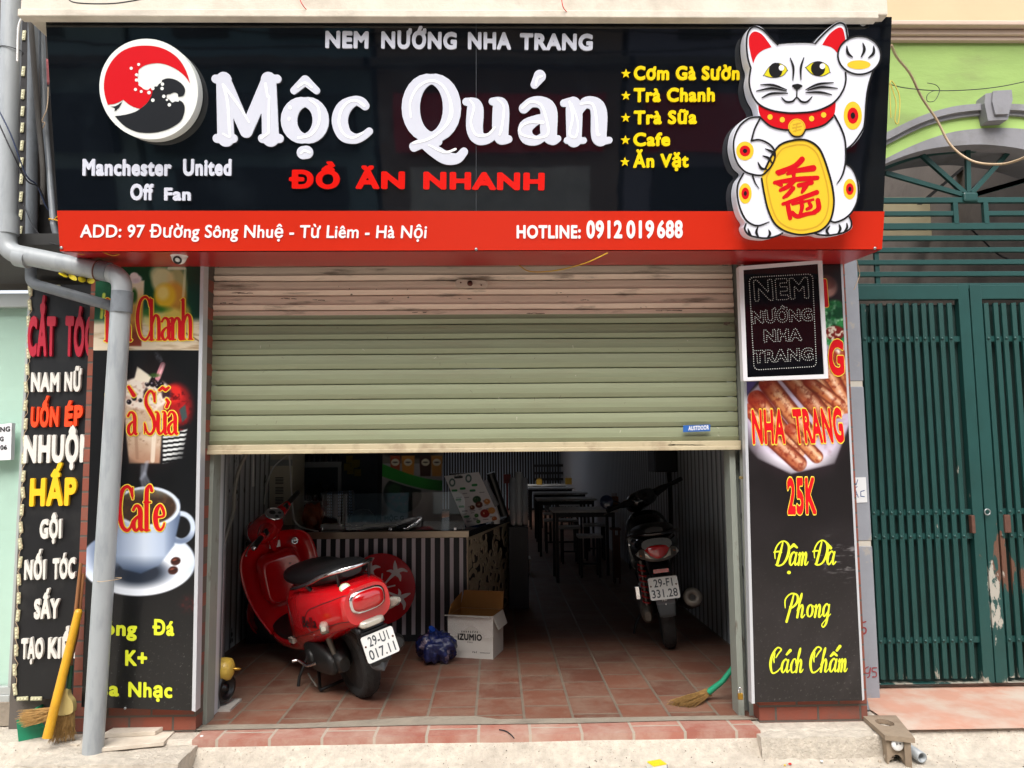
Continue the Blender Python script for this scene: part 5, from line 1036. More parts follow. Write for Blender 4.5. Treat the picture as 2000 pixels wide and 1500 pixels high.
# camera dome under the sign
cm = thing('security_camera', 'small white dome camera under the red edge of the sign', 'camera', tuple(P(350, 494, -.36)))
c = P(350, 495, -.36); b = MB(); b.lathe([(.044, .012), (.044, 0), (.040, -.012), (.034, -.02)], c, n=24); b.build('base', M['white'], cm)
b = MB(); pr = [(.034*cos(R(a)), -.018+.034*sin(R(a))) for a in range(0, -91, -10)]; b.lathe(pr, c, n=24); b.build('dome', M['white'], cm)
b = MB(); d_ = V((.1, -.75, -.55)).normalized(); o_ = c+V((0, 0, -.02)); b.lathe([(.018, .022), (.020, .034), (.012, .035), (.011, .030), (.0, .030)], o_, d_, 16); b.build('lens', M['black'], cm)
# ---------------------------------------------------------------- neighbour house on the right
nb_ = thing('neighbour_house', 'lime green house with a grey arch moulding and keystone over its gateway', 'building', (P(1900, 1380, .4).x, .4, 0))
YW = .36; NW = YP(YW)
inner = [(1640, 420), (1690, 343), (1729, 321), (1772, 304), (1815, 293), (1860, 287.5), (1912, 285), (1960, 289), (2000, 296), (2050, 312), (2100, 338), (2150, 380)]
bnd3 = [(1640, 400), (1690, 331), (1729, 311), (1772, 290), (1815, 273), (1860, 260), (1912, 254), (1960, 253), (2000, 256), (2050, 268), (2100, 290), (2160, 330)]
bnd2 = [(1640, 370), (1690, 306), (1730, 285), (1775, 262), (1815, 246), (1860, 235), (1912, 229), (1960, 229), (2000, 232), (2050, 244), (2100, 268), (2170, 310)]
bnd1 = [(1640, 340), (1690, 284), (1732, 261), (1775, 240), (1815, 225), (1860, 214), (1912, 209.5), (1960, 210), (2000, 213), (2050, 226), (2100, 250), (2180, 292)]
def band(pl, up, lo, d0, d1, name, mt, smooth=4):
    b = MB(); L = list(px_strip(pl, up, smooth))+list(px_strip(pl, lo, smooth))[::-1]; b.loops(pl, [L], d1, d0); return b.build(name, mt, nb_)
def px_strip(pl, pts, sub): return [pl.uv(*p) for p in crom(pts, sub)]
top = [(1640, 84), (2200, 80)]
b = MB(); b.loops(NW, [[NW.uv(*p) for p in top]+px_strip(NW, bnd2, 4)[::-1]], 0, -.3); b.build('wall', M['gwall'], nb_)
band(NW, bnd2, bnd3, -.3, .012, 'arch_band', M['gpale'])
band(NW, bnd3, inner, -.3, .022, 'arch_reveal', M['greym'])
band(NW, bnd1, bnd2, -.02, .03, 'arch_moulding', M['greym'])
mid = [(x, y+.62*(q-y)) for (x, y), (_, q) in zip(bnd1, bnd2)]
band(NW, bnd1, mid, .02, .05, 'arch_moulding', M['greym'])
b = MB(); K1 = [(1907, 196), (1954, 190), (1958, 212), (1950, 246), (1912, 248), (1905, 214)]; K2 = [(1919, 193), (1954, 191), (1956, 210), (1948, 237), (1923, 238), (1917, 213)]
b.loops(NW, [[NW.uv(*p) for p in K1]], .085, 0); b.loops(NW, [[NW.uv(*p) for p in K2]], .10, .085); b.build('keystone', M['greym'], nb_, bevel=.004)
x0, x1 = P(1700, 70, YW).x, P(2300, 70, YW).x
z = [P(1850, y, YW).z for y in (84, 76, 66, 56, 50)]
b = MB(); b.box((x0, YW-.03, z[0]), (x1, YW+.2, z[1])); b.box((x0, YW-.05, z[1]), (x1, YW+.2, z[2])); b.box((x0, YW-.09, z[2]+.004), (x1, YW+.2, z[3])); b.box((x0, YW-.06, z[3]), (x1, YW+.2, z[4])); b.build('string_course', M['pinkm'], nb_, bevel=.006)
b = MB(); b.box((x0, YW, z[4]), (x1, YW+.2, z[4]+1.5)); b.build('upper_wall', M['ncream'], nb_)
# slim grey pilaster with two pale bands beside the gate
xa_, xb_ = P(1640, 1000, .27).x, P(1700, 1000, .27).x
zz = [0, P(1690, 1067, .27).z, P(1690, 1056, .27).z, P(1680, 755, .27).z, P(1680, 744, .27).z, P(1670, 500, .27).z+.5]
b = MB(); b.box((xa_, .27, -.02), (xb_, .42, zz[1])); b.box((xa_, .27, zz[2]), (xb_, .42, zz[3])); b.box((xa_, .27, zz[4]), (xb_, .42, zz[5])); b.build('pilaster', M['greyp'], nb_, bevel=.004)
b = MB(); b.box((xa_, .274, zz[1]), (xb_-.004, .42, zz[2])); b.box((xa_, .274, zz[3]), (xb_-.004, .42, zz[4])); b.build('pilaster_band', mat('pale band', 'c2bdb2', .8, var=.06), nb_)
PP = YP(.268); M['redpaint'] = mat('faded red paint', '8e3a40', .8)
b = MB(); b.loops(PP, stroke_loops(px_strokes(PP, [[(1691, 1214, 1.2), (1682, 1218, 1.6), (1678, 1228, 1.8), (1682, 1237, 1.8), (1690, 1236, 1.6), (1691, 1228, 1.4), (1684, 1225, 1.2), (1679, 1229, 1.2)], [(1696, 1302, .9), (1690, 1306, 1), (1690, 1314, 1), (1697, 1314, 1), (1700, 1304, 1), (1698, 1320, 1), (1694, 1323, 1)], [(1712, 1304, 1), (1704, 1305, 1), (1704, 1311, 1), (1711, 1313, 1), (1711, 1321, 1), (1704, 1322, 1)]]), .0016), .001); b.build('painted_number', M['redpaint'], nb_)
NPp = YP(.266); q = [NPp.uv(*c) for c in ((1655, 933), (1691, 932), (1694, 981), (1655, 983))]
b = MB(); b.hexa([NPp.pt(*c) for c in q], [NPp.pt(*c, -.003) for c in q]); nt2 = tag(b.build('paper_notice', mat('white paper sheet', 'd6d8da', .7)), 'torn white paper with blue handwriting on the slim grey pilaster', 'notice')
b = MB(); b.loops(NPp, stroke_loops(px_strokes(NPp, [[(1665, 948, .8), (1667, 937, .8), (1672, 947, .8), (1675, 937, .8)], [(1666, 971, .8), (1671, 957, .8), (1676, 971, .8)], [(1668, 966, .7), (1674, 966, .7)], [(1671, 953, .7), (1674, 950, .7)], [(1688, 958, .8), (1681, 960, .8), (1681, 969, .8), (1688, 970, .8)]], 0), .0012), .001); b.build('handwriting', mat('blue pen', '4a5c8a', .7), nt2)
# dim passage behind the gate
M['alley'] = mat('grey brown alley plaster', '7d746c', .95, var=.12, vscale=2.5, bump=.3, bscale=20, dirt='4e4843', dscale=1.6, damt=.7)
al = MB(); xA, xB = P(1640, 900, .45).x+.05, P(2250, 900, .45).x
al.box((xA-.1, .66, 0), (xA, 4, 4)); al.box((xB, .66, 0), (xB+.1, 4, 4)); al.box((xA, 3.9, 0), (xB, 4, 6)); al.build('passage_wall', M['alley'], nb_)
b = MB(); b.box((xA, 2.5, P(1780, 460, 2.5).z), (P(1862, 395, 2.5).x, 2.56, P(1780, 385, 2.5).z)); b.build('passage_board', mat('faded yellow board', '9a9074', .8, var=.1), nb_)
b = MB(); b.hexa([P(1790, 400, 2.0), P(1880, 325, 2.0), P(1888, 325, 2.0), P(1800, 400, 2.0)], [P(1790, 400, 2.1), P(1880, 325, 2.1), P(1888, 325, 2.1), P(1800, 400, 2.1)]); b.build('passage_beam', M['darkwall'], nb_)

# ---------------------------------------------------------------- iron gate and transom grille
YG = .42; GP = YP(YG)
def gate_mat():
    mt = mat('dark teal gate paint', '174340', .42, var=.08, vscale=6, dirt='10322d', dscale=3, damt=.5); n = mt.node_tree.nodes; l = mt.node_tree.links; b = n['Principled BSDF']
    src = b.inputs['Base Color'].links[0].from_socket
    tc = n.new('ShaderNodeTexCoord'); sx = n.new('ShaderNodeSeparateXYZ'); l.new(tc.outputs['Object'], sx.inputs[0])
    geo = n.new('ShaderNodeNewGeometry'); sp = n.new('ShaderNodeSeparateXYZ'); l.new(geo.outputs['Position'], sp.inputs[0])
    ns = n.new('ShaderNodeTexNoise'); ns.inputs['Scale'].default_value = 13; ns.inputs['Detail'].default_value = 8; ns.inputs['Roughness'].default_value = .65
    mp = n.new('ShaderNodeMapping'); mp.inputs['Scale'].default_value = (1, 1, .35); l.new(geo.outputs['Position'], mp.inputs[0]); l.new(mp.outputs[0], ns.inputs['Vector'])
    def gauss(sock, c, w):
        a = n.new('ShaderNodeMath'); a.operation = 'SUBTRACT'; l.new(sock, a.inputs[0]); a.inputs[1].default_value = c
        q = n.new('ShaderNodeMath'); q.operation = 'ABSOLUTE'; l.new(a.outputs[0], q.inputs[0])
        m_ = n.new('ShaderNodeMapRange'); m_.inputs['From Min'].default_value = 0; m_.inputs['From Max'].default_value = w; m_.inputs['To Min'].default_value = 1; m_.inputs['To Max'].default_value = 0; l.new(q.outputs[0], m_.inputs[0]); return m_.outputs[0]
    xm = P(1925, 1100, YG).x; zm = P(1925, 1130, YG).z
    def worn(cx, wx, cz, wz, lo, col, prev, amt):
        mu = n.new('ShaderNodeMath'); mu.operation = 'MULTIPLY'; l.new(gauss(sp.outputs[0], cx, wx), mu.inputs[0]); l.new(gauss(sp.outputs[2], cz, wz), mu.inputs[1])
        ad = n.new('ShaderNodeMath'); ad.operation = 'MULTIPLY_ADD'; l.new(mu.outputs[0], ad.inputs[0]); ad.inputs[1].default_value = .32; l.new(ns.outputs[0], ad.inputs[2])
        r = n.new('ShaderNodeValToRGB'); r.color_ramp.elements[0].position = lo; r.color_ramp.elements[1].position = lo+.025; r.color_ramp.elements[1].color = (amt,)*3+(1,); l.new(ad.outputs[0], r.inputs[0])
        mx = n.new('ShaderNodeMix'); mx.data_type = 'RGBA'; l.new(r.outputs[0], mx.inputs[0]); l.new(prev, mx.inputs[6]); mx.inputs[7].default_value = (*lin(col), 1); return mx.outputs[2]
    o = worn(xm+.10, .22, zm+.08, .40, .70, '6a4434', src, .85)
    o = worn(xm+.02, .10, zm-.10, .55, .70, 'a4a096', o, 1)
    o = worn(xm-.1, 1.6, .03, .14, .74, '9c988c', o, .9)
    l.new(o, b.inputs['Base Color']); return mt
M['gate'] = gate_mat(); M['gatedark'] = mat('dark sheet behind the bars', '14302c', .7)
gate = thing('iron_gate', 'double leaf dark teal iron gate of upright bars with rusty worn middle', 'gate', (P(1920, 1358, YG).x, YG, 0))
gx = lambda px: P(px, 1000, YG).x
gz = lambda y: P(1850, y, YG).z
zg = {k: gz(k) for k in (557, 585, 593, 662, 1000, 1047, 1250, 1324, 1335, 1357)}
gxl = gx(1672)
def leaf(xl, xr, bars, stile_l, stile_r, name):
    b = MB(); t = .05
    b.box((xl, YG-.01, zg[585]), (xr, YG+.03, zg[557]-.002)); b.box((xl, YG-.01, .035), (xr, YG+.03, zg[1335]))
    for a, c in (stile_l, stile_r): b.box((a, YG-.012, .032), (c, YG+.032, zg[557]))
    o = b.build('frame', M['gate'], gate, bevel=.003)
    for y in (662, 1000, 1047, 1250):
        b = MB(); b.box((xl+.01, YG+.002, zg[y]-.016), (xr-.01, YG+.012, zg[y]+.016)); b.build('cross_strap', M['gate'], gate)
    s = MB(); s.box((xl+.02, YG+.04, zg[1335]), (xr-.02, YG+.05, zg[593])); s.build('back_sheet', M['gatedark'], gate)  # real sheet low down, carried up as a stand-in for the dark passage
    for x in bars:
        x += random.gauss(0, .0012); tw = random.gauss(0, .0022); s = MB(); w_ = .034; s.add([(x, YG-.012, zg[1324]), (x+w_*.62, YG-.020, zg[1324]), (x+w_, YG-.002, zg[1324]), (x+w_*.9, YG+.004, zg[1324]), (x, YG+.002, zg[1324])]+[(a+tw, c, zg[593]+random.gauss(0, .001)) for a, c in ((x, YG-.012), (x+w_*.62, YG-.020), (x+w_, YG-.002), (x+w_*.9, YG+.004), (x, YG+.002))], [(0, 1, 6, 5), (1, 2, 7, 6), (2, 3, 8, 7), (3, 4, 9, 8), (4, 0, 5, 9), (4, 3, 2, 1, 0), (5, 6, 7, 8, 9)])
        bar = s.build('bar', M['gate'], gate)
        for y in (662, 1000, 1047, 1250):
            r = MB(); r.lathe([(.009, 0), (.008, .004), (.004, .007), (0, .008)], (x+.010, YG-.015, zg[y]), (0, -1, 0), 10); r.build('rivet', M['gate'], bar)
leaf(gxl, gx(1918.5), [gx(1700.6-17.3+i*17.25) for i in range(12)], (gxl, gxl+.02), (gx(1897), gx(1918.5)), 'l')
leaf(gx(1921), gx(2170), [gx(1949+i*17.25) for i in range(11)], (gx(1921), gx(1944)), (gx(2146), gx(2170)), 'r')
b = MB(); b.cbox((gx(1892), YG-.025, (zg[1000]+zg[1047])/2), (.02, .03, .10)); b.build('lock_box', mat('rust brown metal', '5a3a2e', .8, var=.2, vscale=30), gate, bevel=.003)
b = MB(); b.cbox((gx(1960), YG-.022, (zg[1000]+zg[1047])/2), (.035, .02, .10)); b.build('lock_box', bpy.data.materials['rust brown metal'], gate, bevel=.003)
b = MB(); c = V((gx(1922), YG-.03, zg[1000]+.0)); b.tube([c+V((.016*cos(a), 0, .016*sin(a))) for a in np.arange(16)*pi/8], .004, 6, closed=True); b.build('latch_ring', M['steel'], gate)
gr = thing('transom_grille', 'dark teal iron fanlight grille with sunburst spokes above the gate', 'grille', (P(1920, 560, YG).x, YG, P(1920, 560, YG).z))
xR = gx(2170)
def hbar(y0, h, xs=None, name='rail'):
    b = MB(); zc = gz(y0); a, c = xs or (gxl, xR); b.box((a, YG-.006, zc-h/2), (c, YG+.02, zc+h/2)); return b.build(name, M['gate'], gr, bevel=.002)
for y, h in ((391, .032), (442, .038), (465, .028), (488, .028), (512, .028), (535, .028), (559, .034)): hbar(y, h)
hx = lambda px, y: P(px, y, YG).x
hbar(417, .028, (gxl, hx(1862, 417))); hbar(417, .028, (hx(1929, 417), xR))
for px in (1866, 1925):
    b = MB(); x = hx(px, 415); b.box((x-.014, YG-.008, gz(437)), (x+.014, YG+.018, gz(396))); b.build('upright', M['gate'], gr)
b = MB(); b.box((hx(1714, 520)-.012, YG+.004, gz(556)), (hx(1714, 520)+.014, YG+.022, gz(488))); b.build('strap', M['gate'], gr)
hub = P(1893, 383, YG)
for tx, ty in ((1729, 338), (1800, 303), (1889, 288), (1967, 300), (2010, 350), (2080, 330)):
    e = P(tx, ty, YG+.01); d_ = (e-hub); L = d_.length; M_ = Matrix.Translation(hub+d_*.5+V((0, .004, 0))) @ Matrix.Rotation(-math.atan2(d_.z, d_.x), 4, 'Y')
    b = MB(); b.cbox((0, 0, 0), (L, .022, .026), 0, M_); b.build('spoke', M['gate'], gr)
b = MB(); b.cbox(hub+V((0, -.004, -.01)), (.09, .03, .06)); b.build('hub_plate', M['gate'], gr, bevel=.012)
b = MB(); L = [YP(YG+.02).uv(*p) for p in crom([(x, y+3) for x, y in inner], 4)]+[YP(YG+.02).uv(*p) for p in crom([(x, y+11) for x, y in inner], 4)][::-1]; b.loops(YP(YG+.02), [L], 0, -.02); b.build('arch_rail', M['gate'], gr)
# wires on this side
cable([P(1741, 88, -.3), P(1752, 112, -.1), P(1778, 145, .1), P(1800, 190, .2), P(1830, 235, .25), P(1858, 285, .25), P(1900, 315, .2), P(1950, 321, .1), P(1985, 314, 0), P(2020, 298, -.1)], .007, M['wirew'], 'beige cable sagging across the grey arch and fanlight')
cable([P(1736, 164, -.05), P(1770, 172, .1), P(1830, 177, .2), P(1900, 175, .2), P(1960, 168, .15), P(2020, 155, .1)], .0025, M['wire'], 'thin black wire strung across the lime green wall')
cable([P(1811, 162, .18), P(1828, 166, .18), P(1835, 177, .18), P(1826, 196, .18), P(1812, 198, .18), P(1811, 186, .18), P(1822, 178, .18), P(1836, 177, .18)], .002, M['wire'], 'small black wire knot on the lime green wall')
cable([P(1740, 165, -.1), P(1750, 200, -.1), P(1748, 235, -.1), P(1755, 238, -.1), P(1757, 190, -.1), P(1745, 162, -.1), P(1738, 165, -.1), P(1740, 230, -.1)], .0025, mat('pale yellow string', 'd8c050', .6), 'yellow string loop hanging by the right edge of the sign')
cable([P(1672, 503, -.2), P(1676, 520, -.05), P(1679, 535, 0), P(1674, 552, 0), P(1668, 566, 0)], .002, M['wirew'], 'thin pale wire dangling below the right corner of the sign')
cable([P(1862, 400, 1.2), P(1930, 340, 1.0), P(1990, 290, .7), P(2040, 240, .6)], .006, M['wire'], 'black cable rising behind the fanlight spokes')
cable([P(1884, 436, 1.2), P(1915, 465, 1.2), P(1950, 497, 1.2), P(1985, 512, 1.2)], .006, M['wire'], 'black cable dropping behind the fanlight rails')
cable([P(1684, 1338, .1), P(1690, 1365, .05), P(1695, 1388, 0)], .010, M['pvcd'], 'short grey conduit at the foot of the slim pilaster', 'pipe')

# ---------------------------------------------------------------- drain box and bits at the right
dbx = thing('drain_box', 'small concrete drain box with a round hole in its lid', 'drain box', tuple(G(1755, 1480, -.11)))
M['lid'] = mat('stained concrete lid', '8f7f6c', .9, var=.12, vscale=12, bump=.4, bscale=40, dirt='6e5a4a', dscale=6, damt=.6)
zl = .018; f0, f1 = G(1728, 1436, zl), G(1787, 1442, zl); k0, k1 = G(1684, 1397, zl), G(1750, 1397, zl)
TPl = Plane((0, 0, zl), (1, 0, 0), (0, 1, 0)); out = [(p.x, p.y) for p in (f0, f1, k1, k0)]; hc = G(1728, 1411, zl)
hole = [(hc.x+.040*cos(a), hc.y+.050*sin(a)) for a in np.arange(24)*pi/12]
b = MB(); TPl.n = V((0, 0, 1)); b.loops(TPl, [out, hole], 0, -.022); b.build('lid', M['lid'], dbx)
b = MB(); g0, g1 = f0+V((.012, .012, 0)), f1+V((-.014, .012, 0)); FP = Plane((0, g0.y, 0), (1, 0, 0), (0, 0, 1)); FP.n = V((0, -1, 0))
cxh = (g0.x+g1.x)/2-.0; zb_ = -.14
arc = [(cxh-.003+.036*cos(a), zb_+.055*sin(a)+.012) for a in np.linspace(0, pi, 12)]
b.loops(FP, [[(g0.x, zl-.022), (g1.x, zl-.022), (g1.x, zb_)]+[(arc[0][0], zb_)]+arc+[(arc[-1][0], zb_), (g0.x, zb_)]], 0, -.02)
b.hexa([g1+V((0, 0, -.022)), k1+V((-.02, -.02, -.022)), V((k1.x-.02, k1.y-.02, zb_)), V((g1.x, g1.y, zb_))], [g1+V((-.02, .02, -.022)), k1+V((-.04, -.02, -.022)), V((k1.x-.04, k1.y-.02, zb_)), V((g1.x-.02, g1.y+.02, zb_))])
b.hexa([g0+V((0, 0, -.022)), k0+V((.02, -.02, -.022)), V((k0.x+.02, k0.y-.02, zb_)), V((g0.x, g0.y, zb_))], [g0+V((.02, .02, -.022)), k0+V((.04, -.02, -.022)), V((k0.x+.04, k0.y-.02, zb_)), V((g0.x+.02, g0.y+.02, zb_))]); b.build('box_wall', M['lid'], dbx)
b = MB(); b.box((g0.x+.02, g0.y+.05, -.145), (g1.x-.02, g0.y+.16, -.02)); b.build('shade_block', M['inkblack'], dbx)  # black block standing in for the shade in the hollow box
b = MB(); c = V(((g0.x+g1.x)/2, g0.y-.004, -.024)); b.lathe([(.026, 0), (.028, .012), (.022, .016), (0, .016)], c, (0, -1, 0), 18); b.lathe([(.003, 0), (.003, .004)], c+V((-.008, -.016, .006)), (0, -1, 0), 6, 1); b.lathe([(.003, 0), (.003, .004)], c+V((.008, -.016, .006)), (0, -1, 0), 6, 1); b.build('round_cap', [M['white'], M['black']], dbx)
c = GT(1793, 1482)+V((0, 0, .018)); b = MB(); d_ = V((.12, -.9, -.05)).normalized(); q0 = c-d_*.10
b.lathe([(.024, 0), (.024, .13), (.019, .13), (.019, .02), (0, .02)], q0, d_, 18); tag(b.build('pipe_stub', M['pvc']), 'short open pipe end beside the drain box', 'pipe')
rocks = [(1735, 1484, .022), (1762, 1487, .014), (1744, 1478, .010), (1718, 1489, .010)]
M['stone'] = mat('pale rubble', 'b0a494', .95, var=.15, vscale=30, bump=.5)
def rock(x, y, r, lab):
    c = GT(x, y); b = MB(); n = 8; vs = []
    for i in range(5):
        for j in range(n):
            th = pi*i/4; ph = 2*pi*j/n; k = r*(.75+.5*random.random()); vs.append(c+V((k*sin(th)*cos(ph), k*sin(th)*sin(ph), k*.7*cos(th)+r*.5)))
    b.add(vs, [(i*n+j, i*n+(j+1) % n, (i+1)*n+(j+1) % n, (i+1)*n+j) for i in range(4) for j in range(n)]); o = b.build('stone', M['stone']); return tag(recalc(o), lab, 'stone')
for (x, y, r), l in zip(rocks, ('biggest pale stone at the mouth of the drain box', 'pale stone right of the drain box mouth', 'small pale stone inside the drain box mouth', 'small pale stone left of the drain box')): rock(x, y, r, l)
# litter
ct = thing('small_carton', 'small yellow and white carton lying on the pavement at the front', 'carton', tuple(GT(1283, 1502)))
c = GT(1283, 1503); Mx = Matrix.Translation(c) @ Matrix.Rotation(.35, 4, 'Z')
b = MB(); b.box((-.035, -.03, 0), (.035, .03, .028), 0, Mx); b.build('box', mat('white carton', 'd8d8d4', .6), ct, bevel=.001)
b = MB(); b.box((-.0355, -.031, .0285), (.036, .031, .0295), 0, Mx); b.box((.036, -.031, .0), (.037, .031, .0285), 1, Mx); b.build('printed_panel', [mat('yellow carton print', 'e8c400', .5), mat('blue carton print', '3a3a7a', .5)], ct)
for x, y, r, mt, lab in ((1283, 1432, .006, 'white', 'tiny white pellet on the red tiles at the shop threshold'), (394, 1441, .010, 'white', 'small white paper ball by the foot of the left shutter rail'), (1605, 1489, .008, 'white', 'white scrap on the pavement below the pork poster'), (1543, 1494, .008, 'ledred', 'red scrap on the pavement below the pork poster'), (1533, 1496, .006, 'yellow', 'yellow scrap on the pavement below the pork poster')):
    c = GT(x, y); b = MB(); b.lathe([(0, -r*.4), (r, 0), (r*.8, r*.6), (0, r*.8)], c+V((0, 0, r*.4)), n=7); tag(b.build('litter', M[mt]), lab, 'litter')
cable([G(975, 1425, .006), G(988, 1428, .006), G(999, 1436, .004), G(1004, 1442, 0)], .003, M['wire'], 'short bent black strip lying on the red threshold tiles', 'strip')
# right rail padlock and hasps
pk = thing('padlock', 'brass padlock hanging on the right shutter rail', 'padlock', tuple(P(1446, 1365, -.05)))
c = P(1446, 1360, -.05); b = MB(); b.cbox(c, (.026, .014, .032)); b.build('body', mat('brass', 'b08a3a', .3, metal=.9), pk, bevel=.004)
b = MB(); b.tube([c+V((-.009, 0, .016)), c+V((-.009, 0, .030))]+[c+V((.009*cos(a), 0, .030+.012*sin(a))) for a in np.linspace(pi, 0, 8)]+[c+V((.009, 0, .016))], .003, 6); b.build('shackle', M['chrome'], pk)
b = MB(); c = P(1450, 933, -.04); b.cbox(c, (.034, .008, .014)); b.cbox(c+V((.02, -.003, 0)), (.02, .012, .022)); tag(b.build('hasp', mat('dull brass', '8a7a50', .5, metal=.6), bevel=.002), 'small brass hasp at mid height on the right shutter rail', 'hasp')

# ---------------------------------------------------------------- left foot: base block, slabs, brooms, dustpan
def lump(x0, x1, y0, y1, z0, z1, name, mt, lab, cat, seed=1, nx=26, ny=12):
    b = MB(); xs = np.linspace(x0, x1, nx); ys = np.linspace(y0, y1, ny); XX, YY = np.meshgrid(xs, ys); h = z1+(vnoise(XX*100, YY*100, 7, seed)-.5)*.02
    top = [(float(x), float(y), float(z)) for x, y, z in zip(XX.ravel(), YY.ravel(), h.ravel())]; k = len(top)
    jit = vnoise(XX*100, YY*100, 5, seed+3)-.5
    fr = [(float(x+.012*jit[0, i]), float(y0-.015+.03*jit[0, i]), z0) for i, x in enumerate(xs)]
    b.add(top+fr, [(j*nx+i, j*nx+i+1, (j+1)*nx+i+1, (j+1)*nx+i) for j in range(ny-1) for i in range(nx-1)]+[(k+i, k+i+1, i+1, i) for i in range(nx-1)], 0, False)
    b.add([top[j*nx] for j in range(ny)]+[(x0, y, z0) for y in ys], [(j+1, j, j+ny, j+1+ny) for j in range(ny-1)]); b.add([top[j*nx+nx-1] for j in range(ny)]+[(x1, y, z0) for y in ys], [(j, j+1, j+1+ny, j+ny) for j in range(ny-1)])
    return tag(b.build(name, mt), lab, cat)
lump(G(100, 1452, -.03).x, G(392, 1440, 0).x, -.40, -.05, -.17, -.022, 'base_block', M['concrete'], 'rough mortar and brick base block under the left pilaster', 'block', 5)
lump(G(1478, 1440, -.03).x, G(1722, 1440, -.03).x, -.24, -.06, -.17, -.012, 'base_block', M['concrete'], 'rough crumbling mortar base under the right pilaster', 'block', 11)
b = MB(); b.box((xl0+.02, -.30, -.08), (xl0+.2, -.28, -.02)); 
def slab(pts, zt, th, lab):
    b = MB(); tp = [G(x, y, zt) for x, y in pts]; k = len(pts); b.add(tp+[p-V((0, 0, th)) for p in tp], [tuple(range(k)), tuple(range(k, 2*k))[::-1]]+[(i, (i+1) % k, (i+1) % k+k, i+k) for i in range(k)]); o = recalc(b.build('stone_slab', mat('pale stone slab', 'cfc4b4', .85, var=.08, vscale=14, bump=.25, bscale=40, dirt='a0917f', dscale=5, damt=.4), bevel=.002)); return tag(o, lab, 'slab')
slab([(176, 1463), (212, 1441), (352, 1417), (320, 1449)], .0, .018, 'larger pale stone slab lying at the foot of the thick drain pipe')
slab([(200, 1433), (228, 1417), (332, 1407), (331, 1413), (303, 1428)], .021, .020, 'smaller pale stone slab lying on top of the larger slab')
slab([(98, 1448), (140, 1424), (172, 1427), (176, 1446), (150, 1455)], -.014, .02, 'broken pale slab piece left of the drain pipe foot')
M['straw'] = mat('broom straw', '9c7c4a', .8, var=.3, vscale=60)
M['strawl'] = mat('light broom straw', 'b8935a', .8, var=.2, vscale=60)
def bristles(base0, base1, tips0, tips1, n, spread, mt, r=.0013, bow=.02):
    b = MB()
    for i in range(n):
        t = random.random(); a = base0.lerp(base1, t)+V([random.gauss(0, .004) for _ in range(3)]); t2 = min(1, max(0, t+random.gauss(0, .1))); e = tips0.lerp(tips1, t2)+V([random.gauss(0, spread) for _ in range(3)]); m_ = a.lerp(e, .5)+V((random.gauss(0, bow), random.gauss(0, bow), random.gauss(0, bow*.5)))
        b.tube([a, m_, e], [r*1.2, r, r*.5], 3, caps=False, sm=False)
    return b
YBm = -.24
dpan = thing('dustpan', 'green plastic dustpan with a tall yellow tube handle', 'dustpan', tuple(G(75, 1455, -.07)))
M['greenpl'] = mat('green plastic', '1f8a66', .4, var=.06)
A0, A1 = GT(38, 1452), GT(112, 1456); zf = max(A0.z, A1.z)+.004; A0.z = A1.z = zf; B0, B1 = A0+V((.02, .20, 0)), A1+V((-.01, .2, 0))
b = MB(); w_ = .07
fl = [A0, A1, B1, B0]; tp = [A0+V((-.012, -.004, .105)), A1+V((.02, 0, .012)), B1+V((.01, 0, .03)), B0+V((-.012, .01, .12))]
b.add(fl+tp, [(0, 1, 2, 3), (0, 4, 5, 1), (3, 7, 4, 0), (2, 6, 7, 3)]); o = b.build('pan', M['greenpl'], dpan); sl_ = o.modifiers.new('s', 'SOLIDIFY'); sl_.thickness = .005
b = MB(); b.tube(bend([tp[1], tp[0], tp[3], tp[2]], .05), .007, 8); b.build('rim', M['greenpl'], dpan)
h0, h1 = P(92, 1442, YBm), P(153, 1196, -.13)
b = MB(); b.tube([h0, h0.lerp(h1, .5), h1], [.021, .020, .018], 18); b.lathe([(.018, 0), (.014, .012), (.006, .016), (0, .016)], h1, h1-h0, 14); b.build('handle', mat('yellow tube handle', 'd09a1c', .45, var=.12, vscale=10, dirt='9a6c1c', dscale=9, damt=.4), dpan)
brm = thing('broom', 'straw broom with a cream plastic collar standing in the green dustpan', 'broom', tuple(P(130, 1450, -.2)))
c0 = P(133, 1345, -.15); c1 = P(131, 1352, -.15)
b = MB(); b.tube([P(158, 1100, -.09), P(140, 1270, -.13), P(134, 1348, -.15)], [.008, .009, .011], 10, mi=0); b.build('stick', mat('brown cane', '8a5a34', .6), brm)
b = MB(); b.tube([P(138, 1300, -.145), P(134, 1345, -.155)], .013, 10); b.build('sleeve', mat('dark green sleeve', '18442c', .5), brm)
KP = YP(-.165); b = MB(); b.loops(KP, [px_loop(KP, [(128, 1346), (134, 1346), (136, 1358), (144, 1370), (145, 1388), (136, 1394), (122, 1396), (112, 1392), (114, 1378), (124, 1362)], 4)], .012, -.02); b.build('collar', mat('cream plastic collar', 'b8a56a', .5), brm, bevel=.003)
bristles(P(114, 1393, -.165), P(143, 1391, -.165), P(100, 1448, -.17), P(143, 1440, -.15), 280, .009, M['straw'], bow=.006).build('bristles', M['straw'], brm)
brm2 = thing('broom', 'worn straw broom head spread sideways over the green dustpan', 'broom', tuple(P(70, 1420, -.16)))
bristles(P(112, 1382, -.13), P(108, 1402, -.13), P(42, 1394, -.15), P(48, 1416, -.16), 230, .010, M['strawl'], bow=.008).build('bristles', M['strawl'], brm2)
b = MB(); b.tube([P(112, 1392, -.13), P(150, 1240, -.10), P(163, 1120, -.085)], [.012, .009, .008], 10); b.build('stick', bpy.data.materials['brown cane'], brm2)
brm3 = thing('broom', 'straw broom with a green handle lying against the right shutter rail', 'broom', tuple(G(1380, 1370, 0)))
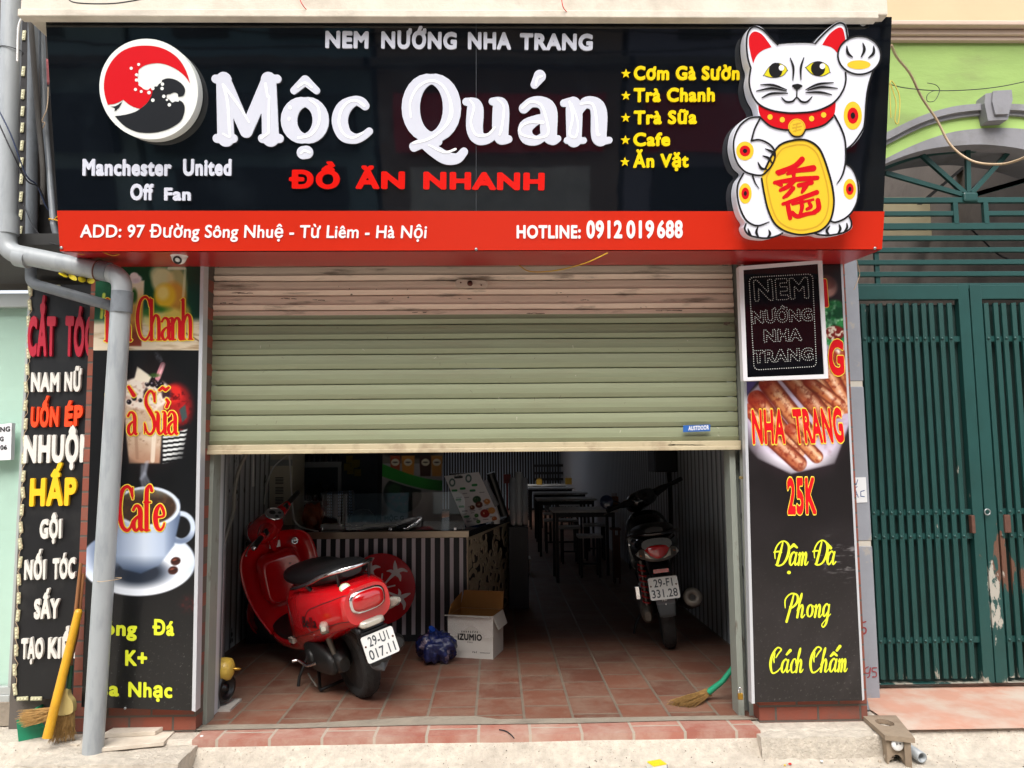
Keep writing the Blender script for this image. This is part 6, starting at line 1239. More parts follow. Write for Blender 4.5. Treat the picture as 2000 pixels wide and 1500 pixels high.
n0 = G(1383, 1352, .05); n1 = V((P(1448, 1290, .20).x, .22, P(1448, 1290, .20).z))
n0 = P(1384, 1352, .28); n1 = P(1436, 1298, .22); b = MB(); b.tube([n0, n0.lerp(n1, .5)+V((.006, 0, -.012)), n1], [.017, .014, .013], 12); b.build('handle', M['greenpl'], brm3)
bristles(n0+V((-.005, 0, .012)), n0+V((.012, .01, -.016)), P(1306, 1374, .22), P(1352, 1379, .16), 330, .010, M['straw'], bow=.006).build('bristles', M['straw'], brm3)

# ---------------------------------------------------------------- the other side of the street (seen only as reflections)
def facade(x0, x1, h, col, band, shut, lab):
    t = thing('opposite_house', lab, 'building', ((x0+x1)/2, -11, -.17)); b = MB()
    wx0, wx1 = x0+.5, x1-.5
    b.box((x0, -14, -.2), (x1, -11, h)); b.build('wall', mat('opposite wall', col, .9, var=.15, vscale=1), t)
    b = MB(); b.box((wx0, -11, 0), (wx1, -10.95, 2.5)); b.build('shutter', mat('opposite shutter', shut, .6, var=.2, vscale=2), t)
    b = MB(); b.box((x0+.3, -11, 2.75), (x1-.3, -10.7, 3.7)); b.build('shop_board', mat('opposite board', band, .5), t)
    for k in range(2):
        for j in range(2):
            b = MB(); c = x0+(x1-x0)*(.3+.4*k); b.box((c-.45, -11, 4.6+3*j), (c+.45, -10.96, 6+3*j)); b.build('window', mat('opposite window', '222a30', .2), t)
    b = MB(); b.box((x0-.1, -11, 4.1), (x1+.1, -10.2, 4.22)); b.build('balcony', mat('opposite balcony', '5a5650', .9), t)
facade(-11, -6.2, 8.5, '8aa0a0', '26323a', '2c3840', 'dull grey house opposite with a dark board, furthest left')
facade(-6.1, -2.1, 9.5, '6f8a90', '2a3a40', '1e2a30', 'bluish house opposite with a dark teal board')
facade(-2.0, 2.2, 8.0, '8c7c70', 'c02838', 'c8c8c0', 'brown house opposite with a maroon board')
facade(2.3, 6.6, 9.0, '7c7c88', 'a82430', '1c2228', 'dark grey house opposite with a dark red board')
facade(6.7, 12, 8.5, '8a8478', '22303a', '262a2c', 'olive grey house opposite with a dark blue board, furthest right')
for i, (y, z) in enumerate(((-8.5, 4.6), (-8.6, 4.35), (-8.7, 4.8), (-8.4, 4.1))):
    b = MB(); b.tube([(x, y, z+.25*((x/9)**2)+.05*sin(x+i)) for x in np.linspace(-10, 10, 22)], .012+.006*(i % 2), 5); tag(b.build('street_cable', M['wire']), ('lowest', 'second', 'third', 'topmost')[(1, 2, 3, 0)[i]]+' black cable strung along the far side of the street' if False else ['black street cable just below the topmost on the far side', 'black street cable just above the lowest on the far side', 'black street cable, topmost along the far side', 'black street cable, lowest along the far side'][i], 'cable', 'cables along the street')

# loose grit and crumbs of mortar on the pavement
b = MB(); rs = random.Random(12)
for k in range(1500):
    x = rs.uniform(-2.4, 2.9); y = -.17-abs(rs.gauss(0, .16)); r = rs.uniform(.0012, .0042)*(1.6 if rs.random() < .06 else 1); z = float(gh(np.array([[x]]), np.array([[y]]))[0, 0])
    a = rs.uniform(0, 6.28); vs = [(x+r*cos(a+t)*rs.uniform(.7, 1.2), y+r*sin(a+t)*rs.uniform(.7, 1.2), z) for t in (0, 1.57, 3.14, 4.71)]+[(x+r*.2, y, z+r*rs.uniform(.6, 1.1))]
    b.add(vs, [(0, 1, 4), (1, 2, 4), (2, 3, 4), (3, 0, 4)], rs.choice((0, 0, 1, 2)))
tag(b.build('grit', [M['stone'], M['rawcon'], mat('dark grit', '4a423a', .9)]), 'fine grit and mortar crumbs strewn along the pavement edge', 'grit', kind='stuff')
# ---------------------------------------------------------------- inside the shop: serving counter
M['steelstrip'] = mat('brushed steel strip', 'b0a08c', .3, metal=.7, var=.05, vscale=20)
M['navy'] = mat('dark navy panel', '1c2028', .5, var=.1)
M['slatw'] = mat('pale lilac slat', 'd4d0da', .5)
M['beige'] = mat('beige cut board', 'c8bca4', .6)
M['cabinet'] = mat('cream metal cabinet', 'd0c8b4', .4, metal=.0, var=.05)
YC = 1.72
cL, cR = P(566, 1100, YC).x, P(913, 1100, YC).x; zc0, zc1 = P(900, 1049, YC).z, P(900, 1036, YC).z
cb_ = G(999, 1173, 0)
ctr = thing('serving_counter', 'striped serving counter with a steel edge and a beige scroll cut end panel', 'counter', ((cL+cR)/2, YC, 0))
b = MB(); b.box((cL-.3, YC, .0), (cR, YC+.6, zc0)); b.build('body', M['navy'], ctr)
for i in range(18):
    x = P(582+i*18.55, 1100, YC).x
    if x < cR-.02: b = MB(); b.box((x, YC-.014, .05), (x+.027, YC, zc0-.004)); b.build('slat', M['slatw'], ctr)
b = MB(); b.box((cL-.3, YC-.03, zc0), (cR+.012, YC-.012, zc1)); b.build('steel_edge', M['steelstrip'], ctr, bevel=.002)
b = MB(); q = [(cL-.3, YC-.012), (cR+.012, YC-.012), (cb_.x+.03, cb_.y), (cb_.x-.5, cb_.y), (cR-.5, YC+.65), (cL-.3, YC+.65)]
b.add([(x, y, zc1-.002) for x, y in q]+[(x, y, zc0) for x, y in q], [tuple(range(6)), tuple(range(6, 12))[::-1]]+[(i, (i+1) % 6, (i+1) % 6+6, i+6) for i in range(6)]); recalc(b.build('countertop', mat('dark countertop', '1a1a1e', .25), ctr))
EPn = Plane((cR, YC, 0), (cb_.x-cR, cb_.y-YC, 0), (0, 0, 1)); Le = math.hypot(cb_.x-cR, cb_.y-YC)
b = MB(); b.loops(EPn, [[(0, 0), (Le, 0), (Le, zc0), (0, zc0)]], -.004, -.03); b.build('end_panel', M['inkblack'], ctr)
rs = random.Random(5); st = []
for k in range(95):
    x, y = rs.uniform(0, Le), rs.uniform(.02, zc0); r0 = rs.uniform(.05, .11); a0 = rs.uniform(0, 2*pi); sg = rs.choice((-1, 1)); pts = []
    for t in np.linspace(0, 1, 14):
        a = a0+sg*t*4.6; rr_k = r0*(1-.62*t); pts.append((min(max(x+rr_k*1.6*cos(a), .01), Le-.01), min(max(y+rr_k*sin(a), .01), zc0-.01), .019*(1-.4*t)))
    st.append(np.array(pts))
st += [np.array([(.012, 0, .014), (.012, zc0, .014)]), np.array([(Le-.012, 0, .014), (Le-.012, zc0, .014)]), np.array([(0, .012, .014), (Le, .012, .014)]), np.array([(0, zc0-.012, .012), (Le, zc0-.012, .012)])]
b = MB(); b.loops(EPn, stroke_loops(st, .005), .004, -.004); b.build('scroll_panel', M['beige'], ctr)
M['glass'] = glass_mat('clear shield glass', 'eef4f2', 2.2)
Gp = YP(YC+.03); pts = [(575, 1036), (575, 967), (890, 960), (899, 962), (906, 969), (908, 980), (908, 1034)]
b = MB(); b.loops(Gp, [[Gp.uv(*p) for p in pts]], 0, -.006); b.build('glass_shield', M['glass'], ctr)
for px in (628, 762, 889):
    b = MB(); b.cbox(P(px, 1033, YC+.025), (.022, .03, .024)); b.build('glass_clip', M['chrome'], ctr, bevel=.003)
# dark partition and fittings behind the counter
pt = thing('partition_wall', 'dark navy partition wall behind the serving counter', 'partition', (P(600, 1100, 3.4).x, 3.4, 0))
b = MB(); b.box((XL, 3.4, 0), (P(746, 1000, 3.4).x, 3.46, ZC)); b.build('panel', mat('dark navy partition', '2c3846', .5, var=.12, vscale=2), pt)
b = MB(); x = P(738, 1000, 3.4).x; b.box((x, 3.37, 0), (x+.06, 3.4, ZC)); b.build('edge_post', M['navy'], pt)
for x, y in ((676, 890), (690, 898), (678, 912), (692, 916), (686, 900), (672, 905)):
    NPq = YP(3.39); q = [NPq.uv(x, y), NPq.uv(x+13, y), NPq.uv(x+13, y+14), NPq.uv(x, y+14)]; b = MB(); b.loops(NPq, [q], .001+.001*random.random()); b.build('memo', mat('yellow memo', '8a7c2c', .8), pt)
cab = thing('louvred_cabinet', 'tall cream metal cabinet with louvre slots behind the red scooter', 'cabinet', (P(546, 1100, 2.45).x, 2.45, 0))
a, c = P(522, 1000, 2.45), P(570, 1000, 2.45); b = MB(); b.box((a.x, 2.45, 0), (c.x, 2.85, 1.95)); b.build('body', M['cabinet'], cab, bevel=.004)
for y0 in (933, 952, 972):
    b = MB()
    for k in range(5):
        p = P(538, y0+k*2.9, 2.45); b.box((p.x, 2.446, p.z-.003), (p.x+.065, 2.452, p.z+.003))
    b.build('louvre', M['inkblack'], cab)
b = MB(); p = P(522, 910, 2.44); b.box((a.x+.003, 2.44, p.z), (c.x-.003, 2.452, p.z+.05)); b.build('door_trim', M['steel'], cab)
cable([P(565, 890, 2.3), P(568, 930, 2.2), P(571, 985, 2.0), P(575, 1015, 1.85), P(590, 1030, 1.8), P(622, 1038, 1.78)], .006, M['white'], 'white cable looping from the cabinet down onto the counter')
cable([P(560, 890, 2.4), P(535, 912, 2.35), P(522, 945, 2.3), P(516, 985, 2.3)], .006, M['white'], 'white cable slanting across the cream cabinet')
cable([P(493, 880, 2.0), P(494, 910, 2.0), P(494, 950, 2.0)], .012, M['white'], 'straight white conduit on the dark brick column', 'conduit')
cable([P(482, 885, .9), P(466, 920, .85), P(458, 960, .8), P(455, 1000, .75), P(440, 1050, .6), P(422, 1098, .5)], .012, mat('grey cloth cable', '8a8780', .7), 'pale twisted cable hanging along the left inner wall')
b = MB(); p0, p1 = P(458, 1000, 2.6), P(518, 1000, 2.6); b.box((p0.x, 2.6, 0), (p1.x, 2.9, ZC)); tag(b.build('brick_column', M['oldbrick']), 'dark brick column between the left wall and the cream cabinet', 'column')
shf = thing('shelf_unit', 'grey framed shelf unit with dark goods behind the counter', 'shelf', (P(610, 1100, 3.0).x, 3.0, 0)); xs_ = [P(px, 1000, 3.0).x for px in (583, 662)]
b = MB(); zt_ = P(620, 902, 3.0).z
for x in xs_: b.box((x-.014, 3.0, 0), (x+.014, 3.03, zt_))
b.box((xs_[0]+.014, 3.0, zt_-.05), (xs_[1]-.014, 3.03, zt_)); b.box((xs_[0]+.014, 3.0, .9), (xs_[1]-.014, 3.3, .93)); b.build('frame', mat('grey shelf frame', '8c9096', .5), shf)
for k in range(6):
    x = xs_[0]+.06+k*.055; b = MB(); h = .12+.06*random.random(); b.lathe([(.02, 0), (.022, h*.6), (.010, h*.75), (.010, h)], (x, 3.12, .93), n=10); tag(b.build('bottle', mat('dark bottle glass', ['14181c', '1c1410', '101418'][k % 3], .15)), 'dark bottle on the grey shelf unit behind the counter', 'bottle', 'dark bottles on the shelf unit')
for k in range(7):
    x = xs_[0]+.03+k*.05; b = MB(); h = .10; b.lathe([(.02, 0), (.02, h), (.012, h+.02), (0, h+.02)], (x, 3.0+.02, zt_+.0), n=10); tag(b.build('jar', mat('dark jar', ['20242a', '2a1818', '1c2430'][k % 3], .3)), 'dark jar on top of the grey shelf unit', 'jar', 'dark jars on top of the shelf unit')
# drinks banner and menu board
def banner(X, Y):
    n2 = vnoise(X, Y, 6, 71); img = np.zeros(X.shape+(3,))+hexc('a8a4a6')
    img = mixc(img, '5c584c', (Y < 905)*.7); img = mixc(img, '14100f', ell(X, Y, 800, 876, 60, 20, 6))
    for x, c, w_ in ((772, 'b0481c', 10), (797, 'd08a30', 13), (831, '3a1408', 12), (853, 'c88a3c', 11)):
        g = pmask(X, Y, [(x-w_, 890), (x+w_, 890), (x+w_-2, 930), (x-w_+2, 930)], 2); img = mixc(img, c, g); img = mixc(img, 'e8e0c8', ell(X, Y, x, 903, 8, 7, 1.5)); img = mixc(img, '4a4038', ell(X, Y, x, 903, 5, 1.5, 1))
    gs = np.clip((Y-(905+34*np.sin(np.clip((X-745)/125, 0, 1)*1.5)))/2+.5, 0, 1)*np.clip(((930+28*np.sin(np.clip((X-745)/125, 0, 1)*1.6))-Y)/2+.5, 0, 1); img = mixc(img, '1f9a2c', gs); img = mixc(img, '0c5a18', gs*np.clip((X-830)/50, 0, 1)*.6)
    lo = np.clip((Y-(932+28*np.sin(np.clip((X-745)/125, 0, 1)*1.6)))/2, 0, 1); img = mixc(img, 'a09ca0', lo); ci = ell(X, Y, 786, 965, 37, 36, 3)*lo; img = mixc(img, '142a20', ci); img = mixc(img, '7a3a3a', ell(X, Y, 780, 980, 24, 18, 8)*ci*np.clip((n2-.3)*2, 0, 1)); img = mixc(img, '2c5a34', ell(X, Y, 770, 955, 14, 10, 6)*ci)
    return img
BQ = ((748, 862), (866, 862), (862, 1042), (744, 1042)); YBn = 2.62; Bp = YP(YBn)
bn = thing('drinks_banner', 'standing banner printed with iced drinks and a green wave behind the counter', 'banner', tuple(P(805, 1042, YBn)))
paint('print', Bp, BQ, 100, 140, banner, M['inkmatt'], bn, .002); b = MB(); q = [Bp.uv(*c) for c in BQ]; b.hexa([Bp.pt(*c, 0) for c in q], [Bp.pt(*c, -.02) for c in q]); b.build('backing', M['navy'], bn)
b = MB(); line_text(b, Bp, 'MỘC G', (751, 1017), (789, 1016), (751, 1008), .004, bold=.06); b.build('lettering', M['charcoal'], bn)
for px in (752, 858): b = MB(); p = P(px, 1040, YBn); b.box((p.x-.012, YBn-.02, 0), (p.x+.012, YBn+.02, p.z)); b.build('leg', M['navy'], bn)
def menu(X, Y):
    n2 = vnoise(X, Y, 3, 81); img = np.zeros(X.shape+(3,))+hexc('d4d4d8'); rs = random.Random(3)
    def loc(s, t): return (868+67*s+42*t-0, 930-8*s+98*t)
    for s, t in ((.14, .14), (.64, .10)): c = loc(s, t); img = mixc(img, '3a5a5a', ell(X, Y, *c, 6, 8, 1.5)); img = mixc(img, 'd4d8d8', ell(X, Y, *c, 3.5, 5, 1.5))
    c = loc(.38, .06); img = mixc(img, '202428', capm(X, Y, (c[0]-6, c[1]), (c[0]+6, c[1]-1), 2)[0])
    for s, t in ((.1, .3), (.35, .28), (.1, .62), (.12, .82), (.6, .34), (.72, .24), (.1, .48)): c = loc(s, t); img = mixc(img, '1f7a44', capm(X, Y, (c[0]-3, c[1]), (c[0]+4, c[1]-.5), 2.2, 1)[0])
    for k in range(46):
        s, t = rs.choice((.08, .3, .56, .78)), .34+.6*rs.random(); c = loc(s, t); L = rs.uniform(4, 10); img = mixc(img, '5a5e66', capm(X, Y, c, (c[0]+L, c[1]-.8), .7, 1)[0]*.7)
    for s, t, r, cc_ in ((.62, .52, 8, '20442c'), (.62, .62, 7, '5a2c24'), (.88, .58, 6, 'b8743c'), (.68, .8, 9, '8a1c1c'), (.9, .76, 7, 'c88a4a'), (.88, .92, 5, 'a85a30'), (.4, .66, 5, '5a2c1c'), (.42, .82, 4, '2c6a34'), (.4, .94, 4, '2c6a34')):
        c = loc(s, t); img = mixc(img, cc_, ell(X, Y, *c, r, r*.9, 1.5)); img = mixc(img, 'e8c8a0', ell(X, Y, c[0]-1, c[1]-1, r*.4, r*.3, 2)*np.clip((n2-.4)*3, 0, 1))
    return img
YMn = 2.05; Mp = Plane(P(925, 1022, YMn), (1, 0, 0), (0, .45, 1)); MQ = ((868, 930), (935, 922), (977, 1014), (911, 1029))
mn = thing('menu_board', 'white printed menu board leaning back at the end of the counter', 'menu', tuple(Mp.px(940, 1022)))
paint('print', Mp, MQ, 110, 130, menu, M['inkmatt'], mn, .002); b = MB(); q = [Mp.uv(*c) for c in MQ]; b.hexa([Mp.pt(*c, .001) for c in q], [Mp.pt(*c, -.006) for c in q]); b.build('backing', M['white'], mn)
b = MB(); line_text(b, Mp, 'ĐỒ UỐNG', (887, 935), (902, 933), (886, 929), .003, bold=.05); b.build('lettering', M['charcoal'], mn)
# small things on and around the counter
zc = zc1
def onc(px, Y): p = P(px, 1036, Y); return V((p.x, Y, zc))
def blob(c, rx, ry, rz, mt, name, lab, cat, seed=1, amp=.3, n=20, parent=None):
    b = MB(); vs = []
    for i in range(n+1):
        th = pi*i/n
        for j in range(n*2):
            ph = pi*j/n; d = V((sin(th)*cos(ph), sin(th)*sin(ph), cos(th))); k = 1+amp*(float(vnoise(np.array([[d.x*9+seed*3+20]]), np.array([[d.y*9+d.z*7+30]]), 3, seed)[0, 0])-.5)*2
            vs.append(V(c)+V((d.x*rx*k, d.y*ry*k, d.z*rz*k)))
    m_ = n*2; b.add(vs, [(i*m_+j, (i+1)*m_+j, (i+1)*m_+(j+1) % m_, i*m_+(j+1) % m_) for i in range(n) for j in range(m_)], 0, True)
    o = b.build(name, mt, parent); recalc(o); return tag(o, lab, cat) if lab else o
c = onc(612, 2.0); blob(c+V((0, 0, .09)), .075, .07, .10, mat('crumpled orange bag', '8a4020', .4, var=.4, vscale=25, bump=.8, bscale=30), 'plastic_bag', 'orange plastic bag on the left of the counter behind the glass', 'bag', 4, .35)
def blue(X, Y):
    img = np.zeros(X.shape+(3,))+hexc('0c1626'); v = (np.sin(X*.9)*np.sin(Y*.55+np.sin(X*.45)*2)); m_ = np.clip((np.abs(v)-.55)*4, 0, 1)*((np.floor(X/11) % 2) == 0); return mixc(img, '6a86aa', m_)
Qp = YP(2.15); b1 = thing('patterned_bag', 'dark blue bag with pale woven pattern on the counter behind the glass', 'bag', tuple(P(660, 1010, 2.15)))
QB = ((626, 962), (686, 958), (690, 1006), (634, 1014)); paint('print', Qp, QB, 90, 60, blue, M['inkmatt'], b1, .001); b = MB(); q = [Qp.uv(*x) for x in QB]; b.hexa([Qp.pt(*x, 0) for x in q], [Qp.pt(*x, -.12) for x in q]); b.build('body', M['navy'], b1, bevel=.01)
c = onc(708, 2.1); b = MB(); b.lathe([(.10, 0), (.105, .03), (.09, .09), (.05, .13), (0, .14)], c, n=20); tag(b.build('steel_bowl', mat('dull dark steel bowl', '3a4046', .35, metal=.6)), 'upturned dull steel bowl on the counter beside the blue bag', 'bowl')
cp = [onc(640, 1.9)+V((0, 0, .01)), onc(670, 1.95)+V((0, 0, .04)), onc(690, 1.9)+V((0, 0, .012)), onc(672, 1.88)+V((0, 0, .05)), onc(655, 1.92)+V((0, 0, .02)), onc(700, 1.9)+V((0, 0, .02)), onc(740, 1.86)+V((0, 0, .012)), onc(770, 1.9)+V((0, 0, .03)), onc(800, 1.86)+V((0, 0, .01))]
cable(cp, .006, M['wire'], 'tangled black cable lying along the counter top')
b = MB(); c = onc(650, 1.95); b.cbox(c+V((0, 0, .02)), (.16, .12, .04)); tag(b.build('paper_tray', M['white'], bevel=.005), 'white paper tray on the counter under the black cables', 'tray')
b = MB(); c = onc(735, 2.05); b.cbox(c+V((0, 0, .012)), (.30, .10, .024)); tag(b.build('cutting_board', mat('cream board', 'a8a290', .6), bevel=.004), 'flat cream cutting board on the counter behind the clips', 'board')
ml = lambda px, Y, z=0: V((P(px, 1000, Y).x, Y, z))
jz = zc+.0
jg = thing('water_jug', 'blue water jug behind the menu board', 'jug', tuple(ml(927, 2.45, zc)))
c = ml(927, 2.45, zc); b = MB(); b.lathe([(.09, 0), (.095, .02), (.095, .24), (.08, .28), (.03, .31), (.03, .33)], c, n=20); b.build('bottle', mat('blue jug plastic', '204a90', .2), jg)
b = MB(); b.lathe([(.034, .33), (.034, .36), (0, .365)], c, n=16); b.build('cap', mat('light blue cap', '4a90c8', .4), jg)
b = MB(); c = ml(897, 2.5, zc); b.cbox(c+V((0, 0, .20)), (.16, .12, .40)); b.cbox(c+V((0, -.062, .36)), (.03, .004, .04), 1); tag(b.build('black_canister', [M['black'], mat('green label', '2a8a3a', .5)], bevel=.004), 'black square canister with a green label behind the menu board', 'canister')
b = MB(); c0 = ml(946, 2.3, zc+.22); c1 = ml(968, 2.35, zc+.06); b.tube([c0+V((0, 0, .12)), c0+V((.02, 0, .05)), c1+V((0, 0, .08))], [.03, .035, .03], 14); tag(b.build('cup_sleeve', mat('clear cup sleeve', 'a8aeb4', .2, alpha=.6)), 'slanting stack of clear cups in the rack by the menu board', 'cups')
b = MB(); c0 = ml(958, 2.4, zc+.40); c1 = ml(985, 2.45, zc+.05); b.tube([c0, c1], [.035, .035], 14); tag(b.build('cup_sleeve', M['black']), 'slanting stack of black cups behind the clear cups', 'cups')
sb = thing('spray_bottle', 'white spray bottle with a green trigger beside the menu board', 'bottle', tuple(ml(969, 2.5, zc)))
c = ml(969, 2.5, zc-.02); b = MB(); b.lathe([(.03, 0), (.032, .1), (.014, .15), (.012, .17)], c, n=14); b.build('bottle', M['white'], sb); b = MB(); b.cbox(c+V((-.004, 0, .185)), (.05, .02, .03)); b.build('trigger', M['greenpl'], sb, bevel=.004)
for px, h, c_ in ((1003, .42, 'a8b0b8'), (1014, .47, 'c0c8cc'), (1024, .42, '98a0a8')):
    c = ml(px, 3.0, zc-.08); b = MB(); b.lathe([(.036, 0), (.036, h-.03), (.03, h), (0, h+.01)], c, n=16); tag(b.build('cup_stack', mat('clear cup stack', c_, .15, alpha=.55)), {1003: 'left of the three tall clear cup stacks past the counter', 1014: 'middle and tallest of the three clear cup stacks past the counter', 1024: 'right of the three tall clear cup stacks past the counter'}[px], 'cups', 'tall clear cup stacks')
b = MB(); b.box((ml(993, 2.9).x, 2.86, 0), (ml(1031, 2.9).x, 3.16, zc-.08)); tag(b.build('cup_stand', M['navy'], bevel=.004), 'dark stand under the three tall cup stacks', 'stand')
b = MB(); b.cbox(ml(991, 3.2, zc+.33), (.07, .07, .08)); b.box((ml(989, 3.2).x-.0, 3.18, zc-.1), (ml(993, 3.2).x, 3.22, zc+.30)); tag(b.build('red_box', mat('dark red box', '7a1418', .5)), 'small red box on a dark post left of the cup stacks', 'box')  # plain unlit red box on a post
b = MB(); p = G(1008, 1034, 0); a = P(1002, 1034, 3.7); b.box((ml(1019, 4.9).x, 4.9, .0), (ml(1036, 4.9).x, 5.2, .16)); b.v = [(x, y, z+.0) for x, y, z in b.v]
tag(b.build('white_block', M['white']), 'small white block on the floor beyond the counter end', 'block')
# red round sign with a white flower, leaning on the counter
rd = thing('round_red_sign', 'round red board with a white claw petal flower leaning against the striped counter', 'sign', (P(742, 1225, 1.6).x, 1.6, P(742, 1225, 1.6).z))
Rp = Plane(P(742, 1225, 1.56), (1, 0, 0), (0, .16, 1)); cc0 = Rp.uv(743, 1150); rr0 = (Rp.uv(811, 1150)[0]-Rp.uv(743, 1150)[0])
b = MB(); b.loops(Rp, [[(cc0[0]+rr0*cos(a), cc0[1]+rr0*sin(a)) for a in np.arange(64)*2*pi/64]], 0, -.02); b.build('disc', mat('deep red gloss', 'b8121c', .15), rd)
pst = []
def rt(p, a, s=1.0): return (cc0[0]+rr0*s*(p[0]*cos(a)-p[1]*sin(a)), cc0[1]+rr0*s*(p[0]*sin(a)+p[1]*cos(a)), p[2]*rr0)
for k in range(5):
    a = R(-36+72*k-6)
    for s in ([(0, .18, .02), (0, .40, .035), (.02, .62, .06), (.10, .80, .05), (.24, .86, .02)], [(.02, .60, .06), (.16, .62, .055), (.28, .54, .015)], [(.02, .62, .06), (-.12, .74, .055), (-.22, .84, .015)], [(.0, .58, .05), (-.12, .56, .04), (-.20, .48, .012)]): pst.append(np.array([rt(p, a) for p in crom(s, 4)]))
    a2 = a+R(36); pst.append(np.array([rt((0, .20, .018), a2), rt((0, .42, .022), a2)]))
b = MB(); b.loops(Rp, stroke_loops(pst, .0028), .002); b.build('flower_print', mat('pale grey print', 'd8d2d4', .4), rd)
# cardboard box
bx = thing('cardboard_box', 'open white cardboard box with brown flaps, black print and torn wrap on the tiles', 'box', tuple(G(919, 1287, 0)))
q0, q1 = G(875, 1283, 0), G(963, 1288, 0); yb = (q0.y+q1.y)/2; x0, x1 = q0.x, q1.x; hB = P(919, 1203, yb).z; dB = .26; a3 = .06
Mb = Matrix.Translation((x0, q0.y, 0)) @ Matrix.Rotation(math.atan2(q1.y-q0.y, q1.x-q0.x), 4, 'Z'); wB = (q1-q0).length; t = .004
M['cardw'] = mat('white printed card', 'c4c0ba', .6, var=.04, bump=.2, bscale=15); M['cardb'] = mat('brown card', '9a6a34', .8, var=.08)
b = MB(); b.box((0, 0, 0), (wB, t, hB), 0, Mb); b.box((0, dB-t, 0), (wB, dB, hB), 0, Mb); b.box((0, t, 0), (t, dB-t, hB), 0, Mb); b.box((wB-t, t, 0), (wB, dB-t, hB), 0, Mb); b.box((t, t, 0), (wB-t, dB-t, t), 0, Mb); b.build('body', M['cardw'], bx)
b = MB(); e = .0025
for aa, cc_ in (((t, dB-t-e, t), (wB-t, dB-t-.0005, hB)), ((t+.0005, t, t), (t+e, dB-t-e, hB)), ((wB-t-e, t, t), (wB-t-.0005, dB-t-e, hB))): b.box(aa, cc_, 0, Mb)
b.build('lining', M['cardb'], bx)
def flap(p, name, mt):
    b = MB(); p = [Mb @ V(x) for x in p]; n_ = (p[1]-p[0]).cross(p[2]-p[0]).normalized()*.003; b.hexa(p, [x+n_ for x in p]); return recalc(b.build(name, mt, bx))
flap([(0, dB, hB), (wB, dB, hB), (wB-.004, dB+.035, hB+.115), (.02, dB+.035, hB+.115)], 'flap', M['cardb']); flap([(0, .01, hB), (0, dB, hB), (.012, dB, hB+.11), (-.0, .06, hB+.06)], 'flap', M['cardb']); flap([(-.02, -.035, hB+.002), (wB*.95, -.03, hB-.004), (wB, 0, hB), (0, 0, hB)], 'flap', M['cardw']); flap([(wB, .0, hB), (wB, dB, hB), (wB+.03, dB, hB-.09), (wB+.028, .04, hB-.09)], 'flap', M['cardw'])
XP = Plane(Mb @ V((0, -.001, 0)), Mb.to_3x3() @ V((1, 0, 0)), (0, 0, 1))
b = MB(); L = text_loops('IZUMIO', wB*.54, .042, .07); b.loops(XP, [l+[wB*.22, hB*.42] for l in L], .001)
for (x, y, w_, h) in ((.30, .60, .40, .016), (.44, .36, .13, .010), (.55, .13, .14, .012), (.72, .13, .24, .008)):
    for k in range(int(w_*wB/(h*.95))): rk_ = random.random(); b.loops(XP, stroke_loops([np.array([(x*wB+k*h*.95, y*hB+h*.3, h*.1), (x*wB+k*h*.95+h*.5, y*hB+h*(.3+.6*rk_), h*.1)]), np.array([(x*wB+k*h*.95+h*.2, y*hB+h*.8, h*.1), (x*wB+k*h*.95+h*.3, y*hB, h*.1)])], h*.08), .001)
b.build('lettering', M['inkblack'], bx)
b = MB(); nx_, nz_ = 22, 10; vs = []
for j in range(nz_):
    for i in range(nx_):
        u, v = i/(nx_-1), j/(nz_-1); vs.append(Mb @ V((wB*(.0+1.04*u), -.008-.022*float(vnoise(np.array([[u*40+5]]), np.array([[v*24+7]]), 5, 61)[0, 0])-(.02*u if u > .8 else 0), hB*(1.0-v*(.36+.12*sin(u*9))))))
b.add(vs, [(j*nx_+i, j*nx_+i+1, (j+1)*nx_+i+1, (j+1)*nx_+i) for j in range(nz_-1) for i in range(nx_-1)], 0, True); b.build('wrap', mat('torn clear film', 'dcd8d4', .12, alpha=.28, spec=.9), bx)
# plastic rubbish bag
c = G(852, 1298, 0); pg = thing('rubbish_bag', 'tied dark blue see through plastic bag of rubbish beside the cardboard box', 'bag', tuple(c))
blob(c+V((0, .05, .095)), .125, .11, .10, mat('dark blue film', '1c2450', .15, var=.5, vscale=14, dirt='8a7a86', dscale=11, damt=.8, dlo=.56, dhi=.62, bump=1, bscale=22), 'sack', None, None, 9, .4, 24, pg)
b = MB(); b.tube([c+V((-.03, .05, .17)), c+V((-.04, .05, .20)), c+V((-.03, .04, .215))], [.022, .010, .024], 10); b.build('knot', mat('blue film knot', '1a3a8a', .2, bump=.6), pg)
c_ = blob(G(840, 1296, 0)+V((0, .02, .07)), .05, .035, .04, mat('crumpled foil', '8a8086', .3, metal=.4, bump=1, bscale=25), 'wrapper', None, None, 3, .5, 12, pg)
# yellow compressor by the left rail
ac = thing('air_compressor', 'small yellow tank compressor with a black motor behind the left shutter rail', 'compressor', tuple(G(424, 1388, 0)))
c = G(424, 1388, 0); c.y += .06
b = MB(); b.box((c.x-.10, c.y-.08, 0), (c.x+.075, c.y+.10, .012)); b.build('base_plate', mat('pale plate', 'b8b4ac', .5), ac)
tz = P(424, 1307, c.y).z
b = MB(); b.lathe([(0, -.13), (.03, -.125), (.055, -.10), (.06, -.07), (.06, .02), (.055, .045), (.03, .06), (0, .062)], V((c.x, c.y, tz)), (1, 0, 0), 20); b.build('tank', mat('yellow enamel', 'c8a848', .35, dirt='8a7434', dscale=12, damt=.5), ac)
b = MB(); b.lathe([(.075, -.11), (.078, .0), (.07, .035), (.05, .04), (.048, .02), (.02, .02), (.015, .035), (0, .035)], V((c.x+.0, c.y, .10)), (1, -.35, 0), 22); b.build('motor', M['black'], ac)
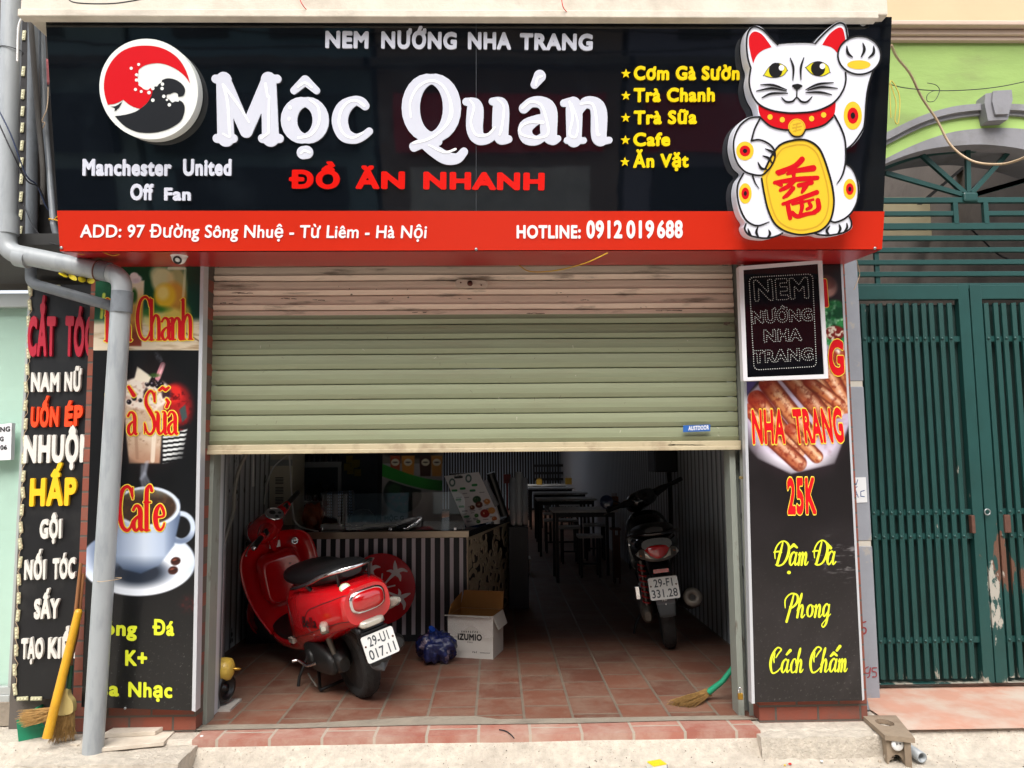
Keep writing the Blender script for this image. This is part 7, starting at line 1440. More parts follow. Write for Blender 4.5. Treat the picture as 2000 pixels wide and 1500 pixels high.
b = MB(); b.lathe([(.008, 0), (.008, .03), (.004, .032), (0, .04)], V((c.x+.062, c.y, tz)), (1, 0, 0), 10); b.build('valve', mat('brass', 'b08a3a', .3, metal=.9), ac)
b = MB(); b.box((c.x-.04, c.y-.02, .15), (c.x+.02, c.y+.02, tz-.04)); b.build('bracket', M['black'], ac)

# ---------------------------------------------------------------- tables and stools running back
M['tabletop'] = mat('pale laminate top', 'c4c4c2', .35, var=.06, vscale=6); M['tableleg'] = mat('black steel leg', '121214', .5)
tabs = []
rowname = ['nearest table of the row along the right wall', 'second table from the front in the row', 'middle table of the row', 'fourth table from the front in the row', 'farthest table of the row, with two chopstick boxes']
for i, (xl, xr, yf, dpt) in enumerate(((1080, 1210, 997, .55), (1049, 1168, 975.5, .6), (1043, 1150, 963.5, .6), (1032, 1123, 953.5, .6), (1030, 1110, 947.5, .6))):
    f0 = G(xl, yf, .75); f1 = G(xr, yf, .75); f1.x = min(f1.x, XR-.03); y = f0.y
    t = thing('dining_table', rowname[i]+', pale top on black legs', 'table', ((f0.x+f1.x)/2, y+dpt/2, 0), 'pale topped tables in a row')
    b = MB(); b.box((f0.x, y, .725), (f1.x, y+dpt, .75)); b.build('tabletop', M['tabletop'], t, bevel=.003)
    for x in (f0.x+.03, f1.x-.06):
        for yy in (y+.03, y+dpt-.06): b = MB(); b.box((x, yy, 0), (x+.03, yy+.03, .725)); b.build('leg', M['tableleg'], t)
    b = MB(); b.box((f0.x+.06, y+.03, .675), (f1.x-.06, y+.05, .72)); b.build('apron', M['tableleg'], t); tabs.append((f0, f1, y, dpt))
def stool(px0, px1, py, lab, zs_=.45):
    a = G(px0, py, zs_); c = G(px1, py, zs_); w_ = c.x-a.x; t = thing('stool', lab, 'stool', ((a.x+c.x)/2, a.y+.13, 0), 'pale topped stools')
    b = MB(); b.box((a.x, a.y, zs_-.025), (c.x, a.y+.26, zs_)); b.build('seat', M['tabletop'], t)
    for x in (a.x+.02, c.x-.045):
        for y in (a.y+.02, a.y+.215): b = MB(); b.box((x, y, 0), (x+.025, y+.025, zs_-.025)); b.build('leg', M['tableleg'], t)
    b = MB(); b.box((a.x+.045, a.y+.022, .14), (c.x-.045, a.y+.04, .16)); b.build('stretcher', M['tableleg'], t)
for a in ((1130, 1178, 1047, 'frontmost stool, in the aisle before the nearest table'), (1094, 1134, 1029.5, 'left stool under the front edge of the nearest table'), (1141, 1186, 1025, 'right stool under the front edge of the nearest table'), (1062, 1080, 1003, 'left stool between the nearest and second tables'), (1094, 1133, 986.5, 'left stool tucked under the second table'), (1046, 1062, 984, 'stool at the left end of the middle table'), (1063, 1130, 1016, 'wide stool behind the frontmost pair at the nearest table')): stool(*a)
for px, py, w_, h, i, lab in ((1053.5, 953, .11, .105, 4, 'left chopstick box on the farthest table'), (1111, 953, .13, .13, 4, 'right chopstick box on the farthest table'), (1201, 994, .07, .13, 0, 'tall wooden chopstick box on the nearest table beside the dark motorbike'), (1193, 994, .05, .07, 0, 'low wooden chopstick box on the nearest table')):
    f0, f1, y, dpt = tabs[i]; p = G(px, py, .75); yy = y+.12; x = P(px, 960, yy).x; b = MB(); b.box((x-w_/2, yy, .75), (x+w_/2, yy+.09, .75+h))
    for k in range(5): b.lathe([(.003, 0), (.003, .04)], (x-w_*.35+k*w_*.17, yy+.04, .75+h-.005), n=5)
    tag(b.build('chopstick_box', mat('yellow wood', 'a8842a' if i else '7a4a20', .6, var=.1, vscale=30)), lab, 'box', 'chopstick boxes on the tables')
def chair(px, Y, lab):
    x = P(px, 930, Y).x; t = thing('dining_chair', lab, 'chair', (x, Y, 0), 'dark chairs at the far wall')
    b = MB(); b.box((x-.2, Y-.2, .43), (x+.2, Y+.2, .46)); b.build('seat', M['tableleg'], t)
    for sx in (-.18, .155):
        for sy in (-.18, .155): b = MB(); b.box((x+sx, Y+sy, 0), (x+sx+.025, Y+sy+.025, .43 if sy < 0 else 1.15)); b.build('leg', M['tableleg'], t)
    for z in (.6, .75, .9, 1.08): b = MB(); b.box((x-.155, Y+.16, z), (x+.155, Y+.175, z+.06)); b.build('back_rail', M['tableleg'], t)
for px, lab in ((1058, 'left dark ladder back chair against the far wall'), (1079, 'middle dark ladder back chair against the far wall'), (1100, 'right dark ladder back chair against the far wall')): chair(px, 14.6, lab)
# speaker box and post on the right wall
b = MB(); p0, p1 = P(1279, 922, 2.9), P(1318, 840, 2.9); b.box((p0.x, 2.9, p0.z), (XR-.002, 3.2, p1.z)); tag(b.build('wall_speaker', M['black'], bevel=.01), 'black speaker box hung high on the right inner wall', 'speaker')
cable([P(1306, 922, 3.0), P(1309, 960, 3.0), P(1310, 1010, 3.0), P(1311, 1060, 3.0)], .02, mat('dark bundled cables', '1c1814', .7), 'dark bundle of cables hanging below the wall speaker')
wst = thing('wooden_stand', 'narrow reddish brown wooden stand left of the dark motorbike', 'stand', tuple(G(1206, 1140, 0))); c = G(1206, 1140, 0)
M['redwood'] = mat('red brown wood', '5a2a18', .5, var=.2, vscale=10, stretch=(1, 1, .2)); zt_ = P(1206, 1036, c.y).z
for dx in (-.035, .02): b = MB(); b.box((c.x+dx, c.y, 0), (c.x+dx+.018, c.y+.03, zt_)); b.build('post', M['redwood'], wst)
b = MB(); b.box((c.x-.05, c.y-.01, zt_), (c.x+.05, c.y+.15, zt_+.02)); b.build('top', M['redwood'], wst)
b = MB(); b.box((c.x-.017, c.y+.004, .06), (c.x+.02, c.y+.02, zt_-.05)); b.build('panel', M['redwood'], wst)
# ---------------------------------------------------------------- red scooter, seen from behind on its left side
M['red'] = mat('glossy red paint', 'b80812', .16, coat=.6, spec=.6, dirt='7a0a10', dscale=3, damt=.25)
M['seatv'] = mat('black seat vinyl', '0e0e10', .42, bump=.15, bscale=120)
M['engine'] = mat('black engine casing', '121212', .5, var=.2, vscale=20, dirt='2e2a26', dscale=8, damt=.5)
M['alloy'] = mat('dusty alloy', '6a645c', .5, metal=.6, var=.15, vscale=20)
M['lensred'] = mat('red lens', 'a80a10', .1, coat=.8, spec=.7)
M['lensclear'] = mat('clear lens', 'b8b4a8', .12, metal=.3, coat=.8)
M['lensamber'] = mat('amber lens', 'b0581c', .15, coat=.6)
M['plate'] = mat('white number plate', 'd4d4d0', .5, var=.03); M['platetx'] = mat('dark plate lettering', '3c4044', .5)
M['gunmetal'] = mat('grey plastic fender', '4c5054', .3)
def tyre(mb_t, mb_r, c, r, w, axis=(0, 1, 0), Mx=None, spokes=5):
    pr = [(r-.062, -w*.62), (r-.05, -w*.9), (r-.028, -w*1.0), (r-.010, -w*.72), (r-.002, -w*.35), (r, 0), (r-.002, w*.35), (r-.010, w*.72), (r-.028, w*1.0), (r-.05, w*.9), (r-.062, w*.62)]
    mb_t.lathe(pr, c, axis, 48, M=Mx)
    k0 = len(mb_t.v)
    # tread blocks
    ax = V(axis); e = ax.orthogonal().normalized(); g = ax.cross(e); c = V(c)
    for j in range(30):
        for s in (-1, 1):
            a = 2*pi*(j+.25*(s > 0))/30; a2 = a+.10; vs = []
            for rr_, h, t in ((r+.002, s*w*.10, a), (r+.002, s*w*.10, a2-.02), (r-.010, s*w*.80, a2+.10), (r-.010, s*w*.80, a+.12)): vs.append(c+ax*h+(e*cos(t)+g*sin(t))*rr_)
            for rr_, h, t in ((r-.012, s*w*.10, a), (r-.012, s*w*.10, a2-.02), (r-.024, s*w*.80, a2+.10), (r-.024, s*w*.80, a+.12)): vs.append(c+ax*h+(e*cos(t)+g*sin(t))*rr_)
            if Mx: vs = [Mx @ p for p in vs]
            mb_t.add(vs, [(0, 1, 2, 3), (0, 4, 5, 1), (1, 5, 6, 2), (2, 6, 7, 3), (3, 7, 4, 0)])
    R1 = r-.058
    mb_r.lathe([(R1-.018, -w*.5), (R1, -w*.62), (R1+.002, w*.62), (R1-.018, w*.5), (R1-.022, 0), (R1-.018, -w*.5)], c, axis, 40, M=Mx)
    mb_r.lathe([(.0, -w*.6), (.035, -w*.6), (.045, -w*.2), (.045, w*.2), (.035, w*.6), (0, w*.6)], c, axis, 20, M=Mx)
    for k in range(spokes):
        a = 2*pi*k/spokes; d = e*cos(a)+g*sin(a); p0, p1 = c+d*.03, c+d*(R1-.01); q = d.cross(ax)*.018
        vs = [p0-q-ax*.012, p0+q-ax*.012, p1+q*.7-ax*.010, p1-q*.7-ax*.010, p0-q+ax*.012, p0+q+ax*.012, p1+q*.7+ax*.010, p1-q*.7+ax*.010]
        if Mx: vs = [Mx @ p for p in vs]
        mb_r.add(vs, [(0, 1, 2, 3), (4, 7, 6, 5), (1, 5, 6, 2), (0, 3, 7, 4)])
def text_plate(root, c, n, up, w_, h_, lines, tilt=None):
    pl = Plane.__new__(Plane); pl.O = V(c); pl.n = V(n).normalized(); pl.v = (V(up)-pl.n*V(up).dot(pl.n)).normalized(); pl.u = pl.v.cross(pl.n).normalized()
    rl = []
    for cx, cy, a0 in ((w_/2, h_/2, 0), (-w_/2, h_/2, 90), (-w_/2, -h_/2, 180), (w_/2, -h_/2, 270)):
        for a in (0, 30, 60, 90): rl.append((cx-math.copysign(.012, cx)+.012*cos(R(a0+a)), cy-math.copysign(.012, cy)+.012*sin(R(a0+a))))
    inn = [(x*.955, y*.94) for x, y in rl]
    b = MB(); b.loops(pl, [rl, inn], .003, -.003); o = b.build('plate', M['plate'], root); b2 = MB(); b2.loops(pl, [inn], .0015); pl_o = b2.build('plate_face', M['plate'], o)
    for k, (txt, wx) in enumerate(lines):
        b = MB(); L = text_loops(txt, wx, h_*.36, .02); y0 = h_*(.06 if k == 0 else -.41); b.loops(pl, [l+[-wx/2, y0] for l in L], .003); b.build('lettering', M['platetx'], o)
    b = MB()
    for sx in (-1, 1): b.lathe([(.006, 0), (.005, .003), (0, .004)], pl.pt(sx*w_*.43, h_*.12, .002), pl.n, 8)
    b.build('plate_bolts', mat('rusty bolt', '5a3a2c', .6), o)
    return o
c0 = G(727, 1362, 0)
fx = V((-.57, .82, 0)); ang = math.atan2(fx.y, fx.x)
sc = thing('motor_scooter', 'glossy red scooter with a black seat leaning on its stand inside the shop', 'scooter', (c0.x-.05, c0.y+.03, 0), rot=(R(-13), 0, ang)); sc.scale = (.95, .95, .95)
def B_(mb, name, mt, **k): return mb.build(name, mt, sc, **k)
t_, r_ = MB(), MB(); tyre(t_, r_, (0, 0, .222), .222, .052); o = B_(t_, 'rear_wheel', M['rubber']); r_.build('rim', M['alloy'], o)
# body shell
b = MB(); b.loft([(.66, 0, .42, .09, .16), (.58, 0, .42, .145, .215), (.46, 0, .44, .19, .23), (.30, 0, .48, .212, .21), (.12, 0, .522, .216, .187), (-.05, 0, .558, .205, .162), (-.19, 0, .585, .18, .137), (-.285, 0, .60, .152, .118), (-.325, 0, .605, .132, .104)], 36, sub=6, e=2.9)
from mathutils.bvhtree import BVHTree
bvh = BVHTree.FromPolygons([V(p) for p in b.v], b.f); body_sh = B_(b, 'body_shell', M['red'])
def snap(p, off): q = bvh.find_nearest(V(p)); n_ = q[1]; n_ = n_ if n_.dot(q[0]-V((q[0].x, 0, q[0].z-.02))) > 0 else -n_; return q[0]+n_*off
for s in (1, -1):
    for line in ([(-.325, s*.125, .545), (-.27, s*.17, .53), (-.16, s*.21, .50), (-.02, s*.23, .455), (.18, s*.23, .40), (.40, s*.22, .345), (.56, s*.17, .32)], [(-.325, s*.115, .69), (-.22, s*.17, .66), (-.08, s*.21, .62), (.04, s*.23, .575), (.10, s*.23, .50), (.06, s*.23, .44)], [(.56, s*.17, .58), (.42, s*.21, .55), (.36, s*.22, .46), (.40, s*.21, .36)]):
        k = MB(); k.tube([snap(p, .0002) for p in crom(line, 6)], .0022, 6); k.build('panel_seam', M['engine'], body_sh)
b = MB(); b.loft([(-.30, .0, .628, .108, .066), (-.332, 0, .628, .106, .064), (-.342, 0, .628, .094, .056)], 28, sub=3, e=3.2); tl = B_(b, 'tail_light_rim', M['chrome'])
b = MB(); b.loft([(-.325, .0, .628, .096, .056), (-.350, 0, .628, .090, .052), (-.364, 0, .626, .066, .036), (-.368, 0, .626, .02, .012)], 28, sub=3, e=3); b.build('tail_light', M['lensred'], tl)
b = MB(); b.loft([(-.30, 0, .505, .075, .022), (-.340, 0, .500, .070, .020), (-.350, 0, .498, .045, .010)], 16, sub=2, e=3.5); B_(b, 'plate_lamp', M['lensclear'])
for s in (1, -1):
    b = MB(); Mt = Matrix.Translation((-.15, s*.200, .505)) @ Matrix.Rotation(s*R(-24), 4, 'Z') @ Matrix.Rotation(R(8), 4, 'Y'); b.loft([(.085, 0, -.006, .016, .034), (.04, 0, 0, .026, .038), (-.04, 0, .006, .024, .028), (-.085, 0, .012, .012, .012)], 18, sub=3, e=3.5); b.v = [tuple(Mt @ V(p)) for p in b.v]; o = B_(b, 'turn_signal', M['lensclear'])
    b = MB(); b.loft([(.06, s*.006, -.002, .014, .018), (.02, s*.008, 0, .014, .020), (-.01, s*.006, .002, .010, .014)], 12, sub=2); b.v = [tuple(Mt @ V(p)) for p in b.v]; b.build('bulb_reflector', M['chrome'], o)
b = MB(); b.lathe([(.030, 0), (.030, .003), (0, .004)], (-.262, .085, .712), (-.5, .25, .83), 24); o = B_(b, 'round_sticker', mat('pale green sticker', 'b8c8a0', .5)); b = MB(); b.lathe([(.021, .0032), (.021, .0046), (0, .0048)], (-.262, .085, .712), (-.5, .25, .83), 20); b.build('sticker_centre', M['white'], o)
# model script on the side
EPl = Plane.__new__(Plane); EPl.O = V((.15, .226, .47)); EPl.u = V((-1, -.12, .10)).normalized(); EPl.v = V((-.08, .10, 1)).normalized(); EPl.n = EPl.u.cross(EPl.v).normalized()
if EPl.n.y < 0: EPl.n = -EPl.n
b = MB(); L = text_loops('Bella', .19, .066, .02, shear=.3); b.loops(EPl, L, .004); b.v = [tuple(snap(p, .003)) for p in b.v]; B_(b, 'side_lettering', M['black'])
# seat, hump and piping
b = MB(); b.loft([(.63, 0, .668, .07, .03), (.57, 0, .69, .135, .055), (.42, 0, .705, .165, .062), (.25, 0, .712, .168, .058), (.08, 0, .735, .165, .060), (-.06, 0, .758, .150, .058), (-.15, 0, .768, .115, .048), (-.195, 0, .77, .06, .026)], 28, sub=5, e=2.6); B_(b, 'seat', M['seatv'])
for s in (1,):
    pts = [(.30, .185, .665), (.18, .190, .69), (.0, .182, .735), (-.14, .150, .783), (-.235, .09, .803), (-.262, 0, .806), (-.235, -.09, .803), (-.14, -.150, .783), (.0, -.182, .735), (.18, -.190, .69), (.30, -.185, .665)]
    b = MB(); b.tube(crom(pts, 5), .0125, 10); g_ = B_(b, 'grab_rail', M['chrome'])
    for sy in (1, -1):
        b = MB(); b.tube([(.06, sy*.186, .716), (.05, sy*.16, .68)], .012, 8); b.tube([(-.22, sy*.10, .80), (-.20, sy*.09, .71)], .010, 8); b.build('rail_bracket', M['black'], g_)
# floor, sill and leg shield
b = MB(); b.loft([(.50, 0, .29, .13, .028), (.62, 0, .275, .155, .028), (.85, 0, .275, .16, .026), (.99, 0, .30, .15, .028), (1.06, 0, .35, .13, .026)], 20, sub=4, e=4); B_(b, 'floor_mat', M['seatv'])
b = MB(); b.loft([(.40, 0, .33, .17, .08), (.55, 0, .26, .165, .055), (.80, 0, .235, .17, .04), (1.0, 0, .26, .16, .045), (1.09, 0, .32, .12, .04)], 24, sub=4, e=3); B_(b, 'underfloor', M['red'])
lv = [(.27, .165, .98), (.40, .205, 1.045), (.52, .228, 1.085), (.65, .238, 1.10), (.76, .228, 1.095), (.84, .19, 1.075), (.885, .12, 1.055), (.90, .05, 1.05)]
lv = crom(lv, 4); n = 22; vs = []
for off in (0, 1):
    for z, w_, xc in lv:
        for i in range(n+1):
            u = -1+2*i/n; rim = max(0, abs(u)-.82)/.18
            vs.append((xc-.07*u*u+(.030+.0*u if off else -.012*rim**1.5), 1.13*w_*u*(1.0 if not off else .985), z))
m_ = n+1; k = len(lv); fs = []
for off in (0, 1):
    for j in range(k-1):
        for i in range(n):
            q = (off*k*m_+j*m_+i, off*k*m_+j*m_+i+1, off*k*m_+(j+1)*m_+i+1, off*k*m_+(j+1)*m_+i); fs.append(q if off else q[::-1])
for j in range(k-1):
    for i in (0, n): q = (j*m_+i, (j+1)*m_+i, k*m_+(j+1)*m_+i, k*m_+j*m_+i); fs.append(q)
for j in (0, k-1):
    for i in range(n): fs.append((j*m_+i, j*m_+i+1, k*m_+j*m_+i+1, k*m_+j*m_+i))
b = MB(); b.add(vs, fs, 0, True); lsh = recalc(B_(b, 'leg_shield', M['red']))
b = MB(); b.loft([(1.10, 0, .60, .10, .24), (1.14, 0, .58, .09, .22), (1.18, 0, .55, .06, .16), (1.20, 0, .53, .03, .08)], 20, sub=4); b.build('front_panel', M['red'], lsh)
b = MB(); b.loft([(1.055, 0, .60, .15, .17), (1.02, 0, .595, .145, .165), (.985, 0, .585, .135, .15), (.978, 0, .583, .12, .135)], 28, sub=3, e=4.5); gb = B_(b, 'glove_box', M['red'])
b = MB(); b.lathe([(.014, 0), (.014, .006), (.006, .007)], (.985, -.055, .675), (-1, 0, .05), 14); b.build('keyhole', M['black'], gb)
b = MB(); b.lathe([(.026, 0), (.026, .008), (.016, .009), (.014, .004), (0, .004)], (1.035, -.135, .80), (-1, -.1, .1), 18); B_(b, 'ignition_lock', M['chrome'])
b = MB(); Mt = Matrix.Translation((1.045, .0, .815)) @ Matrix.Rotation(R(6), 4, 'X'); b.cbox((0, 0, 0), (.004, .075, .045), 0, Mt); o = B_(b, 'warning_sticker', M['white'])
# steering: everything turned to the left about the raked axis
SA = V((-.44, 0, .90)).normalized(); SO = V((1.07, 0, .80)); ST = Matrix.Translation(SO) @ Matrix.Rotation(R(44), 4, SA) @ Matrix.Translation(-SO)
b = MB(); b.loft([(.945, 0, .965, .05, .045), (.97, 0, .965, .092, .075), (1.02, 0, .955, .110, .092), (1.08, 0, .945, .108, .094), (1.135, 0, .935, .090, .082), (1.16, 0, .932, .076, .070)], 28, sub=5, e=2.4); b.loft([(1.02, 0, .90, .06, .06), (1.04, 0, .86, .055, .06), (1.06, 0, .82, .05, .05)], 16, sub=3); b.loft([(.985, .08, .975, .03, .035), (.975, .14, .975, .03, .035), (.965, .20, .98, .022, .024)], 14, sub=3); b.loft([(.985, -.08, .975, .03, .035), (.975, -.14, .975, .03, .035), (.965, -.20, .98, .022, .024)], 14, sub=3)
for sy in (1, -1): b.tube([(1.0, sy*.06, .975), (.985, sy*.14, .978), (.965, sy*.215, .985)], [.05, .042, .026], 16)
hd = B_(b, 'headset', M['red'], M=ST)
b = MB(); b.lathe([(.082, 0), (.084, .012), (.074, .020), (.070, .014)], (1.152, 0, .932), (1, 0, -.04), 28, M=ST); b.build('headlight_rim', M['chrome'], hd)
b = MB(); b.lathe([(.072, .008), (.05, .024), (0, .03)], (1.152, 0, .932), (1, 0, -.04), 24, M=ST); b.build('headlight', M['lensclear'], hd)
nrm = V((-.62, 0, .78)); b = MB(); b.lathe([(.064, 0), (.064, .010), (.056, .012), (.055, .008)], (.945, 0, 1.028), nrm, 30, M=ST); sp_ = b.build('speedometer', M['chrome'], hd)
b = MB(); b.lathe([(.056, .008), (0, .009)], (.945, 0, 1.028), nrm, 28, M=ST); b.build('dial', mat('grey dial', '8a8c8e', .3), sp_)
b = MB()
for px_, py_, r0 in ((.016, .0, .022), (-.026, .022, .012), (-.026, -.022, .012)):
    ce_ = V((.945, 0, 1.028))+nrm.normalized()*.0095+V((.78, 0, .62))*px_+V((0, 1, 0))*py_; b.lathe([(r0, 0), (r0, .001), (r0*.72, .001), (r0*.72, 0)], ce_, nrm, 18, M=ST)
b.tube([ST @ (V((.945, 0, 1.028))+nrm.normalized()*.011), ST @ (V((.985, .012, 1.02))+nrm.normalized()*.011+V((.02, 0, .012)))], .0016, 5); b.build('dial_rings', M['charcoal'], sp_)
for sy in (1, -1):
    b = MB(); b.tube([ST @ V((.965, sy*.20, .985)), ST @ V((.955, sy*.27, .988)), ST @ V((.945, sy*.345, .99))], [.019, .0185, .018], 14); gp = b.build('grip', M['black'], hd)
    b = MB(); b.lathe([(.017, 0), (.015, .012), (0, .014)], (.945, sy*.345, .99), (-.1, sy, .02), 14, M=ST); b.build('grip_end', M['chrome'], gp)
    b = MB(); b.tube([ST @ V(p) for p in ((1.0, sy*.185, .975), (1.035, sy*.25, .965), (1.03, sy*.31, .962), (1.01, sy*.365, .96))], [.006, .006, .005, .006], 8); b.build('brake_lever', M['chrome'], hd)
    b = MB(); b.cbox((.955, sy*.165, .99), (.03, .045, .04)); b.v = [tuple(ST @ V(p)) for p in b.v]; b.build('switch', M['black'], hd, bevel=.004)
FW = V((1.29, 0, .222)); t_, r_ = MB(), MB(); tyre(t_, r_, FW, .222, .048, (0, 1, 0), ST); o = B_(t_, 'front_wheel', M['rubber']); r_.build('rim', M['alloy'], o)
b = MB(); vs = []; na, nc = 22, 10
for i in range(na+1):
    a = R(-8+172*i/na); tp = .55+.45*sin(pi*min(1, max(0, (i+2)/(na+3))))
    for j in range(nc+1):
        t = pi*j/nc; y = .085*tp*cos(t); rr_ = .228+.055*tp*sin(t); vs.append(ST @ (FW+V((cos(a)*rr_, y, sin(a)*rr_))))
b.add(vs, [(i*(nc+1)+j, i*(nc+1)+j+1, (i+1)*(nc+1)+j+1, (i+1)*(nc+1)+j) for i in range(na) for j in range(nc)], 0, True); o = recalc(B_(b, 'front_fender', M['red'])); o.modifiers.new('s', 'SOLIDIFY').thickness = .006
b = MB()
for sy in (1, -1): b.tube([ST @ V((1.10, sy*.05, .70)), ST @ V((1.26, sy*.075, .30)), ST @ V((1.29, sy*.075, .222))], .018, 10)
B_(b, 'fork', M['engine'])
# engine, mudguard, plate, stand, exhaust
b = MB(); b.loft([(.56, 0, .30, .08, .06), (.46, .01, .29, .12, .10), (.28, .02, .285, .13, .105), (.10, .05, .27, .10, .085), (-.02, .09, .25, .05, .06), (-.06, .095, .24, .03, .04)], 22, sub=4); B_(b, 'engine', M['engine'])
b = MB(); b.loft([(.34, .145, .27, .03, .08), (.24, .15, .27, .045, .10), (.10, .15, .26, .04, .085), (.0, .145, .245, .03, .06), (-.03, .14, .24, .015, .03)], 18, sub=4); b.lathe([(.05, 0), (.052, .012), (.03, .022), (0, .024)], (.20, .19, .265), (0, 1, 0), 20); B_(b, 'drive_cover', M['engine'])
b = MB(); b.tube([(-.01, .11, .23), (-.02, .125, .225)], [.04, .036], 14); b.tube([(-.0, .12, .30), (.03, .13, .42)], [.016, .02], 8); b.cbox((.03, .12, .235), (.07, .03, .05)); B_(b, 'axle_bracket', M['alloy'])
b = MB(); b.tube([(.10, .20, .255), (.16, .235, .24), (.30, .235, .245), (.31, .27, .25)], [.009, .009, .008, .010], 8); B_(b, 'kick_lever', M['chrome'])
b = MB(); b.tube([(.44, .13, .20), (.43, .21, .10), (.41, .265, -.035)], .010, 8); b.cbox((.40, .27, -.034), (.05, .035, .008)); B_(b, 'side_stand', M['engine'])
b = MB(); b.tube([(.36, .10, .18), (.25, .16, .05), (.20, .17, .06)], .010, 8); b.tube([(.20, .17, .06), (.2, -.17, .06)], .010, 8); B_(b, 'centre_stand', M['engine'])
b = MB(); b.tube([(.34, -.12, .20), (.16, -.16, .22), (.0, -.165, .25), (-.22, -.165, .30), (-.25, -.165, .305)], [.022, .045, .055, .052, .03], 16); B_(b, 'exhaust', M['engine'])
b = MB(); b.loft([(-.06, 0, .47, .10, .03), (-.20, 0, .48, .095, .03), (-.29, 0, .46, .085, .035), (-.320, 0, .40, .075, .024), (-.338, 0, .33, .07, .016), (-.352, 0, .28, .06, .010)], 18, sub=4, e=3); b.add([(x, y, z) for x, y, z in ((-.29, -.085, .47), (-.29, .085, .47), (-.325, .07, .29), (-.325, -.07, .29), (-.27, -.085, .47), (-.27, .085, .47), (-.31, .07, .29), (-.31, -.07, .29))], [(0, 1, 2, 3), (7, 6, 5, 4), (0, 4, 5, 1), (1, 5, 6, 2), (2, 6, 7, 3), (3, 7, 4, 0)]); B_(b, 'rear_mudguard', M['black'])
b = MB(); vs = []
for i in range(9):
    a = R(158-6*i); 
    for j in range(9):
        t = pi*j/8; vs.append((cos(a)*(.262+.03*sin(t)), .062*cos(t)*(1-.25*(i/8 if i > 4 else 0)), .222+sin(a)*(.262+.03*sin(t))))
vs = []
for i in range(9):
    u = i/8; zc_, xc_, w_ = .33-.10*u, -.315-.018*u, .066*math.sqrt(max(.02, 1-(u**2.6)))
    for j in range(9):
        t = -1+2*j/8; vs.append((xc_-.028*(1-t*t), w_*t, zc_))
b.add(vs, [(i*9+j, i*9+j+1, (i+1)*9+j+1, (i+1)*9+j) for i in range(8) for j in range(8)], 0, True); o = recalc(B_(b, 'mudflap', M['gunmetal'])); o.modifiers.new('s', 'SOLIDIFY').thickness = .005
text_plate(sc, (-.378, .0, .382), (-.95, 0, .30), (0, 0, 1), .19, .142, [('29-U1', .12), ('017.11', .155)])
b = MB(); b.box((-.338, -.08, .43), (-.28, .08, .462)); b.box((-.345, -.03, .33), (-.32, .03, .44)); B_(b, 'plate_holder', M['black'])
b = MB(); b.box((.50, .165, .285), (.57, .185, .315)); B_(b, 'foot_reflector', M['lensclear'])
b = MB(); b.tube([(.42, .155, .10), (.30, .19, .13), (.18, .20, .10)], .006, 6); B_(b, 'cable_loop', mat('dusty hose', '5a5650', .8))

# ---------------------------------------------------------------- dark motorbike by the right wall
c0 = G(1311, 1266, 0)
mk = thing('motorbike', 'dark motorbike seen from behind with a red and amber tail light by the right wall', 'motorbike', (c0.x, c0.y+.03, 0), rot=(R(-7), 0, R(82)))
M['bikeblack'] = mat('gloss black fairing', '07080b', .14, coat=.5)
def K_(mb, name, mt, **k): return mb.build(name, mt, mk, **k)
t_, r_ = MB(), MB(); tyre(t_, r_, (0, 0, .265), .265, .045); o = K_(t_, 'rear_wheel', M['rubber']); r_.build('rim', M['alloy'], o)
b = MB(); b.loft([(.70, 0, .56, .10, .12), (.50, 0, .60, .15, .12), (.28, 0, .66, .17, .10), (.05, 0, .70, .165, .08), (-.12, 0, .72, .14, .06), (-.22, 0, .725, .10, .04)], 28, sub=5); K_(b, 'tail_fairing', M['bikeblack'])
b = MB(); b.loft([(.72, 0, .70, .08, .04), (.60, 0, .735, .13, .05), (.35, 0, .75, .15, .055), (.10, 0, .79, .15, .05), (-.10, 0, .81, .12, .045), (-.18, 0, .81, .06, .025)], 24, sub=5); K_(b, 'seat', M['seatv'])
b = MB(); pts = [(.12, .165, .76), (-.05, .17, .78), (-.2, .14, .80), (-.27, .07, .80), (-.28, 0, .80), (-.27, -.07, .80), (-.2, -.14, .80), (-.05, -.17, .78), (.12, -.165, .76)]; b.tube(crom(pts, 5), .012, 8); K_(b, 'grab_rail', M['bikeblack'])
# tail lamp cluster: red centre, clear wedges, amber corners
def lamp(pts, x, name, mt, par=None, th=.03):
    b = MB(); k = len(pts); xf = lambda y: x-.03*(1-(abs(y)/.15)**2)+.05*(abs(y)/.15)**2
    cy_, cz_ = sum(p[0] for p in pts)/k, sum(p[1] for p in pts)/k
    rings = [[(xf(cy_+(y-cy_)*t)+.006*t**6, cy_+(y-cy_)*t, cz_+(z-cz_)*t) for y, z in pts] for t in (1, .92, .6, .3)]
    b.add([p for r in rings for p in r]+[(xf(cy_), cy_, cz_)], [(j*k+i, j*k+(i+1) % k, (j+1)*k+(i+1) % k, (j+1)*k+i) for j in range(3) for i in range(k)]+[(3*k+i, 3*k+(i+1) % k, 4*k) for i in range(k)], 0, True)
    b.add([rings[0][i] for i in range(k)]+[(x+th, y*.95, z) for y, z in pts], [tuple(range(k, 2*k))[::-1]]+[(i, (i+1) % k, (i+1) % k+k, i+k) for i in range(k)]); return recalc(b.build(name, mt, par or mk))
hs_ = lamp([(-.15, .66), (-.125, .69), (-.06, .715), (0, .722), (.06, .715), (.125, .69), (.15, .66), (.12, .635), (.06, .615), (0, .610), (-.06, .615), (-.12, .635)], -.205, 'tail_light_housing', mat('smoky clear lens', '4a4640', .12, coat=.6))
lamp([(-.09, .703), (-.04, .716), (0, .719), (.04, .716), (.09, .703), (.055, .655), (.02, .634), (0, .632), (-.02, .634), (-.055, .655)], -.212, 'tail_light', M['lensred'], hs_)
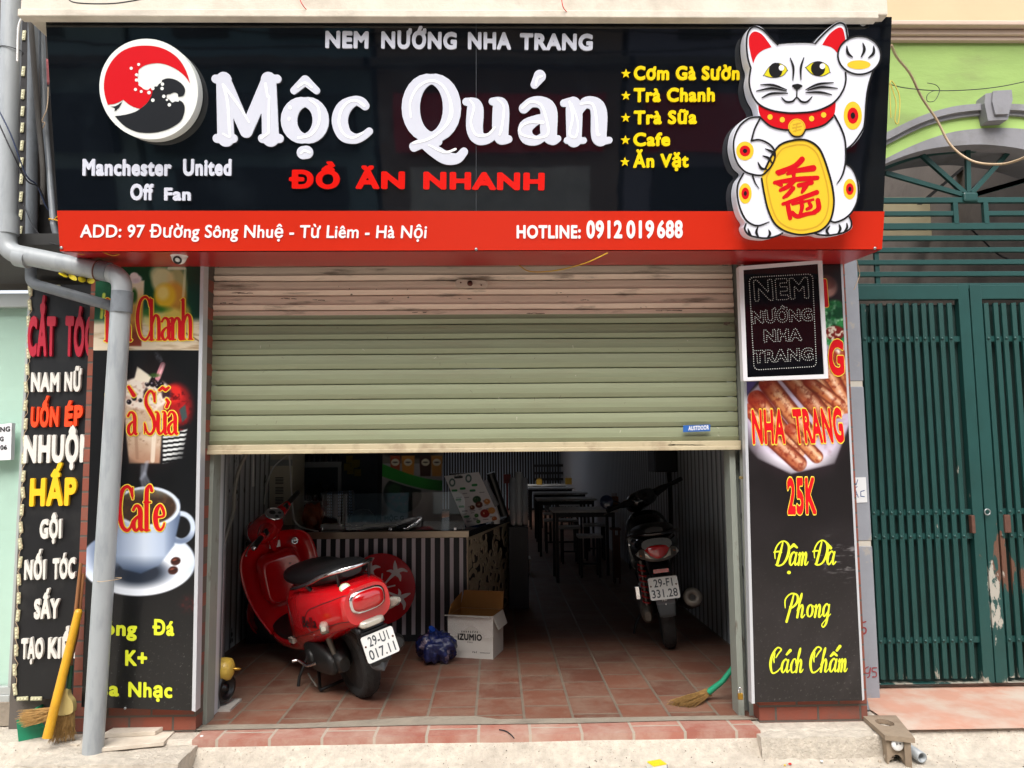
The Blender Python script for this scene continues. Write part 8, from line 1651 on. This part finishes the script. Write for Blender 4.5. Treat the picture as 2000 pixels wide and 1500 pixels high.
for s in (1, -1):
    lamp([(s*.088, .690), (s*.052, .645), (s*.03, .630), (s*.085, .640)], -.210, 'reversing_wedge', M['lensclear'], hs_); lamp([(s*.135, .668), (s*.10, .690), (s*.092, .650), (s*.12, .640)], -.200, 'turn_signal', M['lensamber'], hs_)
b = MB(); b.loft([(-.05, 0, .58, .085, .05), (-.16, 0, .56, .08, .05), (-.23, 0, .52, .072, .04), (-.27, 0, .46, .065, .02)], 16, sub=4, e=3); b.loft([(-.25, 0, .47, .06, .014), (-.30, 0, .40, .065, .012), (-.325, 0, .33, .06, .010), (-.34, 0, .28, .052, .006)], 14, sub=3, e=4); K_(b, 'rear_mudguard', M['black'])
b = MB(); Mt = Matrix.Translation((-.325, 0, .36)) @ Matrix.Rotation(R(-14), 4, 'Y'); b.add([tuple(Mt @ V(p)) for p in ((0, -.062, .05), (0, .062, .05), (0, .055, -.06), (0, .03, -.10), (0, -.03, -.10), (0, -.055, -.06))]+[tuple(Mt @ V(p)) for p in ((.01, -.062, .05), (.01, .062, .05), (.01, .055, -.06), (.01, .03, -.10), (.01, -.03, -.10), (.01, -.055, -.06))], [(0, 1, 2, 3, 4, 5), (11, 10, 9, 8, 7, 6)]+[(i, (i+1) % 6, (i+1) % 6+6, i+6) for i in range(6)]); mf = recalc(K_(b, 'mudflap', M['gunmetal']))
fp = Plane.__new__(Plane); fp.O = Mt @ V((-.001, 0, 0)); fp.n = (Mt.to_3x3() @ V((-1, 0, 0))); fp.v = Mt.to_3x3() @ V((0, 0, 1)); fp.u = fp.v.cross(fp.n)
b = MB(); L = [l+[-.022, .012] for l in text_loops('167', .036, .022, .0)]+[l+[-.004, -.025] for l in text_loops('1', .006, .02, .0)]; b.loops(fp, L, .001); b.build('chalk_number', M['white'], mf)
text_plate(mk, (-.335, .0, .455), (-.96, 0, .26), (0, 0, 1), .19, .142, [('29-F1', .12), ('331.28', .165)])
b = MB(); b.box((-.30, -.05, .548), (-.285, .05, .572)); K_(b, 'red_reflector', M['lensred'])
b = MB(); pts = [(-.05+.10*t, .115+.022*cos(14*pi*t), .30+.30*t+.0) for t in np.linspace(0, 1, 90)]; pts = [(-.06+.05*t+.022*sin(16*pi*t), .115+.022*cos(16*pi*t), .30+.28*t) for t in np.linspace(0, 1, 120)]; b.tube(pts, .006, 6); sh_ = K_(b, 'shock_spring', mat('red spring', 'a01c1c', .4)); b = MB(); b.tube([(-.06, .115, .28), (-.01, .115, .60)], .012, 8); b.build('shock_body', M['alloy'], sh_)
b = MB(); b.loft([(.45, .03, .33, .12, .10), (.28, .06, .31, .11, .11), (.08, .11, .28, .06, .085), (-.06, .12, .25, .04, .06), (-.10, .12, .24, .02, .03)], 18, sub=4); K_(b, 'engine', M['alloy'])
b = MB(); b.cbox((-.02, .165, .39), (.03, .03, .09)); b.tube([(.06, .15, .40), (-.03, .17, .36)], .014, 8); K_(b, 'chrome_bracket', M['chrome'], bevel=.004)
b = MB(); b.tube([(.35, -.13, .22), (.1, -.16, .26), (-.05, -.175, .31), (-.20, -.18, .35), (-.26, -.18, .365)], [.02, .03, .062, .068, .060], 20); mu = K_(b, 'exhaust', mat('dark steel muffler', '2e2c2a', .45, metal=.5)); b = MB(); b.lathe([(.062, 0), (.055, .012), (.02, .014), (.018, .004), (0, .004)], (-.255, -.18, .364), (-1, 0, .22), 20); b.build('muffler_end', M['alloy'], mu)
b = MB(); b.tube([(.42, .13, .20), (.41, .20, .10), (.39, .25, -.028)], .010, 8); K_(b, 'side_stand', M['engine'])
b = MB(); b.loft([(.62, 0, .36, .12, .08), (.80, 0, .32, .13, .06), (.95, 0, .36, .13, .06)], 16, sub=4, e=3); K_(b, 'floorboard', M['black'])
b = MB(); b.loft([(.93, 0, .58, .17, .26), (1.0, 0, .60, .185, .27), (1.07, 0, .60, .15, .24), (1.12, 0, .58, .07, .15)], 26, sub=4, e=2.8); K_(b, 'leg_shield', M['bikeblack'])
SO = V((.98, 0, .86)); ST = Matrix.Translation(SO) @ Matrix.Rotation(R(30), 4, SA) @ Matrix.Translation(-SO)
b = MB(); b.loft([(.84, 0, .955, .05, .035), (.88, 0, .965, .11, .06), (.95, 0, .965, .14, .075), (1.03, 0, .945, .12, .075), (1.09, 0, .93, .07, .05)], 24, sub=5, e=2.4)
for sy in (1, -1): b.tube([(.93, sy*.10, .965), (.90, sy*.18, .985), (.885, sy*.23, .99)], [.04, .03, .02], 12)
hd = K_(b, 'headset', M['bikeblack'], M=ST)
b = MB(); b.loft([(-.006, 0, 0, .085, .048), (.008, 0, 0, .085, .048), (.012, 0, 0, .075, .040)], 24, sub=2, e=2.2); Ms = ST @ Matrix.Translation((.868, 0, 1.0)) @ Matrix.Rotation(R(38), 4, 'Y') @ Matrix.Rotation(pi, 4, 'Z'); b.v = [tuple(Ms @ V(p)) for p in b.v]; b.build('speedometer', mat('dark dial glass', '181a20', .08, coat=.8), hd)
for sy in (1, -1):
    b = MB(); b.tube([ST @ V((.885, sy*.22, .99)), ST @ V((.87, sy*.29, .995)), ST @ V((.86, sy*.37, 1.0))], .018, 12); b.build('grip', M['black'], hd)
    b = MB(); b.tube([ST @ V(p) for p in ((.92, sy*.20, .98), (.955, sy*.27, .975), (.94, sy*.37, .97))], .006, 6); b.build('brake_lever', M['alloy'], hd)
b = MB(); b.tube([ST @ V((.90, .20, .99)), ST @ V((.90, .26, 1.04)), ST @ V((.90, .30, 1.06))], .006, 6); mi_ = b.build('mirror_stalk', M['black'], hd); b = MB(); b.lathe([(0, -.012), (.05, -.010), (.055, 0), (.05, .004), (0, .005)], ST @ V((.90, .33, 1.06)), (-.95, .1, .1), 20); b.build('mirror', mat('blue black mirror', '1c2840', .1), mi_)
FW = V((1.24, 0, .265)); t_, r_ = MB(), MB(); tyre(t_, r_, FW, .265, .042, (0, 1, 0), ST); o = K_(t_, 'front_wheel', M['rubber']); r_.build('rim', M['alloy'], o)
b = MB()
for sy in (1, -1): b.tube([ST @ V((1.02, sy*.06, .78)), ST @ V((1.20, sy*.075, .34)), ST @ V((1.24, sy*.075, .265))], .018, 8)
K_(b, 'fork', M['engine'])
b = MB(); vs = []
for i in range(na+1):
    a = R(20+130*i/na)
    for j in range(nc+1):
        t = pi*j/nc; vs.append(ST @ (FW+V((cos(a)*(.275+.03*sin(t)), .065*cos(t), sin(a)*(.275+.03*sin(t))))))
b.add(vs, [(i*(nc+1)+j, i*(nc+1)+j+1, (i+1)*(nc+1)+j+1, (i+1)*(nc+1)+j) for i in range(na) for j in range(nc)], 0, True); recalc(K_(b, 'front_fender', M['bikeblack']))
b = MB(); b.box((.30, .168, .675), (.44, .176, .685)); K_(b, 'side_trim', M['chrome'])
